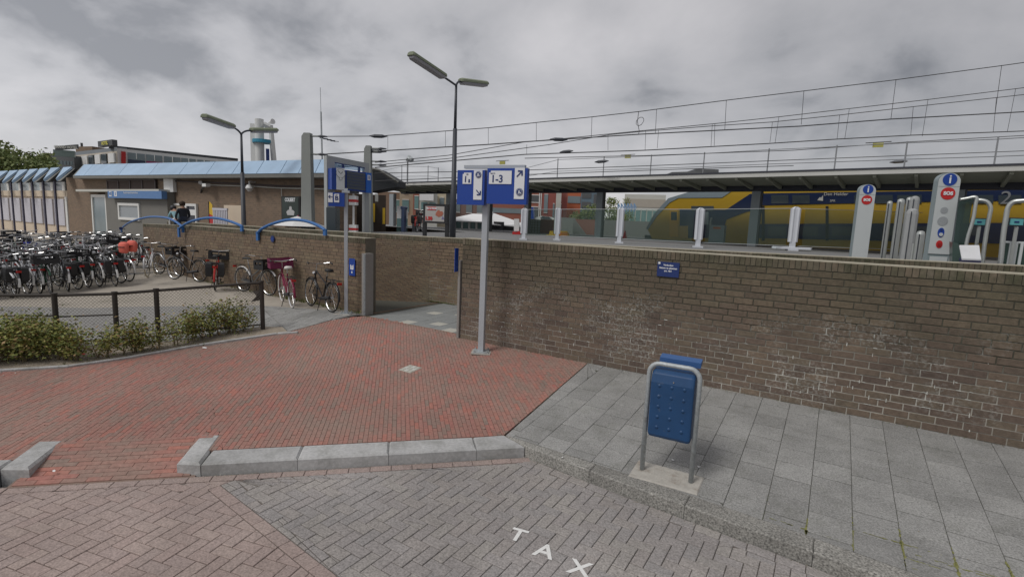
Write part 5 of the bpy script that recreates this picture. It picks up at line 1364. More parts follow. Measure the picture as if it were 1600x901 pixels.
rl = MB(); x0, x1 = -36.842, -30.743; z0, z1 = 3.411, 3.958
rl.box(((x0 + x1) / 2, 12.86, (z0 + z1) / 2), (x1 - x0, .1, z1 - z0)); rl.build('dark_opening', mat('dark_brown_panel', (.06, .04, .035), .8), sb)
for k in range(5): mb = MB(); mb.box((x0 + (x1 - x0) * k / 4, 12.8, (z0 + z1) / 2), (.09, .06, z1 - z0)); mb.build('mullion', M_RAILING, sb)
mb = MB(); mb.box(((x0 + x1) / 2, 12.8, z1), (x1 - x0 + .1, .06, .06)); mb.build('mullion', M_RAILING, sb)
mb = MB(); mb.box((-29.149, 12.8, 3.644), (1.0, .16, .68)); mb.build('white_wall_box', M_WHITE, sb)
# doors and boards along the brick front
framed(-29.692, -27.677, .3, 2.74, 12.86, 'door', M_CREAM, sb, .1)
framed(-27.677, -26.607, .3, 2.742, 12.86, 'door', mat('dark_door_glass', (.025, .03, .05), .15), sb, .12)
flat('notice', rect(-.28, -.14, .28, .14), (-26.993, 12.8, 2.317), (1, 0, 0), M_WHITE, sb)
mb = MB(); x0, x1 = -24.055, -22.513; mb.box(((x0 + x1) / 2, 12.84, 1.6), (x1 - x0, .1, 2.249)); mb.build('cream_shutter', M_CREAM, sb)
# poster case
c0, c1 = (-19.568, 12.8, 2.01), (-18.333, 12.8, 3.153)
po = thing('poster_case', ((c0[0] + c1[0]) / 2, 12.85, c0[2]), 'tall dark framed advertising poster showing a pale figure, on the brick facade', 'poster')
w_, h_ = c1[0] - c0[0], c1[2] - c0[2]
mb = MB(); mb.box(((c0[0] + c1[0]) / 2, 12.82, (c0[2] + c1[2]) / 2), (w_, .12, h_)); mb.build('case', M_BLACK, po)
def PO(u, v): return (c0[0] + u * w_, 12.755, c0[2] + v * h_)
flat('poster_sheet', rect(-.44 * w_, -.46 * h_, .44 * w_, .46 * h_), PO(.5, .5), (1, 0, 0), mat('poster_green_black', (.03, .045, .04), .5, vary=.5, nscale=2), po, .003)
flat('poster_panel', [(0, 0), (.42 * w_, 0), (.42 * w_, .30 * h_), (.22 * w_, .2 * h_)], (PO(.52, .05)[0], 12.75, PO(.5, .05)[2]), (1, 0, 0), mat('poster_pink', (.45, .03, .1), .5), po, .003)
flat('poster_panel', [(0, 0), (.5 * w_, 0), (.5 * w_, .10 * h_), (0, .06 * h_)], (PO(.3, .03)[0], 12.748, PO(.5, .03)[2]), (1, 0, 0), mat('poster_blue', (.03, .08, .4), .5), po, .003)
flat('poster_figure', [(-.22, 0), (.22, 0), (.27, .15), (.14, .22), (.08, .2), (.09, .3), (.05, .36), (-.05, .36), (-.09, .3), (-.08, .2), (-.16, .22), (-.28, .13)], (PO(.52, .3)[0], 12.748, PO(.5, .33)[2]), (1, 0, 0), mat('poster_pale', (.5, .5, .5), .6), po, .003) 
po.children[-1].scale = (1, 1, 1)
put_text('COLBERT', .2, (PO(.5, .86)[0], 12.745, PO(.5, .87)[2]), (1, 0, 0), M_SWHITE, po, bold=.008, sx=.8)
# wall lamp, camera, conduit
cv = thing('security_camera', (-21.585, 12.6, 3.529), 'white dome security camera on a bracket high on the brick facade', 'camera')
mb = MB(); a_ = (-21.66, 12.65, 3.751); b_ = (-21.589, 12.6, 3.447); mb.cyl(a_, (b_[0], b_[1], b_[2] + .15), .04, 8); mb.tube([(b_[0], b_[1], b_[2] + .16), (b_[0], b_[1], b_[2] + .02), (b_[0], b_[1], b_[2] - .12)], [.1, .17, .06], 12); mb.build('housing', M_WHITE, cv); mb = MB(); mb.cyl(a_, (a_[0], 12.9, a_[2]), .035, 6); mb.build('bracket', M_WHITE, cv)
fl_ = thing('floodlight', (-24.99, 12.5, 3.592), 'small floodlight on a dark arm on the brick facade', 'floodlight')
a_ = (-24.989, 12.5, 3.606); mb = MB(); mb.box(a_, (.34, .2, .14)); mb.build('head', M_WHITE, fl_); mb = MB(); mb.tube([a_, (-26.018, 12.8, 3.439), (-26.293, 12.9, 3.293)], .04, 6); mb.build('arm', M_BLACK, fl_); mb = MB(); mb.cyl((-26.113, 12.8, 3.758), (-25.705, 12.6, 3.738), .09, 8); mb.build('sensor', M_WHITE, fl_)
cd_ = thing('cable_conduit', (-21.519, 12.85, 3.603), 'pale and dark cable conduits running along the upper brick facade', 'conduit')
mb = MB(); mb.tube([(-25.668, 12.84, 3.653), (-21.504, 12.84, 3.561), (-19.828, 12.84, 3.489), (-16.77, 12.84, 3.446)], .025, 5); mb.build('pale_conduit', M_PALE, cd_)
mb = MB(); mb.tube([(-30.306, 12.84, 3.911), (-21.991, 12.84, 3.66), (-19.647, 12.84, 3.567), (-16.769, 12.84, 3.555)], .035, 5); mb.build('dark_cable', M_RAILING, cd_)
mb = MB(); mb.tube([(-19.65, 12.84, 3.489), (-19.661, 12.84, 3.121)], .02, 5); mb.build('pale_conduit', M_PALE, cd_)
# yard things in front of the facade: flag, grey gate, parasol, red machine
ff = thing('beach_flag', (-23.585, 11.9, .25), 'red and yellow beach flag standing before the brick facade', 'flag')
a_ = (-23.644, 11.9, 1.793); b_ = (-23.624, 11.9, 2.838)
mb = MB(); mb.cyl((a_[0], a_[1], .25), b_, .02, 6); mb.build('pole', M_BLACK, ff)
mb = MB(); mb.plate([(a_[0], 11.9, 1.5), (a_[0] + .32, 11.9, 1.6), (a_[0] + .36, 11.9, 2.2), (a_[0] + .02, 11.9, 2.3)], (0, 1, 0), .015); mb.build('red_cloth', M_REDP, ff)
mb = MB(); mb.plate([(a_[0] + .02, 11.9, 2.31), (a_[0] + .36, 11.9, 2.21), (a_[0] + .3, 11.9, 2.7), (b_[0] + .05, 11.9, b_[2])], (0, 1, 0), .015); mb.build('yellow_cloth', M_YEL, ff)
gt = thing('folding_gate', (-21.917, 11.5, .25), 'pale grey slatted gate panel between flag and cream shutter', 'gate')
x0, x1 = -22.512, -21.354; zt_ = 2.518
mb = MB(); mb.box(((x0 + x1) / 2, 11.5, zt_), (x1 - x0, .06, .09)); mb.box(((x0 + x1) / 2, 11.5, 1.2), (x1 - x0, .06, .08)); mb.build('rail', M_LILAC, gt)
for k in range(9): mb = MB(); mb.box((x0 + (x1 - x0) * (k + .5) / 9, 11.5, (zt_ + .25) / 2), ((x1 - x0) / 9 * .62, .04, zt_ - .25)); mb.build('slat', M_LILAC, gt)
ps = thing('garden_parasol', (-16.303, 11.2, .25), 'white parasol top peeping over the wall below the poster', 'parasol')
c_ = (-16.225, 11.2, 2.255); mb = MB(); n = 8; rim = [(c_[0] + 1.0 * math.cos(k * math.pi / 4), 11.2 + 1.0 * math.sin(k * math.pi / 4), c_[2] - .22) for k in range(n)]
mb.faces(rim + [(c_[0], 11.2, c_[2] + .12)], [(k, (k + 1) % n, n) for k in range(n)] + [tuple(range(n))]); mb.build('canopy', M_WHITE, ps); mb = MB(); mb.cyl((c_[0], 11.2, .25), (c_[0], 11.2, c_[2]), .03, 6); mb.build('pole', M_WHITE, ps)

# ---------------------------------------------------------------- two people by the doors
def person(root_loc, label, joints, radii, clothes, hair_c, hair_r):
    """skin-modifier body in one surface; joints: dict name -> position; returns the person"""
    p = thing('person', root_loc, label, 'person')
    names = list(joints); idx = {n: i for i, n in enumerate(names)}
    edges = [('pelvis', 'waist'), ('waist', 'chest'), ('chest', 'neck'), ('neck', 'chin'), ('chin', 'crown'), ('chest', 'sh_l'), ('sh_l', 'el_l'), ('el_l', 'wr_l'), ('wr_l', 'ha_l'), ('chest', 'sh_r'), ('sh_r', 'el_r'), ('el_r', 'wr_r'), ('wr_r', 'ha_r'),
             ('pelvis', 'hip_l'), ('hip_l', 'kn_l'), ('kn_l', 'an_l'), ('an_l', 'to_l'), ('pelvis', 'hip_r'), ('hip_r', 'kn_r'), ('kn_r', 'an_r'), ('an_r', 'to_r')]
    me = bpy.data.meshes.new('body'); me.from_pydata([joints[n] for n in names], [(idx[a], idx[b]) for a, b in edges], []); me.update()
    o = bpy.data.objects.new('body', me); COL.objects.link(o); o.parent = p
    sk = o.modifiers.new('skin', 'SKIN'); sk.use_smooth_shade = True
    for i, n in enumerate(names):
        r_ = radii[n]; me.skin_vertices[0].data[i].radius = (r_, r_) if not isinstance(r_, tuple) else r_
    me.skin_vertices[0].data[idx['pelvis']].use_root = True
    sub = o.modifiers.new('sub', 'SUBSURF'); sub.levels = 1; sub.render_levels = 1
    dg = bpy.context.evaluated_depsgraph_get(); dg.update(); m2 = bpy.data.meshes.new_from_object(o.evaluated_get(dg)); o.modifiers.clear(); o.data = m2; m2.name = 'body'
    m2.materials.clear()
    for m_ in (M_SKIN, clothes[0], clothes[1]): m2.materials.append(m_)
    nk = Vector(joints['neck']); pv = Vector(joints['waist'])
    hands = [Vector(joints['ha_l']), Vector(joints['ha_r'])]
    for f in m2.polygons:
        c = f.center
        if c.z > nk.z - .01 and (c - nk).length < .4: f.material_index = 0
        elif min((c - h).length for h in hands) < .09: f.material_index = 0
        elif c.z < pv.z - .04: f.material_index = 2
        else: f.material_index = 1
        f.use_smooth = True
    h = MB(); cr = Vector(joints['crown']); n = 10; vs = []
    for k, (dz, rr__) in enumerate(((-.10, .085), (-.04, .112), (.03, .112), (.08, .08), (.105, .03))):
        vs += [(cr.x + root_loc[0] + hair_r[0] * (.03 if k < 2 else 0) + rr__ * math.cos(j * 2 * math.pi / n), cr.y + root_loc[1] + hair_r[1] * (.03 if k < 2 else 0) + rr__ * math.sin(j * 2 * math.pi / n), cr.z + root_loc[2] + dz) for j in range(n)]
    h.faces(vs, [(k * n + j, k * n + (j + 1) % n, (k + 1) * n + (j + 1) % n, (k + 1) * n + j) for k in range(4) for j in range(n)] + [tuple(range(n)), tuple(range(4 * n, 5 * n))]); h.build('hair', hair_c, p, smooth=True)
    return p
RAD = dict(pelvis=(.15, .12), waist=(.14, .10), chest=(.17, .12), neck=.055, chin=.075, crown=.09, sh_l=.06, sh_r=.06, el_l=.045, el_r=.045, wr_l=.032, wr_r=.032, ha_l=.03, ha_r=.03, hip_l=.09, hip_r=.09, kn_l=.06, kn_r=.06, an_l=.042, an_r=.042, to_l=.04, to_r=.04)
pz = 1.827
P2 = (-22.774, 10.3, 1.85); P1 = (-23.6, 10.45, 1.824)
J2 = dict(pelvis=(0, 0, .08), waist=(.02, 0, .24), chest=(.03, 0, .44), neck=(.02, 0, .58), chin=(.0, -.01, .66), crown=(-.01, -.01, .76), sh_l=(.03, -.19, .50), el_l=(-.03, -.26, .25), wr_l=(-.2, -.18, .12), ha_l=(-.27, -.15, .11),
          sh_r=(.03, .19, .50), el_r=(-.02, .26, .25), wr_r=(-.2, .18, .12), ha_r=(-.27, .15, .11), hip_l=(-.02, -.1, .06), kn_l=(-.42, -.12, .08), an_l=(-.45, -.12, -.36), to_l=(-.6, -.13, -.4), hip_r=(-.02, .1, .06), kn_r=(-.42, .12, .08), an_r=(-.45, .12, -.36), to_r=(-.6, .13, -.4))
zr = 1.93
person((P2[0], 10.44, zr), 'person in dark jacket with brown hair seated on the inner wall by the doors', J2, RAD, (M_JACK, M_JEAN), M_HAIR, (.0, 0))
J1 = {k: (v[0] * 1.0, v[1], v[2]) for k, v in J2.items()}
J1.update(waist=(-.04, 0, .20), chest=(-.16, 0, .34), neck=(-.25, 0, .44), chin=(-.30, -.01, .49), crown=(-.36, -.01, .57), sh_l=(-.16, -.18, .40), sh_r=(-.16, .18, .40), el_l=(-.3, -.22, .2), el_r=(-.3, .22, .2), wr_l=(-.42, -.12, .14), wr_r=(-.42, .12, .14), ha_l=(-.46, -.06, .13), ha_r=(-.46, .06, .13))
person((P1[0] + .35, 10.46, zr), 'person with black hair and pale turquoise shirt leaning forward on the inner wall', J1, RAD, (M_TURQ, M_WHITE), M_BLACK, (0, 0))

# ---------------------------------------------------------------- far buildings on the left
ho = thing('hotel_building', (-73.308, 26.645, 0), 'long white-framed hotel block with a yellow lettered roof sign, far behind the station', 'building')
hc, hr, hl_ = (-73.308, 26.645), (-70.613, 39.684), (-89.023, 26.905)
mb = MB(); mb.wall(hc, hr, 0, 9.358, .6); mb.build('wall', M_WFRAME, ho)
mb = MB(); mb.wall(hl_, hc, 0, 9.038, .6); mb.build('wall', mat('hotel_beige_wall', (.5, .45, .38), .8), ho)
mb = MB(); mb.wall((hc[0] - 1, hc[1] - .4), hr, 9.396, 9.696, 1); mb.build('roof_edge', M_ROOFD, ho)
mb = MB(); mb.wall(hl_, hc, 9.038, 9.481, 1); mb.build('roof_edge', mat('hotel_roof_grey', (.22, .24, .26), .8), ho)
def V2(A, B, t, o=0.0):
    d = (Vector(B) - Vector(A)).normalized(); return (A[0] + (B[0] - A[0]) * t + d.y * o, A[1] + (B[1] - A[1]) * t - d.x * o)
rt_ = [0.073, 0.202, 0.212, 0.337, 0.352, 0.483, 0.493, 0.612, 0.629, 0.741, 0.753, 0.846, 0.857, 0.929, 0.935, 0.996]
zw0_, zw1_ = 7.554, 8.983
wm = [M_GLASSM, mat('magenta_window', (.3, .03, .12), .4), M_GLASSM, M_GLASSD, M_GLASSM, M_GLASSM, M_GLASSD, M_GLASSM]
for k in range(0, len(rt_), 2):
    a, b = V2(hc, hr, rt_[k], .1), V2(hc, hr, rt_[k + 1], .1)
    w = MB(); w.wall(a, b, (zw0_ + zw1_) / 2 - .1, zw1_, .2); wo = w.build('window', M_GLASSM, ho)
    w = MB(); w.wall(V2(hc, hr, rt_[k], .15), V2(hc, hr, rt_[k + 1], .15), zw0_ - 1, (zw0_ + zw1_) / 2 - .1, .2); w.build('spandrel', wm[k // 2] if k // 2 in (1,) else mat('dark_blue_spandrel', (.03, .045, .09), .5), ho)
    tm = (rt_[k] + rt_[k + 1]) / 2
    w = MB(); q0, q1 = V2(hc, hr, tm - .0015, .3), V2(hc, hr, tm + .0015, .3); w.wall(q0, q1, (zw0_ + zw1_) / 2, zw1_, .2); w.build('mullion', M_WFRAME, wo)
lt_ = [0.032, 0.154, 0.191, 0.292, 0.318, 0.423, 0.449, 0.558, 0.586, 0.727, 0.756, 0.844]
for k in range(0, len(lt_), 2):
    b, a = V2(hc, hl_, lt_[k], -.15), V2(hc, hl_, lt_[k + 1], -.15)
    w = MB(); w.wall(a, b, 7.7, 8.816, .3); w.build('window', M_GLASSD if (k // 2) % 2 else M_WHITE, ho)
sg = thing('hotel_roof_sign', (-72.351, 25.113, 9.077), 'dark roof sign with yellow letters HOTEL on the far white block', 'sign')
a, b = (-74.363, 25.146, 9.609), (-70.186, 25.077, 9.404)
mb = MB(); mb.wall(a, b, 9.328, 9.97, .5); mb.build('board', M_DGREY, sg)
hd = Vector((b[0] - a[0], b[1] - a[1], 0)).normalized()
put_text('HOTEL', 0.533, (-72.075 + hd.y * .1, 25.108 - hd.x * .1, 9.626), hd, mat('sign_yellow', (.6, .55, .05), .5), sg, bold=.02, sx=1.1)
[flat('red_sign', rect(-.22, -.22, .22, .22), p_, (hr[0] - hc[0], hr[1] - hc[1], 0), M_REDP, ho, .05) for p_ in [(-73.038, 27.169, 8.798), (-73.041, 27.153, 8.459), (-73.044, 27.137, 8.119), (-73.047, 27.123, 7.817)]]
ph = thing('roof_penthouse', (-74.995, 25.156, 9.345), 'low brown rooftop block behind the yellow hotel sign', 'building')
mb = MB(); mb.wall((-90.751, 28.094), (-87.353, 28.869), 0, 10.518, 6); mb.build('wall', M_BBRICK, ph)
mb = MB(); mb.wall((-90.587, 28.618), (-90.504, 28.881), 0, 11.115, 1.5); mb.build('chimney', M_DGREY, ph)
dk = thing('office_building', (-86.422, 25.123, 0.0), 'dark low building with an illegible lettered roof sign, left of the hotel', 'building')
mb = MB(); mb.wall((-88.788, 24.097), (-84.127, 25.819), 0, 8.752, 8); mb.build('wall', M_DGREY, dk)
mb = MB(); mb.wall((-88.595, 24.045), (-88.353, 24.172), 0, 9.087, 3); mb.build('wall', mat('brown_side_wall', (.12, .09, .07), .9), dk)
mb = MB(); mb.wall((-84.302, 23.81), (-83.153, 25.585), 8.487, 9.287, .4); mb.build('window_band', mat('greenish_glass', (.16, .21, .2), .3), dk)
for k in range(7):
    mb = MB(); t = k / 7; a_ = lerp((-84.207, 23.409), (-82.998, 25.408), t); b_ = lerp((-84.207, 23.409), (-82.998, 25.408), t + .09)
    mb.wall(a_, b_, 7.47, 7.948, .3); mb.build('window', M_GLASSM, dk)
rs_ = thing('rooftop_letters', (-83.437, 24.643, 9.248), 'frame of pale rooftop letters on the dark office building', 'sign')
a, b = (-83.189, 23.704), (-81.139, 25.328)
za_, zb2 = 9.107, 9.616
mb = MB(); mb.wall(a, b, za_, zb2, .2, z0b=za_ + .35, z1b=zb2 + .35); mb.build('board', M_DGREY, rs_)
hd = Vector((b[0] - a[0], b[1] - a[1], 0)).normalized()
put_text('GRAND HOTEL', .46, ((a[0] + b[0]) / 2 + hd.y * .1, (a[1] + b[1]) / 2 - hd.x * .1, (za_ + zb2) / 2 + .17), hd, M_PALE, rs_, bold=.012, sx=.85)
# white service tower
tw = thing('white_tower', (-51.144, 31.374, 0.2), 'white cylindrical shaft tower with teal ring beyond the station roof', 'tower')
tc = (-51.284, 31.144)
def TZ(a): return a
mb = MB(); mb.tube([(tc[0], tc[1], .2), (tc[0], tc[1], 11.954)], 0.425, 20); mb.build('shaft', M_CHIM, tw, smooth=False)
t2 = (-51.974, 30.967); mb = MB(); mb.box((t2[0], t2[1], 11.482 / 2), (.5, .6, 11.482), .6); mb.build('pier', M_CHIM, tw)
mb = MB(); mb.tube([(-50.179, 31.973, 7.731), (-50.302, 31.779, 11.388)], [.28, .22], 8); mb.build('pier', M_CHIM, tw)
mb = MB(); mb.tube([(-50.647, 31.227, 11.441), (-50.336, 31.726, 11.189)], .28, 6); mb.build('brace', M_CHIM, tw)
c_ = (-51.123, 31.407, 9.736); mb = MB(); mb.tube([(c_[0], c_[1], c_[2] - .16), (c_[0], c_[1], c_[2] + .16)], 1.01, 20); mb.build('ring_band', M_TEAL, tw)
mb = MB(); mb.wall((-50.145, 31.088), (-49.972, 31.365), 2, 8.953, .3); mb.build('dark_panel', M_NAVY, tw)
mb = MB(); c_ = (-50.3, 31.784, 11.645); mb.tube([(c_[0] - .3, c_[1], c_[2]), (c_[0] + .4, c_[1], c_[2] + .1)], [.08, .28], 8); mb.build('dish', M_WHITE, tw)

# ---------------------------------------------------------------- trees
def tree(x, y, z, h, w, nl, label, group=None, seed=1, ls=.2, trunk=.3, name='leafy_tree'):
    r = random.Random(seed); t = thing(name, (x, y, z), label, 'tree' if h > 3 else 'bush', group)
    tr = MB(); tr.tube([(x, y, z - .2), (x + .1, y, z + h * .3), (x, y + .1, z + h * .6)], [.045 * h ** .8, .03 * h ** .8, .012 * h ** .8], 7)
    cl = []
    for k in range(16):
        a = r.uniform(0, 6.28); e = r.uniform(0.25, .95); rr__ = w * .5 * math.sqrt(max(0.05, 1 - (abs(e - .55) / .55) ** 2)) * r.uniform(.35, .95)
        c = Vector((x + math.cos(a) * rr__, y + math.sin(a) * rr__, z + h * e)); cl.append((c, r.uniform(.16, .27) * w))
        tr.tube([(x, y, z + h * min(.6, e * .6)), tuple(c)], [.012 * h ** .8, .004 * h ** .8], 4)
    tr.build('trunk', M_TRUNK, t, fix=False); lf = MB()
    for k in range(nl):
        c, s_ = cl[r.randrange(len(cl))]; d = Vector((r.gauss(0, 1), r.gauss(0, 1), r.gauss(0, .8))).normalized() * s_ * r.uniform(.5, 1.08)
        p = c + d; l = ls * r.uniform(.5, 1.2); u = Vector((r.gauss(0, 1), r.gauss(0, 1), r.gauss(0, 1))).normalized(); v = u.cross(Vector((r.gauss(0, 1), r.gauss(0, 1), r.gauss(0, 1)))).normalized()
        lf.faces([p - u * l, p + v * l * .6, p + u * l, p - v * l * .6], [(0, 1, 2, 3)])
    lf.build('crown', M_TLEAF, t, fix=False)['kind'] = 'stuff'
    return t
for k, (px, D_, top, w) in enumerate([((-72.874, 17.732), 75, 8.272, 6.0), ((-70.19, 16.041), 72, 7.037, 8.0), ((-77.454, 20.024), 80, 7.458, 6.0), ((-70.459, 14.817), 72, 7.073, 9.0)]):
    tree(px[0], px[1], 0, top, w, 4200, ['tallest green tree with pointed crown at the far left', 'rounded green tree low at the left picture edge', 'small green tree between pointed tree and dark office', 'green tree just outside the left picture edge'][k], 'trees beyond the left wing', 30 + k, .2)
# ---------------------------------------------------------------- tapered concrete masts, aerial
def mast(D_pts, label):
    (bx, by), zb0, zt_, wb, wt, notch = D_pts
    m = thing('concrete_mast', (bx, by, zb0), label, 'mast'); mb = MB(); ang = R(30)
    vs = []; c, s_ = math.cos(ang), math.sin(ang)
    for z, w, d_ in ((zb0, wb, wb * .8), (zt_ - .12, wt, wt * .8), (zt_, wt * .7, wt * .8)):
        for sx, sy in ((-1, -1), (1, -1), (1, 1), (-1, 1)):
            x, y = sx * w / 2 + (wt * .12 if z == zt_ else 0), sy * d_ / 2; vs.append((bx + x * c - y * s_, by + x * s_ + y * c, z))
    mb.faces(vs, [(0, 1, 5, 4), (1, 2, 6, 5), (2, 3, 7, 6), (3, 0, 4, 7), (4, 5, 9, 8), (5, 6, 10, 9), (6, 7, 11, 10), (7, 4, 8, 11), (8, 9, 10, 11)])
    mb.build('shaft', M_CONCM, m)
    for z in notch:
        b = MB(); b.cyl((bx, by, z), (bx + .32 * c + .1, by + .32 * s_, z), .03, 6); b.build('bracket', M_CONCM, m)
        b = MB(); p = Vector((bx + .3 * c + .1, by + .3 * s_, z)); b.tube([p, p + Vector((.1, .06, 0)), p + Vector((.3, .18, .0))], [.02, .05, .02], 8); b.build('insulator', M_DARKPOST, m)
    return m
mast(((-15.849, 11.36), .25, 5.238, 0.436, 0.298, [5.141, 4.532]), 'tapered concrete mast left of the clock portal')
mast(((-15.695, 13.952), .25, 5.181, 0.404, 0.253, [5.084, 4.975, 4.598, 4.464]), 'tapered concrete mast carrying wires beside the departure board')
ae = thing('aerial_mast', (-17.574, 13.234, 2.6), 'very thin tall aerial rod with a small side antenna behind the portal', 'aerial')
mb = MB(); mb.tube([(-17.543, 13.276, 3.138), (-17.577, 13.231, 6.462)], .035, 6); mb.tube([(-17.577, 13.231, 6.462), (-17.586, 13.218, 7.378)], .012, 5); mb.build('rod', M_GALV, ae)
mb = MB(); mb.tube([(-17.574, 13.234, 5.471), (-17.253, 13.65, 5.371)], .02, 5)
for k in range(4): p = lerp((-17.517, 13.31, 5.456), (-17.268, 13.631, 5.381), k / 3); mb.tube([(p[0] - .1, p[1] - .12, p[2]), (p[0] + .1, p[1] + .12, p[2])], .012, 4)
mb.build('side_antenna', M_DARKPOST, ae)
mb = MB(); mb.box((-17.554, 13.262, 3.844), (.5, .08, .05)); mb.box((-17.55, 13.267, 3.163), (.5, .08, .05)); mb.build('bracket', M_GALV, ae)

# ---------------------------------------------------------------- portal with clock and departure board
po_ = thing('clock_portal', (-14.506, 11.157, 0.25), 'grey steel entrance portal holding a clock and a dark departure board', 'portal')
xp = Vector((0.275, 0.962, 0)); np_ = Vector((xp.y, -xp.x, 0))
def quad(name, pts, th, m, parent):
    mb = MB(); mb.plate(pts, -np_, th); return mb.build(name, m, parent)
M_PORT = mat('portal_grey', (.36, .38, .38), .55, vary=.06)
quad('leg', [(-14.512, 11.134, 4.41), (-14.512, 11.134, 4.41)[:2] + (.25,), (-14.438, 11.393, 4.273)[:2] + (.25,), (-14.438, 11.393, 4.273)], .25, M_PORT, po_)
quad('lintel', [(-14.512, 11.134, 4.421), (-14.48, 11.247, 4.226), (-14.098, 12.586, 4.144), (-14.098, 12.586, 4.309)], .26, M_PORT, po_)
quad('leg', [(-14.144, 12.425, 4.149), (-14.144, 12.425, 4.149)[:2] + (.25,), (-14.098, 12.586, 4.166)[:2] + (.25,), (-14.098, 12.586, 4.166)], .2, M_PORT, po_)
M_SKYG = glass('pale_blue_glazing', (.35, .5, .62), .35, transp=(.85, .93, 1))
for a, b in (([(-14.465, 11.299, 4.21), (-14.466, 11.297, 4.022), (-14.369, 11.637, 4.036), (-14.369, 11.638, 4.184)], 0), ([(-14.347, 11.713, 4.182), (-14.347, 11.713, 4.022), (-14.208, 12.198, 4.017), (-14.208, 12.198, 4.147)], 0), ([(-14.189, 12.266, 4.144), (-14.189, 12.266, 4.024), (-14.15, 12.403, 4.015), (-14.15, 12.402, 4.136)], 0)):
    quad('glazing', a, .02, M_SKYG, po_)
for a in ([(-14.474, 11.267, 4.228), (-14.474, 11.267, 4.197), (-14.144, 12.425, 4.116), (-14.144, 12.425, 4.149)], [(-14.369, 11.638, 4.195), (-14.369, 11.637, 3.982), (-14.347, 11.713, 3.979), (-14.347, 11.713, 4.19)], [(-14.208, 12.198, 4.158), (-14.208, 12.198, 3.995), (-14.189, 12.266, 3.991), (-14.189, 12.266, 4.154)]):
    quad('glazing_bar', a, .06, M_NAVY, po_)
quad('clock_housing', [(-14.211, 11.098, 3.994), (-14.212, 11.094, 3.3), (-14.092, 11.515, 3.321), (-14.091, 11.517, 4.048)], .3, M_SBLUE, po_)
quad('clock_panel', [(-14.149, 11.24, 4.012), (-14.15, 11.237, 3.304), (-14.075, 11.501, 3.309), (-14.074, 11.503, 4.025)], .02, M_SWHITE, po_)
cc = (-14.103, 11.365, 3.844)
M_CLK = mat('clock_grey', (.3, .31, .33), .5)
flat('clock_rim', circ(.155, 28), cc, xp, M_CLK, po_, .006); flat('clock_face', circ(.14, 28), cc, xp, M_SWHITE, po_, .010)
flat('hour_hand', [(-.008, -.02), (.008, -.02), (.075, .05), (.065, .06)], cc, xp, M_BLACK, po_, .014); flat('minute_hand', [(-.006, -.02), (.006, -.02), (-.085, .075), (-.095, .066)], cc, xp, M_BLACK, po_, .016)
c2 = (-14.104, 11.364, 3.666); flat('ring_logo', circ(.055, 16), c2, xp, M_CLK, po_, .006); flat('ring_logo', circ(.04, 16), c2, xp, M_SWHITE, po_, .009)
quad('departure_board', [(-14.166, 11.618, 3.987), (-14.167, 11.616, 3.318), (-13.957, 12.349, 3.284), (-13.958, 12.348, 3.962)], .25, M_SBLUE, po_)
quad('screen', [(-14.141, 11.65, 3.958), (-14.142, 11.649, 3.363), (-13.958, 12.293, 3.346), (-13.958, 12.291, 3.924)], .012, mat('board_screen', (.07, .085, .11), .15, vary=.05), po_)
for k in range(5):
    quad('screen_divider', [lerp((-14.133, 11.643, 3.957), (-14.133, 11.642, 3.362), .14 + k * .17), lerp((-14.133, 11.643, 3.957), (-14.133, 11.642, 3.362), .165 + k * .17), lerp((-13.95, 12.284, 3.923), (-13.95, 12.285, 3.345), .165 + k * .17), lerp((-13.95, 12.284, 3.923), (-13.95, 12.285, 3.345), .14 + k * .17)], .006, M_NAVY, po_)
quad('side_panel', [(-13.928, 12.307, 3.958), (-13.927, 12.309, 3.281), (-13.875, 12.492, 3.272), (-13.876, 12.49, 3.964)], .1, mat('sign_mid_blue', (.015, .12, .5), .35), po_)
quad('white_panel', [(-13.907, 12.345, 3.885), (-13.906, 12.346, 3.711), (-13.877, 12.449, 3.709), (-13.877, 12.448, 3.884)], .01, M_SWHITE, po_)
put_text('i', .16, (-13.879, 12.387, 3.799), xp, M_SBLUE, po_, bold=.006)
# white and red stop markers on a thin pole
rw_ = thing('banded_marker_pole', (-14.132, 11.939, 0.25), 'thin pole with two white plates striped red, under the departure board', 'marker')
mb = MB(); p = (-14.139, 11.931, 3.276); mb.cyl((p[0], p[1], .25), p, .035, 8); mb.build('pole', M_WHITE, rw_)
for yc, h_ in ((2.983, 0.316), (2.018, 0.274)):
    mb = MB(); mb.box((p[0], p[1], yc), (.26, .2, h_), .5); mb.build('plate', M_WHITE, rw_)
    mb = MB(); mb.box((p[0], p[1], yc - .01), (.265, .205, h_ * .28), .5); mb.build('red_band', M_REDP, rw_)
mb = MB(); mb.box((p[0], p[1], 3.266), (.3, .24, .08), .5); mb.build('cap', M_DARKPOST, rw_)

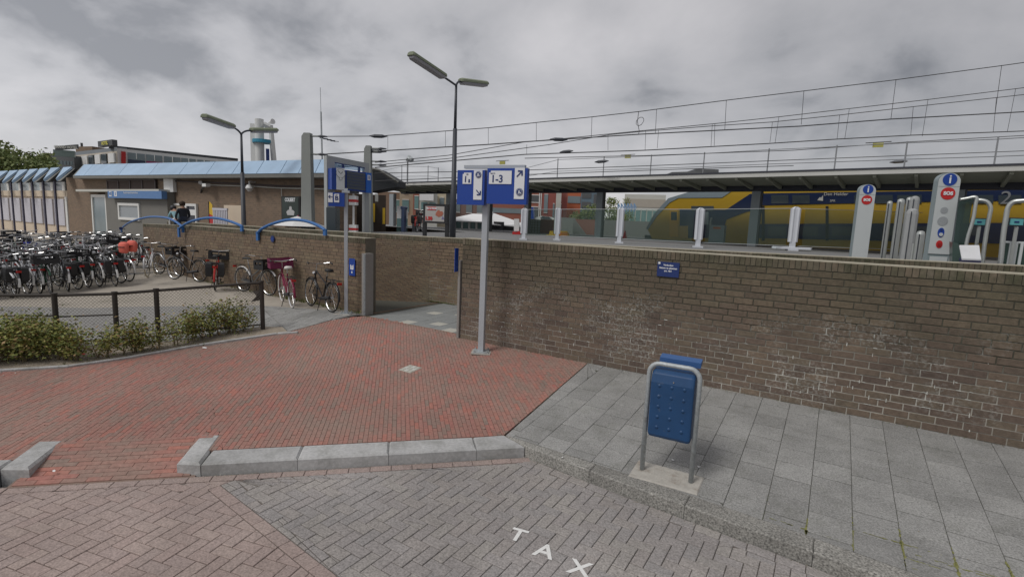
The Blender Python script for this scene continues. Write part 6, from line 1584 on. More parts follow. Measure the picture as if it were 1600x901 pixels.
# ---------------------------------------------------------------- platform canopy
F0, F1 = Vector((-28.006, 25.359)), Vector((4.533, 21.356))
FX = (F1 - F0).normalized(); FN = Vector((-FX.y, FX.x)); LC = (F1 - F0).length + 9
def C_(t, s_, z): return (F0.x + FX.x * t + FN.x * s_, F0.y + FX.y * t + FN.y * s_, z)
canopy = thing('platform_canopy', (F0.x, F0.y, 1.82), 'long low platform canopy with white fascia, ribbed underside and dark beam', 'canopy')
def cbox(t0, t1, s0, s1, z0, z1, name, m, parent=canopy, z0b=None):
    mb = MB(); v = [C_(t0, s0, z0), C_(t1, s0, z0), C_(t1, s1, z0b if z0b is not None else z0), C_(t0, s1, z0b if z0b is not None else z0), C_(t0, s0, z1), C_(t1, s0, z1), C_(t1, s1, z1), C_(t0, s1, z1)]
    mb.faces(v, [(0, 3, 2, 1), (4, 5, 6, 7), (0, 1, 5, 4), (1, 2, 6, 5), (2, 3, 7, 6), (3, 0, 4, 7)]); return mb.build(name, m, parent)
cbox(-.2, LC, 0, .12, 4.61, 4.77, 'fascia', M_FASC); cbox(-.2, LC, -.03, 6.2, 4.775, 4.83, 'roof_edge', M_BEAM)
BZ0, BZ1 = 4.254, 4.485
mb = MB(); mb.faces([C_(-.2, .12, 4.62), C_(LC, .12, 4.62), C_(LC, 2.6, BZ1), C_(-.2, 2.6, BZ1)], [(0, 3, 2, 1)]); mb.faces([C_(-.2, 2.9, BZ1), C_(LC, 2.9, BZ1), C_(LC, 6.2, 4.7), C_(-.2, 6.2, 4.7)], [(0, 3, 2, 1)]); mb.build('soffit', M_RIB, canopy)
cbox(-.2, LC, 2.6, 2.95, BZ0, BZ1 + .05, 'beam', M_BEAM)
cbox(-.2, LC, 6.1, 6.25, 4.5, 4.8, 'beam', M_BEAM)
n = int(LC / 1.15)
for k in range(n):
    t = .3 + k * 1.15
    mb = MB(); v = []
    for tt in (t, t + .10): v += [C_(tt, .14, 4.605), C_(tt, 2.58, BZ1 - .01), C_(tt, 2.58, BZ1 - .16), C_(tt, .14, 4.52)]
    mb.faces(v, [(0, 1, 2, 3), (7, 6, 5, 4), (3, 2, 6, 7), (0, 3, 7, 4), (1, 5, 6, 2)]); mb.build('rib', M_RIB, canopy)
for px, w in ((613, .55), (703, .5), (760, .38), (823, .3), (940, .36), (1178, .36), (1478, .36)):
    pass
for (cx_, cy_), w in zip([(-29.054, 28.259), (-22.735, 27.481), (-19.161, 27.042), (-15.973, 26.65), (-11.003, 26.038), (-3.175, 25.075), (3.534, 24.25)], (.5, .5, .45, .30, .38, .36, .36)):
    mb = MB(); mb.box((cx_, cy_, (1.82 + BZ0) / 2), (w, .24, BZ0 - 1.82), math.atan2(FX.y, FX.x)); mb.build('column', M_COLM, canopy)
    mb = MB(); mb.box((cx_ + w * .5 + .035, cy_ - .01, (1.82 + BZ0) / 2), (.05, .2, BZ0 - 1.74), math.atan2(FX.y, FX.x)); mb.build('downpipe', M_DGREY, canopy)
# dark building end under the left start of the canopy
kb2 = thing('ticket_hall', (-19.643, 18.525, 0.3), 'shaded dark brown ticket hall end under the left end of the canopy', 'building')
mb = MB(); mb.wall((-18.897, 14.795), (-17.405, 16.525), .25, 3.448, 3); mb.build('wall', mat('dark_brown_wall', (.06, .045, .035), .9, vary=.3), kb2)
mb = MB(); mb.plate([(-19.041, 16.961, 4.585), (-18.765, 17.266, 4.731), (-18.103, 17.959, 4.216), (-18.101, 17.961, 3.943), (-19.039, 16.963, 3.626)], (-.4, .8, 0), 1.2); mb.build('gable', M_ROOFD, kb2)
mb = MB(); mb.tube([(-18.892, 16.828, 4.716), (-18.578, 17.174, 4.657), (-17.961, 17.819, 4.142)], .07, 4); mb.build('roof_edge', M_SOFFIT, kb2)
for x0_, y0_, x1_, y1_, m_, nm in ((576, 309, 582, 318, M_GREYP, 'hanging_sign'),):
    pass
mb = MB(); mb.wall((-17.677, 15.936), (-17.584, 16.038), 2.224, 3.05, .2); mb.build('yellow_timetable', M_YEL, kb2)
mb = MB(); mb.wall((-16.993, 15.499), (-16.903, 15.598), 3.118, 3.446, .15); mb.build('lit_panel', M_PALE, kb2)
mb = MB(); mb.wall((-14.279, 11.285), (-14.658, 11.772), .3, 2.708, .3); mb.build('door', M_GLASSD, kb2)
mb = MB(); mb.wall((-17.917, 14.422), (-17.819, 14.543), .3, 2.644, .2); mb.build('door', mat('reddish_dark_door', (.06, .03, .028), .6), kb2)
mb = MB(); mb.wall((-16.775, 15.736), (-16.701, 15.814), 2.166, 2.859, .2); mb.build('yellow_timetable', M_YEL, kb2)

# advertising board
adv = thing('advertising_board', (-12.531, 14.282, 1.815), 'black framed landscape billboard showing a red offer and a pastry, below the canopy', 'billboard')
A_, B__ = (-12.834, 14.011), (-11.911, 14.286)
mb = MB(); mb.wall(A_, B__, 2.31, 3.008, .18); mb.build('frame', M_BLACK, adv)
xa = Vector((B__[0] - A_[0], B__[1] - A_[1], 0)); wA_ = xa.length; xa.normalize(); na = Vector((xa.y, -xa.x, 0)); z0, z1 = 2.31, 3.008; hA_ = z1 - z0
def AP(u, v, o=.02): return (A_[0] + xa.x * wA_ * u + na.x * o, A_[1] + xa.y * wA_ * u + na.y * o, z0 + hA_ * v)
flat('poster', rect(-.39 * wA_, -.40 * hA_, .39 * wA_, .38 * hA_), AP(.48, .5, .0), xa, mat('poster_beige', (.42, .40, .38), .5, vary=.05), adv, .006)
flat('pastry', [(-.14, -.06), (-.02, -.13), (.12, -.08), (.17, .02), (.12, .08), (.05, .07), (0, .13), (-.06, .10), (-.12, .02)], AP(.66, .52, .01), xa, mat('poster_pastry', (.4, .13, .08), .5, vary=.3), adv, .006)
flat('price_flash', rect(-.17, -.06, .17, .06), AP(.36, .76, .01), xa, M_REDP, adv, .006)
put_text('NU 2 VOOR', .075, AP(.36, .76, .022), xa, M_SWHITE, adv, bold=.006); put_text('1,50', .17, AP(.24, .24, .02), xa, M_REDP, adv, bold=.01)
put_text('A', .16, AP(.82, .28, .02), xa, mat('poster_violet', (.15, .13, .4), .5), adv)
for u in (.04, .96): mb = MB(); q = AP(u, 0, -.08); mb.box((q[0], q[1], (1.82 + z0) / 2), (.12, .12, z0 - 1.82), math.atan2(xa.y, xa.x)); mb.build('leg', M_BLACK, adv)

# roof-edge safety railing above the canopy
rail = thing('roof_railing', (-6.092, 27.701, 5.388), 'thin three-wire railing on posts along the far side of the canopy roof', 'railing')
P_ = [((-33.452, 31.067, 6.44), (-33.44, 31.065, 5.255)), ((-30.538, 30.708, 6.701), (-30.512, 30.705, 5.311)), ((-27.332, 30.314, 6.575), (-27.299, 30.31, 5.351)), ((-26.16, 30.17, 6.386), (-26.129, 30.166, 5.376)), ((-17.801, 29.141, 6.078), (-17.765, 29.137, 5.413)), ((-15.192, 28.82, 6.531), (-15.121, 28.812, 5.388)), ((-11.948, 28.421, 6.487), (-11.869, 28.412, 5.381)), ((-9.023, 28.062, 6.443), (-8.938, 28.051, 5.372)), ((-6.15, 27.708, 6.421), (-6.057, 27.697, 5.355)), ((-3.126, 27.336, 6.432), (-3.023, 27.324, 5.354)), ((-0.394, 27.0, 6.405), (-0.284, 26.987, 5.35)), ((2.053, 26.699, 6.403), (2.171, 26.685, 5.343)), ((4.757, 26.367, 6.358), (4.877, 26.352, 5.338)), ((7.307, 26.053, 6.387), (7.441, 26.036, 5.322))]
for a, b in P_:
    mb = MB(); mb.cyl((a[0], a[1], 4.8), a, .03, 5); mb.build('post', M_RAILG, rail)
for f_ in (.96, .55, .2):
    mb = MB(); mb.tube([lerp((a[0], a[1], 4.8), a, f_) for a, b in P_[4:]], .016, 4); mb.build('rail_wire', M_RAILG, rail)
    mb = MB(); mb.tube([lerp((a[0], a[1], 4.8), a, f_) for a, b in P_[:4]], .016, 4); mb.build('rail_wire', M_RAILG, rail)

# ---------------------------------------------------------------- overhead line
ol = thing('overhead_line', (-6.915, 19.838, 6.319), 'nearest overhead wire pair with droppers strung above the canopy', 'catenary')
ms_ = [(-17.459, 12.77, 5.44), (-15.393, 14.154, 5.56), (-14.368, 14.842, 5.698), (-13.218, 15.613, 5.867), (-11.839, 16.537, 6.06), (-10.151, 17.668, 6.366), (-8.501, 18.775, 6.647), (-6.952, 19.813, 6.934), (-6.416, 20.172, 7.047), (-4.165, 21.682, 7.505), (-1.659, 23.361, 7.989), (1.327, 25.363, 8.572), (4.751, 27.658, 9.288), (7.552, 29.536, 9.898)]
ct_ = [(-17.403, 12.807, 4.754), (-15.432, 14.128, 4.989), (-11.822, 16.549, 5.431), (-10.642, 17.34, 5.594), (-6.9, 19.848, 6.077), (-4.181, 21.671, 6.378), (-1.659, 23.361, 6.657), (1.287, 25.336, 7.081), (5.745, 28.324, 7.6), (8.947, 30.471, 7.992)]
mb = MB(); mb.tube(ms_, .016, 5); mb.build('messenger_wire', M_WIRE, ol); mb = MB(); mb.tube(ct_, .022, 5); mb.build('contact_wire', M_WIRE, ol)
for t, b in [((-15.065, 14.374, 5.601), (-15.062, 14.377, 5.045)), ((-13.218, 15.613, 5.867), (-13.206, 15.62, 5.262)), ((-11.839, 16.537, 6.06), (-11.822, 16.548, 5.443)), ((-10.295, 17.572, 6.335), (-10.268, 17.59, 5.633)), ((-8.501, 18.775, 6.647), (-8.482, 18.787, 5.86)), ((-6.416, 20.172, 7.047), (-6.399, 20.184, 6.127)), ((-4.165, 21.682, 7.505), (-4.129, 21.705, 6.393)), ((-1.658, 23.362, 7.977), (-1.622, 23.386, 6.72)), ((1.327, 25.363, 8.572), (1.33, 25.364, 7.084)), ((4.751, 27.658, 9.288), (4.784, 27.68, 7.512))]:
    mb = MB(); mb.tube([t, b], .009, 4); mb.build('dropper', M_WIRE, ol)
mb = MB(); q = (-6.93, 19.828, 6.561); mb.tube([(-6.994, 19.785, 6.932), (-7.013, 19.772, 6.557), (-6.927, 19.83, 6.173), (-6.962, 19.806, 6.049)], .012, 4); mb.tube([(q[0] + .15 * math.cos(a * .6), q[1] + .1 * math.sin(a * .6), q[2] + .18 * math.sin(a * .6)) for a in range(10)], .012, 4, closed=True); mb.build('feeder_loop', M_WIRE, ol)
for c in [(-15.373, 14.168, 5.561), (-15.432, 14.128, 4.989), (-9.542, 18.076, 5.739)]:
    mb = MB(); d_ = Vector((21.441, 14.373, .3)).normalized(); mb.tube([Vector(c) - d_ * .35, Vector(c) - d_ * .15, Vector(c) + d_ * .15, Vector(c) + d_ * .35], [.015, .07, .07, .015], 8); mb.build('insulator', M_DARKPOST, ol)
ol2 = thing('overhead_line', (-8.119, 23.384, 6.579), 'second overhead line with two upper wires, behind and below the nearest pair', 'catenary')
for pts in ([(-17.934, 16.347, 4.897), (-15.272, 18.255, 5.36), (-12.447, 20.281, 6.122), (-10.827, 21.442, 6.389), (-7.459, 23.857, 6.992), (-5.293, 25.41, 7.368), (-2.863, 27.153, 7.82), (-0.114, 29.124, 8.367), (2.943, 31.315, 8.968), (6.439, 33.822, 9.689), (9.336, 35.899, 10.289)],
            [(-17.934, 16.347, 4.783), (-15.269, 18.257, 5.218), (-11.487, 20.969, 6.065), (-9.315, 22.526, 6.622), (-8.135, 23.373, 6.836), (-5.359, 25.363, 7.263), (-3.092, 26.989, 7.575), (-0.462, 28.874, 8.056), (2.419, 30.939, 8.614), (5.691, 33.286, 9.232), (9.392, 35.939, 9.941)]):
    mb = MB(); mb.tube(pts, .016, 4); mb.build('messenger_wire', M_WIRE, ol2)
mb = MB(); mb.tube([(-17.933, 16.347, 4.67), (-15.267, 18.259, 5.104), (-12.427, 20.295, 5.566), (-7.889, 23.549, 6.015), (-3.156, 26.942, 6.597), (-0.399, 28.919, 6.965), (2.524, 31.015, 7.316), (7.062, 34.269, 7.781), (11.029, 37.113, 8.201)], .022, 4); mb.build('contact_wire', M_WIRE, ol2)
for t, b in [((-12.371, 20.335, 6.013), (-12.356, 20.346, 5.585)), ((-9.34, 22.509, 6.621), (-9.303, 22.535, 5.933)), ((-7.919, 23.527, 6.907), (-7.889, 23.549, 6.015)), ((-7.433, 23.876, 6.965), (-7.429, 23.879, 6.129)), ((-5.391, 25.34, 7.347), (-5.364, 25.359, 6.336)), ((-5.294, 25.409, 7.382), (-5.242, 25.447, 6.373)), ((-3.067, 27.006, 7.576), (-3.085, 26.994, 6.645)), ((-2.838, 27.17, 7.821), (-2.881, 27.139, 6.628)), ((-0.462, 28.874, 8.056), (-0.452, 28.881, 6.976)), ((-0.111, 29.126, 8.339), (-0.147, 29.1, 6.995)), ((2.419, 30.939, 8.614), (2.474, 30.979, 7.298)), ((2.968, 31.334, 8.969), (2.943, 31.315, 7.296)), ((5.717, 33.304, 9.233), (5.804, 33.367, 7.676)), ((6.439, 33.822, 9.689), (6.382, 33.781, 7.71))]:
    mb = MB(); mb.tube([t, b], .009, 4); mb.build('dropper', M_WIRE, ol2)
ol3 = thing('overhead_line', (-5.591, 25.196, 5.711), 'lowest and farthest overhead wires just above the canopy roof', 'catenary')
for pts in ([(-12.421, 20.299, 5.395), (-7.63, 23.735, 5.798), (-2.122, 27.684, 6.35), (2.432, 30.949, 7.0), (7.092, 34.29, 7.574)], [(-17.932, 16.348, 4.414), (-12.403, 20.313, 4.863), (-7.601, 23.756, 5.334), (-2.081, 27.713, 5.91), (2.507, 31.003, 6.38), (7.198, 34.366, 6.86)], [(-17.931, 16.349, 4.072), (-12.395, 20.318, 4.661), (-7.588, 23.765, 5.13), (-2.056, 27.731, 5.645)]):
    mb = MB(); mb.tube(pts, .016, 4); mb.build('wire', M_WIRE, ol3)
for c in [(-9.52, 22.38, 5.415), (-10.873, 21.41, 5.785), (2.128, 30.731, 6.059)]:
    mb = MB(); d_ = Vector((1, -.02, .05)).normalized(); mb.tube([Vector(c) - d_ * .35, Vector(c) - d_ * .15, Vector(c) + d_ * .15, Vector(c) + d_ * .35], [.015, .07, .07, .015], 8); mb.build('insulator', M_DARKPOST, ol3)
for q, lb in (((-12.479, 33.768, 7.187), 'small yellow marker plate hanging on wires left of centre above the train'), ((1.21, 29.976, 6.766), 'small yellow marker plate hanging on wires above the rounded information pylons'), ((-18.973, 28.214, 6.311), 'small yellow marker plate above the platform sign')):
    t = thing('marker_plate', q, lb, 'marker', 'yellow marker plates on the wires'); mb = MB(); mb.box(q, (.42, .05, .2)); mb.build('plate', mat('marker_yellow', (.38, .36, .08), .6), t); mb = MB(); mb.tube([(q[0] - .5, q[1], q[2] + .12), (q[0] + .5, q[1], q[2] + .14)], .02, 4); mb.build('hanger', M_WIRE, t)

# ---------------------------------------------------------------- train
train = thing('passenger_train', (-0.155, 29.389, 1.0), 'yellow and dark blue double-deck passenger train with a sloping nose at the platform', 'train')
fn3 = (-0.122, -0.993, 0); bk3 = (0.122, 0.993, 0)
def tpl(name, pts, m, th=.02, parent=train, label=None):
    mb = MB(); mb.plate(pts, bk3, th); return mb.build(name, m, parent, label=label)
ZB = 1.35
lo = (-9.254, 30.508); far = C_(LC + 12, 7.4, 0)
ZT = 4.582
body = [(-9.729, 30.567, 2.385), (-9.301, 30.514, 1.632), (lo[0], lo[1], ZB), (far[0], far[1], ZB), (far[0], far[1], ZT + .25), (-5.518, 30.049, 4.72), (-7.448, 30.286, 4.559), (-8.554, 30.422, 4.194), (-9.314, 30.516, 3.32)]
mb = MB(); mb.plate(body, bk3, 2.8); mb.build('body', M_TYEL, train)
tpl('roof_band', [(-9.825, 30.548, 2.42), (-9.716, 30.535, 2.347), (-9.212, 30.473, 3.169), (-8.488, 30.384, 3.97), (-7.975, 30.321, 4.249), (-5.539, 30.021, 4.267), (-5.098, 29.967, 4.594), (-5.853, 30.06, 4.722), (-7.442, 30.255, 4.575), (-8.587, 30.396, 4.23), (-9.385, 30.494, 3.317)], M_TGREY, .05)
tpl('blue_livery', [(-5.277, 29.989, 3.608), (-4.112, 29.846, 4.469), (-3.797, 29.807, 4.467), (-3.718, 29.797, 3.632), (-4.216, 29.858, 3.522), (-5.196, 29.979, 3.087), (-5.375, 30.001, 2.061), (-7.707, 30.288, 1.944), (-7.846, 30.305, 3.606)], M_TBLUE)
tpl('cab_door', [(-8.462, 30.376, 3.672), (-7.926, 30.31, 3.678), (-7.787, 30.292, 2.014), (-8.324, 30.359, 1.988)], mat('train_door_yellow', (.55, .3, .015), .45), .015)
tpl('door_window', [(-8.343, 30.346, 3.449), (-7.999, 30.303, 3.455), (-7.958, 30.298, 2.975), (-8.303, 30.341, 2.965)], M_GLASSD, .015)
tpl('cab_panel', [(-7.762, 30.279, 2.647), (-7.276, 30.22, 2.664), (-7.217, 30.212, 1.969), (-7.703, 30.272, 1.944)], mat('train_panel_ochre', (.45, .27, .05), .5), .015)
tpl('window', [(-7.188, 30.209, 3.796), (-5.942, 30.055, 3.809), (-5.917, 30.052, 3.527), (-7.164, 30.206, 3.506)], M_GLASSD, .015)
tpl('window', [(-6.51, 30.125, 3.481), (-6.192, 30.086, 3.487), (-6.13, 30.079, 2.776), (-6.448, 30.118, 2.765)], M_GLASSM, .015)
tpl('upper_window_band', [(-3.799, 29.807, 4.484), (-3.74, 29.8, 3.866), (2.35, 29.051, 4.067), (6.586, 28.529, 4.167), (6.536, 28.536, 4.583), (2.296, 29.057, 4.553)], M_TBLUE)
tpl('lower_window_band', [(-3.649, 29.788, 2.893), (-3.579, 29.78, 2.152), (6.798, 28.503, 2.418), (6.694, 28.516, 3.282)], M_TBLUE)
tpl('upper_window_band', [(6.586, 28.529, 4.167), (6.536, 28.536, 4.583), (far[0], far[1] - .03, ZT - .05), (far[0], far[1] - .03, 4.169)], M_TBLUE)
for xa_ in [[(-3.081, 29.698, 4.397), (-3.04, 29.693, 3.97), (-2.24, 29.595, 3.985), (-2.281, 29.6, 4.403)], [(-2.106, 29.579, 4.394), (-2.065, 29.574, 3.977), (-1.302, 29.48, 3.991), (-1.343, 29.485, 4.4)], [(0.511, 29.257, 4.386), (0.552, 29.252, 3.996), (1.22, 29.169, 4.009), (1.179, 29.174, 4.392)], [(1.326, 29.156, 4.383), (1.367, 29.151, 4.002), (2.007, 29.073, 4.014), (1.966, 29.078, 4.389)], [(2.13, 29.058, 4.381), (2.17, 29.052, 4.008), (3.027, 28.947, 4.025), (2.987, 28.952, 4.389)], [(4.568, 28.758, 4.373), (4.608, 28.753, 4.025), (5.336, 28.663, 4.04), (5.296, 28.668, 4.381)], [(5.45, 28.649, 4.371), (5.49, 28.644, 4.032), (6.162, 28.561, 4.046), (6.122, 28.566, 4.378)]]:
    tpl('window', xa_, M_GLASSD, .015)
for xa_ in [[(-3.077, 29.698, 2.778), (-3.033, 29.693, 2.313), (-2.197, 29.59, 2.352), (-2.241, 29.595, 2.808)], [(-1.607, 29.517, 2.831), (-1.563, 29.512, 2.382), (-0.784, 29.416, 2.419), (-0.829, 29.421, 2.859)], [(-0.238, 29.349, 2.88), (-0.193, 29.343, 2.447), (0.584, 29.248, 2.483), (0.54, 29.253, 2.908)], [(1.768, 29.102, 2.952), (1.813, 29.096, 2.541), (2.513, 29.01, 2.574), (2.468, 29.016, 2.977)], [(2.696, 28.988, 2.985), (2.74, 28.982, 2.585), (3.405, 28.901, 2.616), (3.361, 28.906, 3.009)], [(4.416, 28.776, 3.047), (4.46, 28.771, 2.666), (5.063, 28.697, 2.694), (5.019, 28.702, 3.069)]]:
    tpl('window', xa_, mat('train_lower_window', (.06, .075, .085), .2, vary=.2), .015)
for xa_ in [[(-3.485, 29.738, 3.834), (-3.313, 29.717, 2.03), (-3.175, 29.7, 2.038), (-3.346, 29.721, 3.835)], [(-0.606, 29.384, 3.863), (-0.434, 29.363, 2.185), (-0.314, 29.348, 2.191), (-0.486, 29.369, 3.865)], [(0.815, 29.209, 3.878), (0.987, 29.188, 2.261), (1.098, 29.174, 2.267), (0.927, 29.195, 3.879)], [(3.9, 28.83, 3.91), (4.069, 28.809, 2.426), (4.163, 28.797, 2.431), (3.994, 28.818, 3.911)]]:
    tpl('door_edge', xa_, M_BLACK, .02)
put_text('Den Helder', .21, (-0.24, 29.329, 4.433), (0.993, -0.122, 0), M_PALE, train)
put_text('SPR', .15, (-0.338, 29.341, 4.111), (0.993, -0.122, 0), M_PALE, train)
M_TNUM = mat('train_number_grey', (.2, .21, .22), .5); put_text('2', .75, (5.689, 28.6, 4.239), (0.993, -0.122, 0), M_TNUM, train)
tpl('white_logo', [(-0.986, 29.431, 4.141), (-0.893, 29.419, 4.296), (-0.836, 29.412, 4.265), (-0.767, 29.404, 4.389), (-0.739, 29.4, 4.11)], M_PALE, .01)
mb = MB(); q = (-9.686, 30.561, 1.844); mb.box((q[0], q[1] + 1.2, q[2]), (.7, 1.4, .35)); mb.build('coupler', M_BLACK, train)
# ---------------------------------------------------------------- platform beyond, edge and track
mb = MB(); mb.poly([C_(-20, 7.0, 1.66), C_(60, 7.0, 1.66), C_(60, 60, 1.25), C_(-60, 60, 1.25)])
tag(mb.build('track_bed', mat('track_ballast', (.2, .185, .17), .95, vary=.4, nscale=3, coord='World'), fix=False), kind='structure')
pe = MB(); pe.box((0, 0, 0), (.01, .01, .01))
mb = MB(); mb.poly([C_(10, 6.4, 1.735), C_(60, 6.4, 1.735), C_(60, 6.6, 1.735), C_(10, 6.6, 1.735)]); tag(mb.build('platform_marking', M_FASC, fix=False), kind='structure')
# white cabinet and luggage shapes on the platform
cb = thing('ticket_cabinet', (-5.109, 27.58, 1.82), 'pale grey cabinet with orange label standing before the train nose', 'cabinet')
q = (-5.147, 27.585, 2.311); zt_ = 2.732
mb = MB(); mb.box((q[0], q[1], (1.82 + zt_) / 2), (.72, .5, zt_ - 1.82)); mb.build('body', mat('cabinet_grey', (.28, .33, .35), .6), cb)
mb = MB(); mb.box((q[0], q[1] - .26, zt_ - .14), (.36, .02, .1)); mb.build('label', mat('orange_label', (.5, .12, .03), .6), cb)
mb = MB(); mb.tube([(-5.484, 27.526, 3.111), (-5.531, 27.531, 2.914), (-5.456, 27.522, 2.067)], .05, 6); mb.build('pipe', M_GALV, cb)

# ---------------------------------------------------------------- glass barrier with white posts
bp = [(-9.979, 16.461, 1.85), (-9.321, 17.919, 1.85), (-7.06, 18.759, 1.85), (-4.213, 19.162, 1.85), (-1.371, 21.747, 1.85)]
tops = [3.012, 3.101, 3.182, 3.251, 3.456]
lbls = ['white ribbed barrier post beside the yellow machine, smallest of the row', 'white ribbed barrier post in front of the orange building', 'white ribbed barrier post left of the train nose', 'white ribbed barrier post in front of the train cab', 'white ribbed barrier post on a wide winged foot, nearest of the row']
gb = thing('glass_barrier', bp[2], 'line of clear glass barrier panes between the white posts', 'barrier')
for k, (q, zt_) in enumerate(zip(bp, tops)):
    H_ = zt_ - 1.82; w = H_ * .215
    if k > 0: w = H_ * .2
    t = thing('barrier_post', (q[0], q[1], 1.82), lbls[k], 'post', 'white ribbed barrier posts on the platform')
    ang = .45; c, s_ = math.cos(ang), math.sin(ang)
    def LP(x, y, z): return (q[0] + x * c - y * s_, q[1] + x * s_ + y * c, z)
    zl = 1.82 + H_ * .2
    mb = MB(); sec = [(-w / 2, -.05), (-w * .3, -.09), (-w * .12, -.06), (w * .12, -.06), (w * .3, -.09), (w / 2, -.05), (w / 2, .08), (-w / 2, .08)]
    n = len(sec); vs = []
    for z, sc in ((zl, .96), (zt_ - .10 * H_ * .5, 1.0), (zt_ - .03, .62), (zt_, .25)): vs += [LP(p[0] * sc, p[1] * (sc if sc > .9 else .7), z) for p in sec]
    mb.faces(vs, [(a * n + j, a * n + (j + 1) % n, (a + 1) * n + (j + 1) % n, (a + 1) * n + j) for a in range(3) for j in range(n)] + [tuple(range(n)), tuple(range(3 * n, 4 * n))]); mb.build('housing', M_WPOST, t)
    mb = MB(); mb.box((q[0], q[1], (1.82 + zl) / 2), (w * .55, .12, zl - 1.82), ang); mb.build('stem', M_WPOST, t)
    mb = MB(); mb.box((q[0], q[1], 1.85), (w * 1.1, .3, .06), ang); mb.build('foot_plate', M_WPOST, t)
    if k == 4:
        mb = MB(); mb.prism([LP(x, y, 0)[:2] for x, y in ((-.62, -.12), (.62, -.12), (.72, .0), (.62, .14), (-.62, .14), (-.72, 0))], 1.88, 1.96, ch=.02); mb.build('wing_foot', M_WPOST, t)
pts_b = bp + [(2.957, 26.082, 1.85)]
tt = tops + [tops[-1] + .1]
for k in range(len(pts_b) - 1):
    a, b = pts_b[k], pts_b[k + 1]; za, zb2 = tt[k] - .06, tt[k + 1] - .06
    mb = MB(); mb.wall(lerp(a, b, .07), lerp(a, b, .93), 2.0, za, .02, z0b=2.0, z1b=zb2); mb.build('glass_pane', M_GLASS, gb)
    mb = MB(); mb.tube([lerp((a[0], a[1], za), (b[0], b[1], zb2), .04), lerp((a[0], a[1], za), (b[0], b[1], zb2), .96)], .009, 4); mb.build('pane_edge', M_PYL, gb)
    mb = MB(); mb.tube([lerp((a[0], a[1], 2.0), (b[0], b[1], 2.0), .04), lerp((a[0], a[1], 2.0), (b[0], b[1], 2.0), .96)], .009, 4); mb.build('pane_edge', M_PYL, gb)

# ---------------------------------------------------------------- information pylons
def pylon(base, w, zt_, label, full):
    t = thing('information_pylon', (base[0], base[1], 1.82), label, 'pylon', 'rounded information and alarm pylons')
    ang = R(17); xd_ = Vector((math.cos(ang), math.sin(ang), 0)); nn = Vector((xd_.y, -xd_.x, 0)); z0 = 1.82; H_ = zt_ - z0
    def outline(w_, zlo, zhi, ry):
        pts = [(-w_ / 2, zlo), (w_ / 2, zlo)]
        for k in range(0, 13): a = math.pi * k / 12; pts.append((w_ / 2 * math.cos(a), zhi - ry + ry * math.sin(a)))
        return pts
    F = face_frame((base[0], base[1], 0), xd_)
    def P(pts, o): return [tuple(F @ Vector((p[0], p[1], 0)) + nn * o) for p in pts]
    mb = MB(); mb.plate(P(outline(w, z0, zt_, w * .42), .0), -nn, .16); mb.build('body', M_PYLD, t)
    mb = MB(); mb.plate(P(outline(w * .97, z0 + (.35 if full else .0), zt_ - .01, w * .42), .008), nn, .01); mb.build('front_panel', M_PYL, t)
    def at(u, z, o): p = F @ Vector((u, z, 0)); return tuple(p + nn * o)
    zi = zt_ - w * .36
    flat('information_disc', circ(w * .32, 28), at(0, zi, .02), xd_, M_SBLUE, t, .006); put_text('i', w * .62, at(0, zi, .034), xd_, M_SWHITE, t, bold=.004)
    zs_ = zi - w * .72
    flat('alarm_disc', circ(w * .32, 28, sx=1.02), at(0, zs_, .02), xd_, M_REDP, t, .006); put_text('SOS', w * .24, at(0, zs_, .034), xd_, M_SWHITE, t, bold=.005)
    mb = MB(); a, b = at(-w * .48, zi - w * .36, .02), at(w * .48, zi - w * .36, .02); mb.tube([a, b], .003, 4); mb.build('seam', M_PYLD, t)
    if full:
        gr = mat('speaker_grille', (.3, .32, .33), .6, vary=.3, nscale=60)
        flat('speaker_grille', circ(w * .17, 20), at(-.02, zs_ - w * .88, .02), xd_, gr, t, .004); flat('speaker_grille', circ(w * .24, 20), at(-.02, zs_ - w * 1.45, .02), xd_, gr, t, .004)
        zb_ = zs_ - w * 2.05
        flat('call_button', [(p[0], p[1] * 1.7) for p in circ(w * .15, 20)], at(-.02, zb_, .02), xd_, M_SBLUE, t, .006)
        flat('button_cap', circ(w * .09, 16), at(-.02, zb_ - w * .1, .028), xd_, M_PYL, t, .012); flat('button_cap', circ(w * .05, 16), at(-.02, zb_ + w * .13, .028), xd_, M_NAVY, t, .008)
        flat('alarm_button', [(p[0], p[1] * 1.4) for p in circ(w * .15, 12)], at(-.02, zb_ - w * .62, .02), xd_, M_REDP, t, .008); flat('button_cap', rect(-w * .08, -w * .1, w * .08, w * .06), at(-.02, zb_ - w * .62, .032), xd_, mat('dark_red', (.3, .01, .01), .5), t, .008)
        mb = MB(); mb.plate(P([(-w * .4, z0 + .2), (w * .4, z0 + .2), (w * .4, z0 + .3), (-w * .4, z0 + .3)], .02), nn, .006); mb.build('lower_plate', M_PYL, t)
    return t
pylon((1.738, 13.038), .37, 3.75, 'nearer rounded grey pylon with blue information disc, red SOS disc and call buttons', True)
pylon((0.524, 15.224), .35, 3.72, 'farther plain rounded grey pylon with blue information disc and red SOS disc', False)

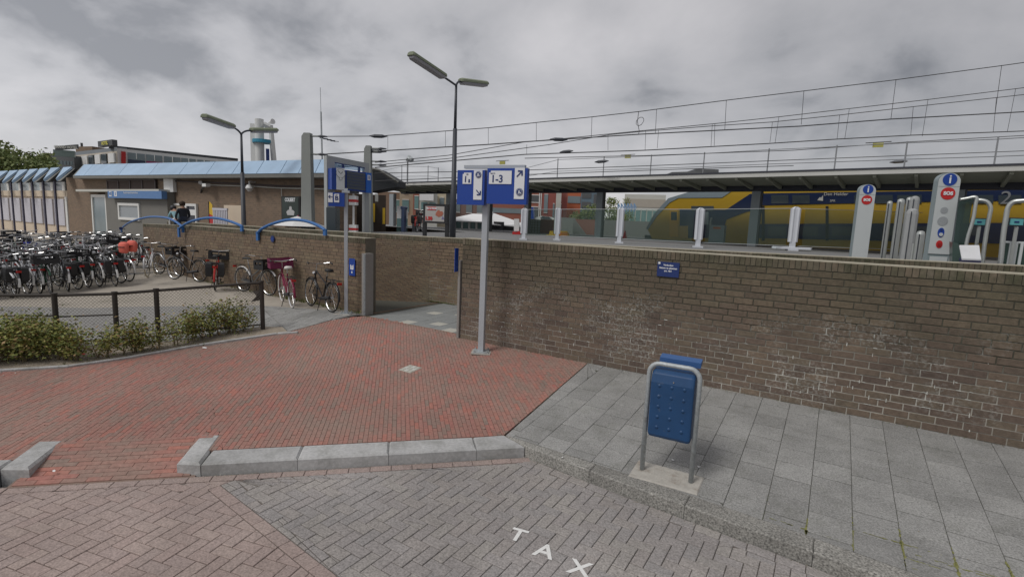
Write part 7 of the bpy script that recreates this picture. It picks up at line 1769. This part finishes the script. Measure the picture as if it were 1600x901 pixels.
# ---------------------------------------------------------------- entrance gates on the right
M_STEEL = mat('brushed_steel', (.5, .52, .5), .35, .7, vary=.06)
def slim(px, ytop, d, w, label, m=M_STEEL, name='gate_pillar', cat='pillar', group='slim steel gate pillars'):
    t = thing(name, (px[0], px[1], 1.82), label, cat, group)
    mb = MB(); zt_ = ytop; n = 10
    mb.tube([(px[0], px[1], 1.82), (px[0], px[1], zt_ - w * .5), (px[0], px[1], zt_ - w * .15), (px[0], px[1], zt_)], [w / 2, w / 2, w * .42, w * .15], 12); mb.build('shaft', m, t, smooth=False)
    mb = MB(); mb.box((px[0] - .03, px[1] - w / 2 - .004, (1.8 + zt_) / 2), (.02, .02, zt_ - 1.95)); mb.build('groove', M_DARKPOST, t); return t
slim((1.111, 16.964), 3.425, 17, .13, 'leftmost slim steel gate pillar beside the farther pylon')
slim((1.303, 16.448), 3.454, 16.5, .17, 'second slim steel gate pillar from the farther pylon')
slim((1.516, 16.932), 3.527, 17, .15, 'third slim steel gate pillar, partly behind the grey one')
slim((1.527, 15.927), 3.487, 16, .20, 'tallest grey gate pillar, rightmost of the slim four', mat('pillar_grey', (.33, .34, .34), .6))
slim((1.421, 14.933), 3.138, 15, .24, 'shorter thick grey pillar in front of the slim gate pillars', mat('pillar_grey', (.33, .34, .34), .6), name='thick_pillar', group=None)
slim((1.569, 14.415), 2.633, 14.5, .17, 'low round-topped steel bollard between pillars and nearer pylon', name='bollard', cat='bollard', group=None)
for k, px in enumerate(((1.467, 14.426), (1.688, 14.401))):
    t = thing('short_rod', (px[0], px[1], 1.82), 'short thin steel rod %s the low bollard' % ('left of' if k == 0 else 'right of'), 'rod'); mb = MB(); mb.cyl((px[0], px[1], 1.82), (px[0], px[1], 2.345), .022, 8); mb.build('rod', M_STEEL, t)
def hoop(pts, r, label, extra=None):
    t = thing('gate_hoop', pts[0], label, 'gate', 'steel hoops of the entrance gates')
    sub = []
    for i in range(len(pts) - 1):
        for k in range(4):
            tt_ = k / 4; p0, p1, p2, p3 = (Vector(pts[max(0, i - 1)]), Vector(pts[i]), Vector(pts[i + 1]), Vector(pts[min(len(pts) - 1, i + 2)]))
            sub.append(tuple(.5 * ((2 * p1) + (p2 - p0) * tt_ + (2 * p0 - 5 * p1 + 4 * p2 - p3) * tt_ ** 2 + (3 * p1 - p0 - 3 * p2 + p3) * tt_ ** 3)))
    sub.append(pts[-1]); mb = MB(); mb.tube(sub, r, 8); mb.build('hoop_tube', M_STEEL, t, smooth=True); return t
h1 = hoop([(2.409, 12.978, 1.871), (2.393, 12.981, 2.237), (2.386, 12.983, 2.601), (2.392, 12.981, 2.927), (2.391, 12.982, 3.082), (2.335, 12.992, 3.189), (2.252, 13.006, 3.225), (2.181, 13.019, 3.225)], .035, 'steel gate hoop directly right of the glass gate leaf')
h2 = hoop([(2.562, 12.541, 1.911), (2.554, 12.543, 2.26), (2.538, 12.546, 2.607), (2.537, 12.546, 2.894), (2.542, 12.545, 3.065), (2.594, 12.534, 3.167), (2.687, 12.515, 3.19), (2.804, 12.489, 3.19), (2.901, 12.467, 3.145), (2.977, 12.449, 3.014)], .04, 'steel gate hoop cut by the right edge of the picture')
h3 = hoop([(1.899, 12.759, 3.219), (2.004, 12.743, 3.243), (2.081, 12.731, 3.266), (2.127, 12.723, 3.243), (2.126, 12.724, 3.101), (2.123, 12.724, 2.828), (2.092, 12.729, 2.551), (2.078, 12.731, 2.285)], .03, 'bright steel frame around the dark glass gate leaf')
gl = thing('glass_gate_leaf', (2.057, 12.836, 2.768), 'dark tinted glass gate leaf beside the nearer pylon', 'gate')
mb = MB(); mb.plate([(1.898, 12.861, 3.201), (2.092, 12.831, 3.237), (2.092, 12.831, 2.308), (1.915, 12.858, 2.247)], (.3, 1, 0), .02); mb.build('pane', glass('tinted_gate_glass', (.03, .06, .055), .55, transp=(.5, .65, .6)), gl)
for k, (x, y, dd, lb) in enumerate(((1, 1, 13.3, 'check-in reader with teal screen inside the first gate hoop'), (2, 2, 12.9, 'check-in reader with teal screen inside the second gate hoop'))):
    cst = (2.297, 13.303, 2.823) if k == 0 else (2.701, 12.716, 2.823)
    t = thing('card_reader', (cst[0], cst[1], 1.82), lb, 'card reader', 'card readers at the gates')
    mb = MB(); mb.tube([(cst[0] + .03, cst[1], 1.82), (cst[0] + .03, cst[1], cst[2] - .1), (cst[0], cst[1], cst[2])], .03, 6); mb.build('stalk', M_STEEL, t)
    mb = MB(); mb.box(cst, (.22, .08, .15), .3); mb.build('housing', M_DARKPOST, t)
    mb = MB(); mb.box((cst[0] + .01, cst[1] - .05, cst[2]), (.19, .02, .11), .3); mb.build('screen', mat('teal_screen', (.12, .4, .42), .3), t)
    mb = MB(); mb.box((cst[0] + .01, cst[1] - .065, cst[2]), (.07, .01, .03), .3); mb.build('symbol', M_NAVY, t)
lc = thing('gate_desk', (2.046, 12.027, 1.82), 'low gate unit with bright white sloping top near the right edge', 'gate unit')
a_ = [(1.942, 12.045, 2.131), (2.192, 12.001, 2.139), (2.139, 12.011, 2.384), (1.88, 12.054, 2.369)]
mb = MB(); mb.plate(a_, (.1, .5, -1), .03); mb.build('white_top', mat('white_gate_top', (.85, .86, .88), .3), lc)
mb = MB(); mb.plate([(1.948, 12.084, 2.13), (2.199, 12.041, 2.138), (2.226, 12.036, 1.912), (1.976, 12.08, 1.888)], (0, 1, 0), .5); mb.build('base', mat('violet_gate_base', (.05, .05, .13), .5), lc)
mb = MB(); mb.plate([(1.823, 12.366, 2.42), (1.905, 12.354, 2.401), (2.024, 12.335, 2.126), (2.052, 12.33, 1.88), (1.886, 12.357, 1.864)], (0, 1, 0), .3); mb.build('side_panel', mat('dark_green_glass', (.04, .07, .06), .3), lc)
gu = thing('gate_unit', (2.799, 12.9, 1.82), 'dark green glazed gate unit with pale top rail at the right edge', 'gate unit')
a_, b_ = (2.686, 13.026, 2.195), (2.922, 12.77, 2.22)
mb = MB(); mb.wall(a_, b_, 1.82, 2.434, .3); mb.build('body', mat('dark_green_glass', (.04, .07, .06), .3), gu)
mb = MB(); zt_ = 2.434; mb.tube([(a_[0], a_[1], zt_ + .02), (b_[0], b_[1], zt_ + .02)], .025, 6); mb.build('top_rail', M_PYL, gu)
for px in (1, 2, 3):
    q = lerp(a_, b_, px * .25); mb = MB(); mb.box((q[0], q[1] - .03, (1.82 + zt_) / 2), (.04, .03, zt_ - 1.74)); mb.build('mullion', M_PYL, gu)

# ---------------------------------------------------------------- scenery beyond the tracks
def block(name, px0, px1, ytop, d, m, label, cat='building', zb=0.5, th=4, ybot=None):
    t = thing(name, (px0[0], px0[1], zb), label, cat); mb = MB(); mb.wall(px0, px1, zb, ytop, th); mb.build('wall', m, t); return t
def wins(t, A, B, items, m, fr=None, o=.06):
    """items: (u0,u1,z0,z1) on the face A-B"""
    d = Vector((B[0] - A[0], B[1] - A[1], 0)); nn = Vector((d.y, -d.x, 0)).normalized()
    for (u0, u1, z0, z1) in items:
        a = Vector(lerp(A, B, u0)); b = Vector(lerp(A, B, u1)); a2 = (a.x + nn.x * o, a.y + nn.y * o); b2 = (b.x + nn.x * o, b.y + nn.y * o)
        mb = MB(); mb.wall(a2, b2, z0, z1, .1); w = mb.build('window', m, t)
        if fr:
            mb = MB(); a3 = (a.x + nn.x * (o + .03), a.y + nn.y * (o + .03)); b3 = (b.x + nn.x * (o + .03), b.y + nn.y * (o + .03)); mb.wall(a3, b3, z0 - .08, z0, .12); mb.wall(a3, b3, z1, z1 + .08, .12); mb.build('frame', fr, w)
def mk(bk, m, label, name='town_house', cat='building', th=4): A, B, zt_ = bk; return mk2(A, B, zt_, m, label, name, cat, th)
def mk2(A, B, zt_, m, label, name, cat, th):
    t = thing(name, (A[0], A[1], .5), label, cat); mb = MB(); mb.wall(A, B, .5, zt_, th); mb.build('wall', m, t); return t, A, B, zt_
t, A, B, zt_ = mk(((-47.077, 43.357), (-45.187, 45.323), 5.529), mat('brown_house_wall', (.25, .17, .12), .85, vary=.15), 'brown house partly hidden behind the grey canopy columns on the left'); wins(t, A, B, [(.55, .7, 3.2, 4.6), (.8, .95, 3.2, 4.6)], M_GLTEAL, M_WFRAME)
t, A, B, zt_ = mk(((-43.879, 43.802), (-42.761, 44.894), 5.534), M_TAN, 'tan house seen beneath the canopy left of the billboard'); wins(t, A, B, [(.2, .7, 3.2, 4.6), (.3, .6, 5.4, 6.6)], M_GLTEAL, M_WFRAME)
mb = MB(); mb.wall(A, B, zt_ - .1, zt_ + .5, 3.9); mb.build('roof', M_RBRICK, t)
t, A, B, zt_ = mk(((-41.382, 43.446), (-40.8, 43.993), 5.348), M_RBRICK, 'narrow brown brick house left of the white one'); wins(t, A, B, [(.2, .8, 3.6, 5.0)], M_GLTEAL, M_WFRAME)
t, A, B, zt_ = mk(((-39.491, 42.479), (-38.018, 43.802), 5.315), M_PALE, 'white and cream flat house above the billboard'); wins(t, A, B, [(.1, .45, 3.3, 4.3), (.55, .9, 3.3, 4.3)], M_GLTEAL); wins(t, A, B, [(0, .78, 4.5, 6.2)], M_TENT, None, .4)
t, A, B, zt_ = mk(((-39.984, 46.068), (-39.013, 46.894), 5.543), mat('cream_house', (.55, .48, .35), .8), 'cream house with small grey window right of the billboard'); wins(t, A, B, [(.2, .6, 3.7, 5.0)], M_GLASSM, M_WFRAME)
t, A, B, zt_ = mk(((-31.903, 53.162), (-30.361, 54.057), 6.212), M_RBRICK, 'dark red brick house with white balcony frames right of the platform sign'); wins(t, A, B, [(.1, .75, 2.2, 4.4), (.2, .8, 5.0, 5.8)], M_DGREY, M_WFRAME)
wins(t, A, B, [(.78, .84, 1.5, 6.2), (.9, .95, 1.5, 6.2)], M_WHITE, None, .2)
t, A, B, zt_ = mk(((-34.355, 60.99), (-31.278, 62.623), 6.964), mat('dark_red_cladding', (.28, .09, .075), .85, vary=.15), 'dark red house row with a pale stair tower'); wins(t, A, B, [(.1, .25, 4, 6.4), (.45, .52, 2.0, 5.2), (.68, .78, 2.2, 5.2)], M_GLASSM, M_WFRAME)
mb = MB(); A2_c = lerp(A, B, .72); B2_c = lerp(A, B, .92); mb.wall((A2_c[0] + .0, A2_c[1] - 1.2), (B2_c[0], B2_c[1] - 1.2), .5, zt_ + .6, .5); mb.build('stair_tower', M_PALE, t)
t, A, B, zt_ = mk(((-33.678, 67.013), (-31.594, 68.021), 7.381), mat('orange_cladding', (.45, .13, .06), .8), 'orange clad building above the round green bush', th=1); wins(t, A, B, [(.1, .9, 5.6, 6.6)], M_GLASSM)
t, A, B, zt_ = mk(((-30.49, 65.225), (-27.913, 66.369), 7.257), mat('blue_grey_glazing', (.12, .17, .21), .25, vary=.3, nscale=.5), 'blue grey glass office behind the round green bush', th=1); wins(t, A, B, [(.05, .5, 3.6, 4.4), (.05, .5, 4.9, 5.7), (.05, .5, 6.2, 6.9), (.62, .95, 2.5, 6.8)], M_DGREY)
t, A, B, zt_ = mk(((-22.921, 61.892), (-18.209, 63.438), 6.565), M_PALE, 'pale concrete office with a band of windows left of the train nose'); wins(t, A, B, [(.02 + k * .14, .13 + k * .14, 2.9, 4.6) for k in range(7)], M_GLTEAL, M_WFRAME); wins(t, A, B, [(0, 1, 5.0, 6.0)], mat('beige_band', (.38, .35, .3), .8))
for k, (px, D_, top, w) in enumerate([((-19.091, 41.851), 46, 4.443, 2.5), ((-17.874, 44.548), 48, 4.952, 2.2), ((-19.553, 51.407), 55, 5.479, 2.6)]):
    tree(px[0], px[1], 1.0, top - 1.0, w, 2600, ['round clipped green bush left of the canopy column', 'green tree just right of the canopy column', 'taller green tree behind the blue lattice sign'][k], None, 60 + k, .085)
bl = thing('lattice_sign', (-13.996, 37.471, 3.407), 'pale blue lattice lettering on the low building behind the barrier', 'sign')
mb = MB()
for k in range(6):
    a = [(-14.277, 37.365, 3.591), (-14.053, 37.45, 3.599), (-13.829, 37.533, 3.608), (-13.605, 37.615, 3.616), (-13.381, 37.695, 3.624), (-13.158, 37.774, 3.632)][k]; b = [(-14.316, 37.351, 4.219), (-14.092, 37.436, 4.227), (-13.868, 37.519, 4.234), (-13.645, 37.601, 4.242), (-13.422, 37.681, 4.249), (-13.198, 37.76, 4.256)][k]; mb.tube([a, b], .05, 4); c = [(-14.164, 37.408, 3.934), (-13.94, 37.492, 3.942), (-13.716, 37.575, 3.95), (-13.492, 37.656, 3.958), (-13.269, 37.735, 3.965), (-13.046, 37.813, 3.973)][k]; mb.tube([a, c], .04, 4); mb.tube([b, c], .04, 4)
mb.build('lattice', mat('pale_blue_steel', (.25, .4, .6), .5), bl)
t, A, B, zt_ = mk(((-42.21, 50.737), (-38.18, 53.836), 5.137), mat('grey_red_row', (.22, .15, .13), .85), 'low grey red house row behind the white tent roof'); wins(t, A, B, [(.1, .3, 3.5, 4.6), (.45, .6, 3.5, 4.6), (.72, .9, 3.5, 4.6)], M_GLASSM, M_WFRAME)
t, A, B, zt_ = mk(((-37.023, 52.205), (-32.932, 54.877), 4.788), M_RBRICK, 'dark red low building above the white tent roof right of the sign pole'); wins(t, A, B, [(.1, .9, 3.6, 4.2)], M_GLASSM)
# white marquee halls beyond the sign
for k, (A, B, zt_, lb) in enumerate(((*((-26.861, 32.287), (-24.296, 34.259), 2.348), 'glazed hall with white tent roof, left part behind the sign pole'), (*((-23.139, 32.628), (-20.625, 34.272), 2.275), 'grey walled hall with white tent roof right of the sign pole'))):
    t = thing('tent_hall', (A[0], A[1], 1.0), lb, 'hall'); mb = MB(); mb.wall(A, B, .9, zt_, 5); mb.build('wall', M_GLTEAL if k == 0 else M_DGREY, t)
    d = Vector((B[0] - A[0], B[1] - A[1])); nn = Vector((d.y, -d.x)).normalized() * .4; ap = lerp(A, B, .62 if k == 0 else .12); zr_ = zt_ + (0.643 if k == 0 else 0.895)
    e0 = (A[0] + nn.x, A[1] + nn.y, zt_); e1 = (B[0] + nn.x, B[1] + nn.y, zt_ - (.0 if k == 0 else .1)); r0 = (ap[0] - nn.x * 4, ap[1] - nn.y * 4, zr_)
    r1 = (B[0] - nn.x * 4, B[1] - nn.y * 4, zr_ if k == 0 else zt_ + .1); r2 = (A[0] - nn.x * 4, A[1] - nn.y * 4, zt_ + .1 if k == 0 else zr_)
    mb = MB(); mb.poly([e0, e1, r1, r0]); mb.poly([e0, r0, r2]); o = mb.build('tent_roof', M_TENT, t); sm_ = o.modifiers.new('s', 'SOLIDIFY'); sm_.thickness = .08
    if k == 0:
        for u in (.0, .18, .36, .54, .72, .9): q = lerp(A, B, u); mb = MB(); mb.box((q[0] + nn.x * .3, q[1] + nn.y * .3, (.9 + zt_) / 2), (.14, .1, zt_ - .9)); mb.build('mullion', M_WFRAME, t)
    else:
        q = lerp(A, B, .3); mb = MB(); mb.box((q[0] + nn.x * .5, q[1] + nn.y * .5, (.9 + zt_) / 2 + .1), (.9, .12, zt_ - .7)); mb.build('door', M_BLACK, t)
M_PALLET = mat('stacked_block_grey', (.22, .22, .21), .9, vary=.2, nscale=3)
t, A, B, zt_ = mk(((-17.495, 29.153), (-16.687, 29.624), 2.711), M_MORTAR_B, 'stack of grey concrete blocks behind the barrier', 'block_stack', 'block stack', 1.5)
d = Vector((B[0] - A[0], B[1] - A[1], 0)); nn = Vector((d.y, -d.x, 0)).normalized()
for r_ in range(8):
    for c_ in range(5):
        q = Vector(lerp(A, B, (c_ + .5) / 5)) + nn.xy * .03; z = 1.75 + r_ * .17
        if z < zt_: mb = MB(); mb.box((q.x, q.y, z), (d.length / 5 - .04, .08, .14), math.atan2(d.y, d.x)); mb.build('block', M_PALLET, t)
t, A, B, zt_ = mk(((-16.932, 30.059), (-16.139, 30.492), 2.751), mat('terracotta_hoarding', (.26, .12, .095), .85), 'dull red hoarding beside the stacked blocks', 'hoarding', 'hoarding', .2)
t, A, B, zt_ = mk(((-15.526, 32.48), (-14.037, 33.151), 2.872), mat('terracotta_hoarding', (.26, .12, .095), .85), 'dull red hoarding below the round bush', 'hoarding', 'hoarding', .2)
mb = MB(); a, b = (-15.557, 32.243, 2.921), (-14.437, 32.76, 1.465); mb.plate([a, b, (a[0], a[1], b[2])], (0, 1, 0), .1); mb.build('grey_wedge', M_PALLET, t)
t, A, B, zt_ = mk(((-14.817, 34.992), (-11.158, 36.325), 2.911), mat('grey_cladding_fence', (.16, .165, .16), .85), 'long grey wall behind the barrier left of the train', 'boundary_wall', 'wall', .3)
t, A, B, zt_ = mk(((-18.712, 35.353), (-17.251, 36.089), 3.0), mat('grey_green_fence', (.2, .21, .2), .85), 'grey green boundary wall behind the yellow machine', 'boundary_wall', 'wall', .3)
# construction pieces
def chunk(name, cat, label, m, pts, d_, th=.8, extra=()):
    t = thing(name, pts[0], label, cat); mb = MB(); mb.plate(pts, (-.4, .9, 0), th); mb.build('body', m, t)
    for nm, m_, p_ in extra: mb = MB(); mb.plate(p_, (-.4, .9, 0), th * .5); mb.build(nm, m_, t)
    return t
chunk('yellow_machine', 'machine', 'yellow construction machine by the second white barrier post', M_YEL, [(-13.928, 25.437, 1.581), (-13.938, 25.431, 1.834), (-13.781, 25.517, 1.878), (-13.756, 25.53, 2.06), (-13.597, 25.615, 2.068), (-13.557, 25.636, 1.888), (-13.334, 25.753, 1.935), (-13.276, 25.783, 2.082), (-12.89, 25.978, 2.1), (-12.784, 26.03, 1.925), (-12.738, 26.053, 1.638)], 1, .9, (('orange_tank', mat('orange_tank', (.55, .2, .02), .5), [(-13.243, 25.687, 1.65), (-13.259, 25.679, 2.01), (-12.81, 25.906, 2.031), (-12.792, 25.915, 1.672)]),))
chunk('yellow_platform_truck', 'truck', 'low yellow flatbed trolley right of the sign pole', M_YEL, [(-14.903, 21.305, 1.556), (-14.854, 21.339, 1.705), (-14.529, 21.562, 1.672), (-13.981, 21.921, 1.697), (-13.901, 21.972, 1.783), (-13.679, 22.111, 1.777), (-13.645, 22.132, 1.615)], 1, .9, (('black_wheel', M_BLACK, [(-13.814, 21.908, 1.608), (-13.817, 21.906, 1.705), (-13.679, 21.993, 1.712), (-13.676, 21.995, 1.615)]),))
chunk('red_scooter', 'scooter', 'red scooter parked left of the first white barrier post', M_REDP, [(-14.793, 23.182, 1.792), (-14.769, 23.197, 1.965), (-14.622, 23.291, 1.938), (-14.448, 23.399, 2.015), (-14.386, 23.437, 1.914), (-14.44, 23.404, 1.774), (-14.615, 23.295, 1.731)], 1, .4, (('white_panel', M_WHITE, [(-14.766, 23.318, 2.001), (-14.788, 23.304, 2.654), (-14.553, 23.451, 2.665), (-14.53, 23.465, 2.012)]), ('black_seat', M_BLACK, [(-14.939, 22.969, 1.716), (-14.827, 23.042, 1.824), (-14.564, 23.209, 1.802), (-14.59, 23.193, 1.698)])))
tcn = thing('traffic_cone', (-10.273, 28.186, 1.751), 'bright red cone beside the third white barrier post', 'cone')
q = (-10.273, 28.186, 1.751); mb = MB(); mb.tube([(q[0], q[1], q[2]), (q[0], q[1], q[2] + .5)], [.14, .03], 10); mb.build('cone_body', M_REDP, tcn); mb = MB(); mb.box((q[0], q[1], q[2] + .01), (.34, .34, .03)); mb.build('cone_base', M_REDP, tcn)
chunk('red_barrier', 'barrier', 'red plastic road barrier behind the canopy column', M_REDP, [(-11.931, 27.525, 1.67), (-11.886, 27.545, 2.081), (-11.74, 27.607, 2.494), (-11.679, 27.633, 2.607), (-11.593, 27.669, 1.686)], 1, .3)
chunk('white_van', 'van', 'white van partly hidden behind the stacked blocks', M_WHITE, [(-22.018, 38.095, 2.792), (-22.024, 38.091, 2.956), (-21.552, 38.36, 3.113), (-20.876, 38.732, 3.062), (-20.579, 38.891, 2.911), (-20.571, 38.895, 2.748)], 1, 1.8, (('dark_windscreen', M_GLASSD, [(-21.544, 38.135, 2.971), (-21.358, 38.24, 3.088), (-20.877, 38.504, 3.055), (-20.678, 38.612, 2.901), (-21.349, 38.245, 2.871)]), ('blue_load', M_SBLUE, [(-22.2, 37.641, 2.829), (-22.284, 37.591, 3.8), (-22.05, 37.729, 3.81), (-21.964, 37.779, 2.84)])))
kg = thing('parked_bicycle', (-17.294, 19.414, 1.735), 'red-handled hire bicycle by the grey cabinet under the canopy', 'bicycle')
bz = copy_tree(b3); bz.name = 'parked_bicycle'; bz['label'] = 'dark bicycle with bright red bag by the grey box left of the billboard'; bz.location = (-17.013, 18.318, 1.82); bz.rotation_euler = (0, 0, R(120)); bpy.data.objects.remove(kg)
t, A, B, zt_ = mk(((-18.645, 19.528), (-18.36, 19.797), 2.311), mat('grey_cabinet', (.16, .16, .17), .6), 'grey cabinet left of the billboard under the canopy', 'grey_cabinet', 'cabinet', .6)
t, A, B, zt_ = mk(((-27.022, 26.718), (-26.472, 27.262), 3.321), M_TENT, 'small white-roofed glass kiosk under the left end of the canopy', 'kiosk', 'kiosk', 3); wins(t, A, B, [(0, 1, .6, zt_ - .9)], M_GLTEAL); 
t = thing('info_totem', (-16.861, 17.079, 1.82), 'dark blue round-topped totem beside the glass kiosk', 'totem')
q = (-16.84, 17.1, 2.188); mb = MB(); zt_ = 2.916; mb.box((q[0], q[1], (1.2 + zt_) / 2), (.14, .3, zt_ - 1.2), .4); mb.cyl((q[0] - .02, q[1] - .15, zt_), (q[0] + .02, q[1] + .15, zt_), .07, 10); mb.build('totem_body', mat('totem_blue', (.04, .06, .12), .4), t)
lm = thing('sphere_lamp', (-23.709, 24.37, 4.96), 'small lamp on a thin post above the canopy roof', 'lamp'); mb = MB(); mb.cyl((-23.72, 24.359, 4.634), (-23.719, 24.36, 6.131), .05, 6); mb.build('post', M_RAILG, lm); q = (-23.604, 24.472, 6.161); mb = MB(); mb.tube([(q[0] - .35, q[1], q[2]), (q[0] - .1, q[1], q[2] + .12), (q[0] + .2, q[1], q[2])], [.05, .2, .12], 10); mb.build('lamp_head', M_GALV, lm)
hb = thing('roof_plant', (-12.876, 58.602, 8.529), 'low grey rooftop plant seen over the canopy above the train nose', 'rooftop plant'); mb = MB(); mb.plate([(-16.442, 57.703, 8.499), (-16.13, 57.791, 8.711), (-13.797, 58.392, 8.799), (-13.754, 58.402, 9.074), (-11.964, 58.795, 9.043), (-11.455, 58.896, 9.009), (-11.427, 58.902, 8.67), (-11.921, 58.804, 8.533)], (-.5, .85, 0), 3); mb.build('housing', M_DGREY, hb)
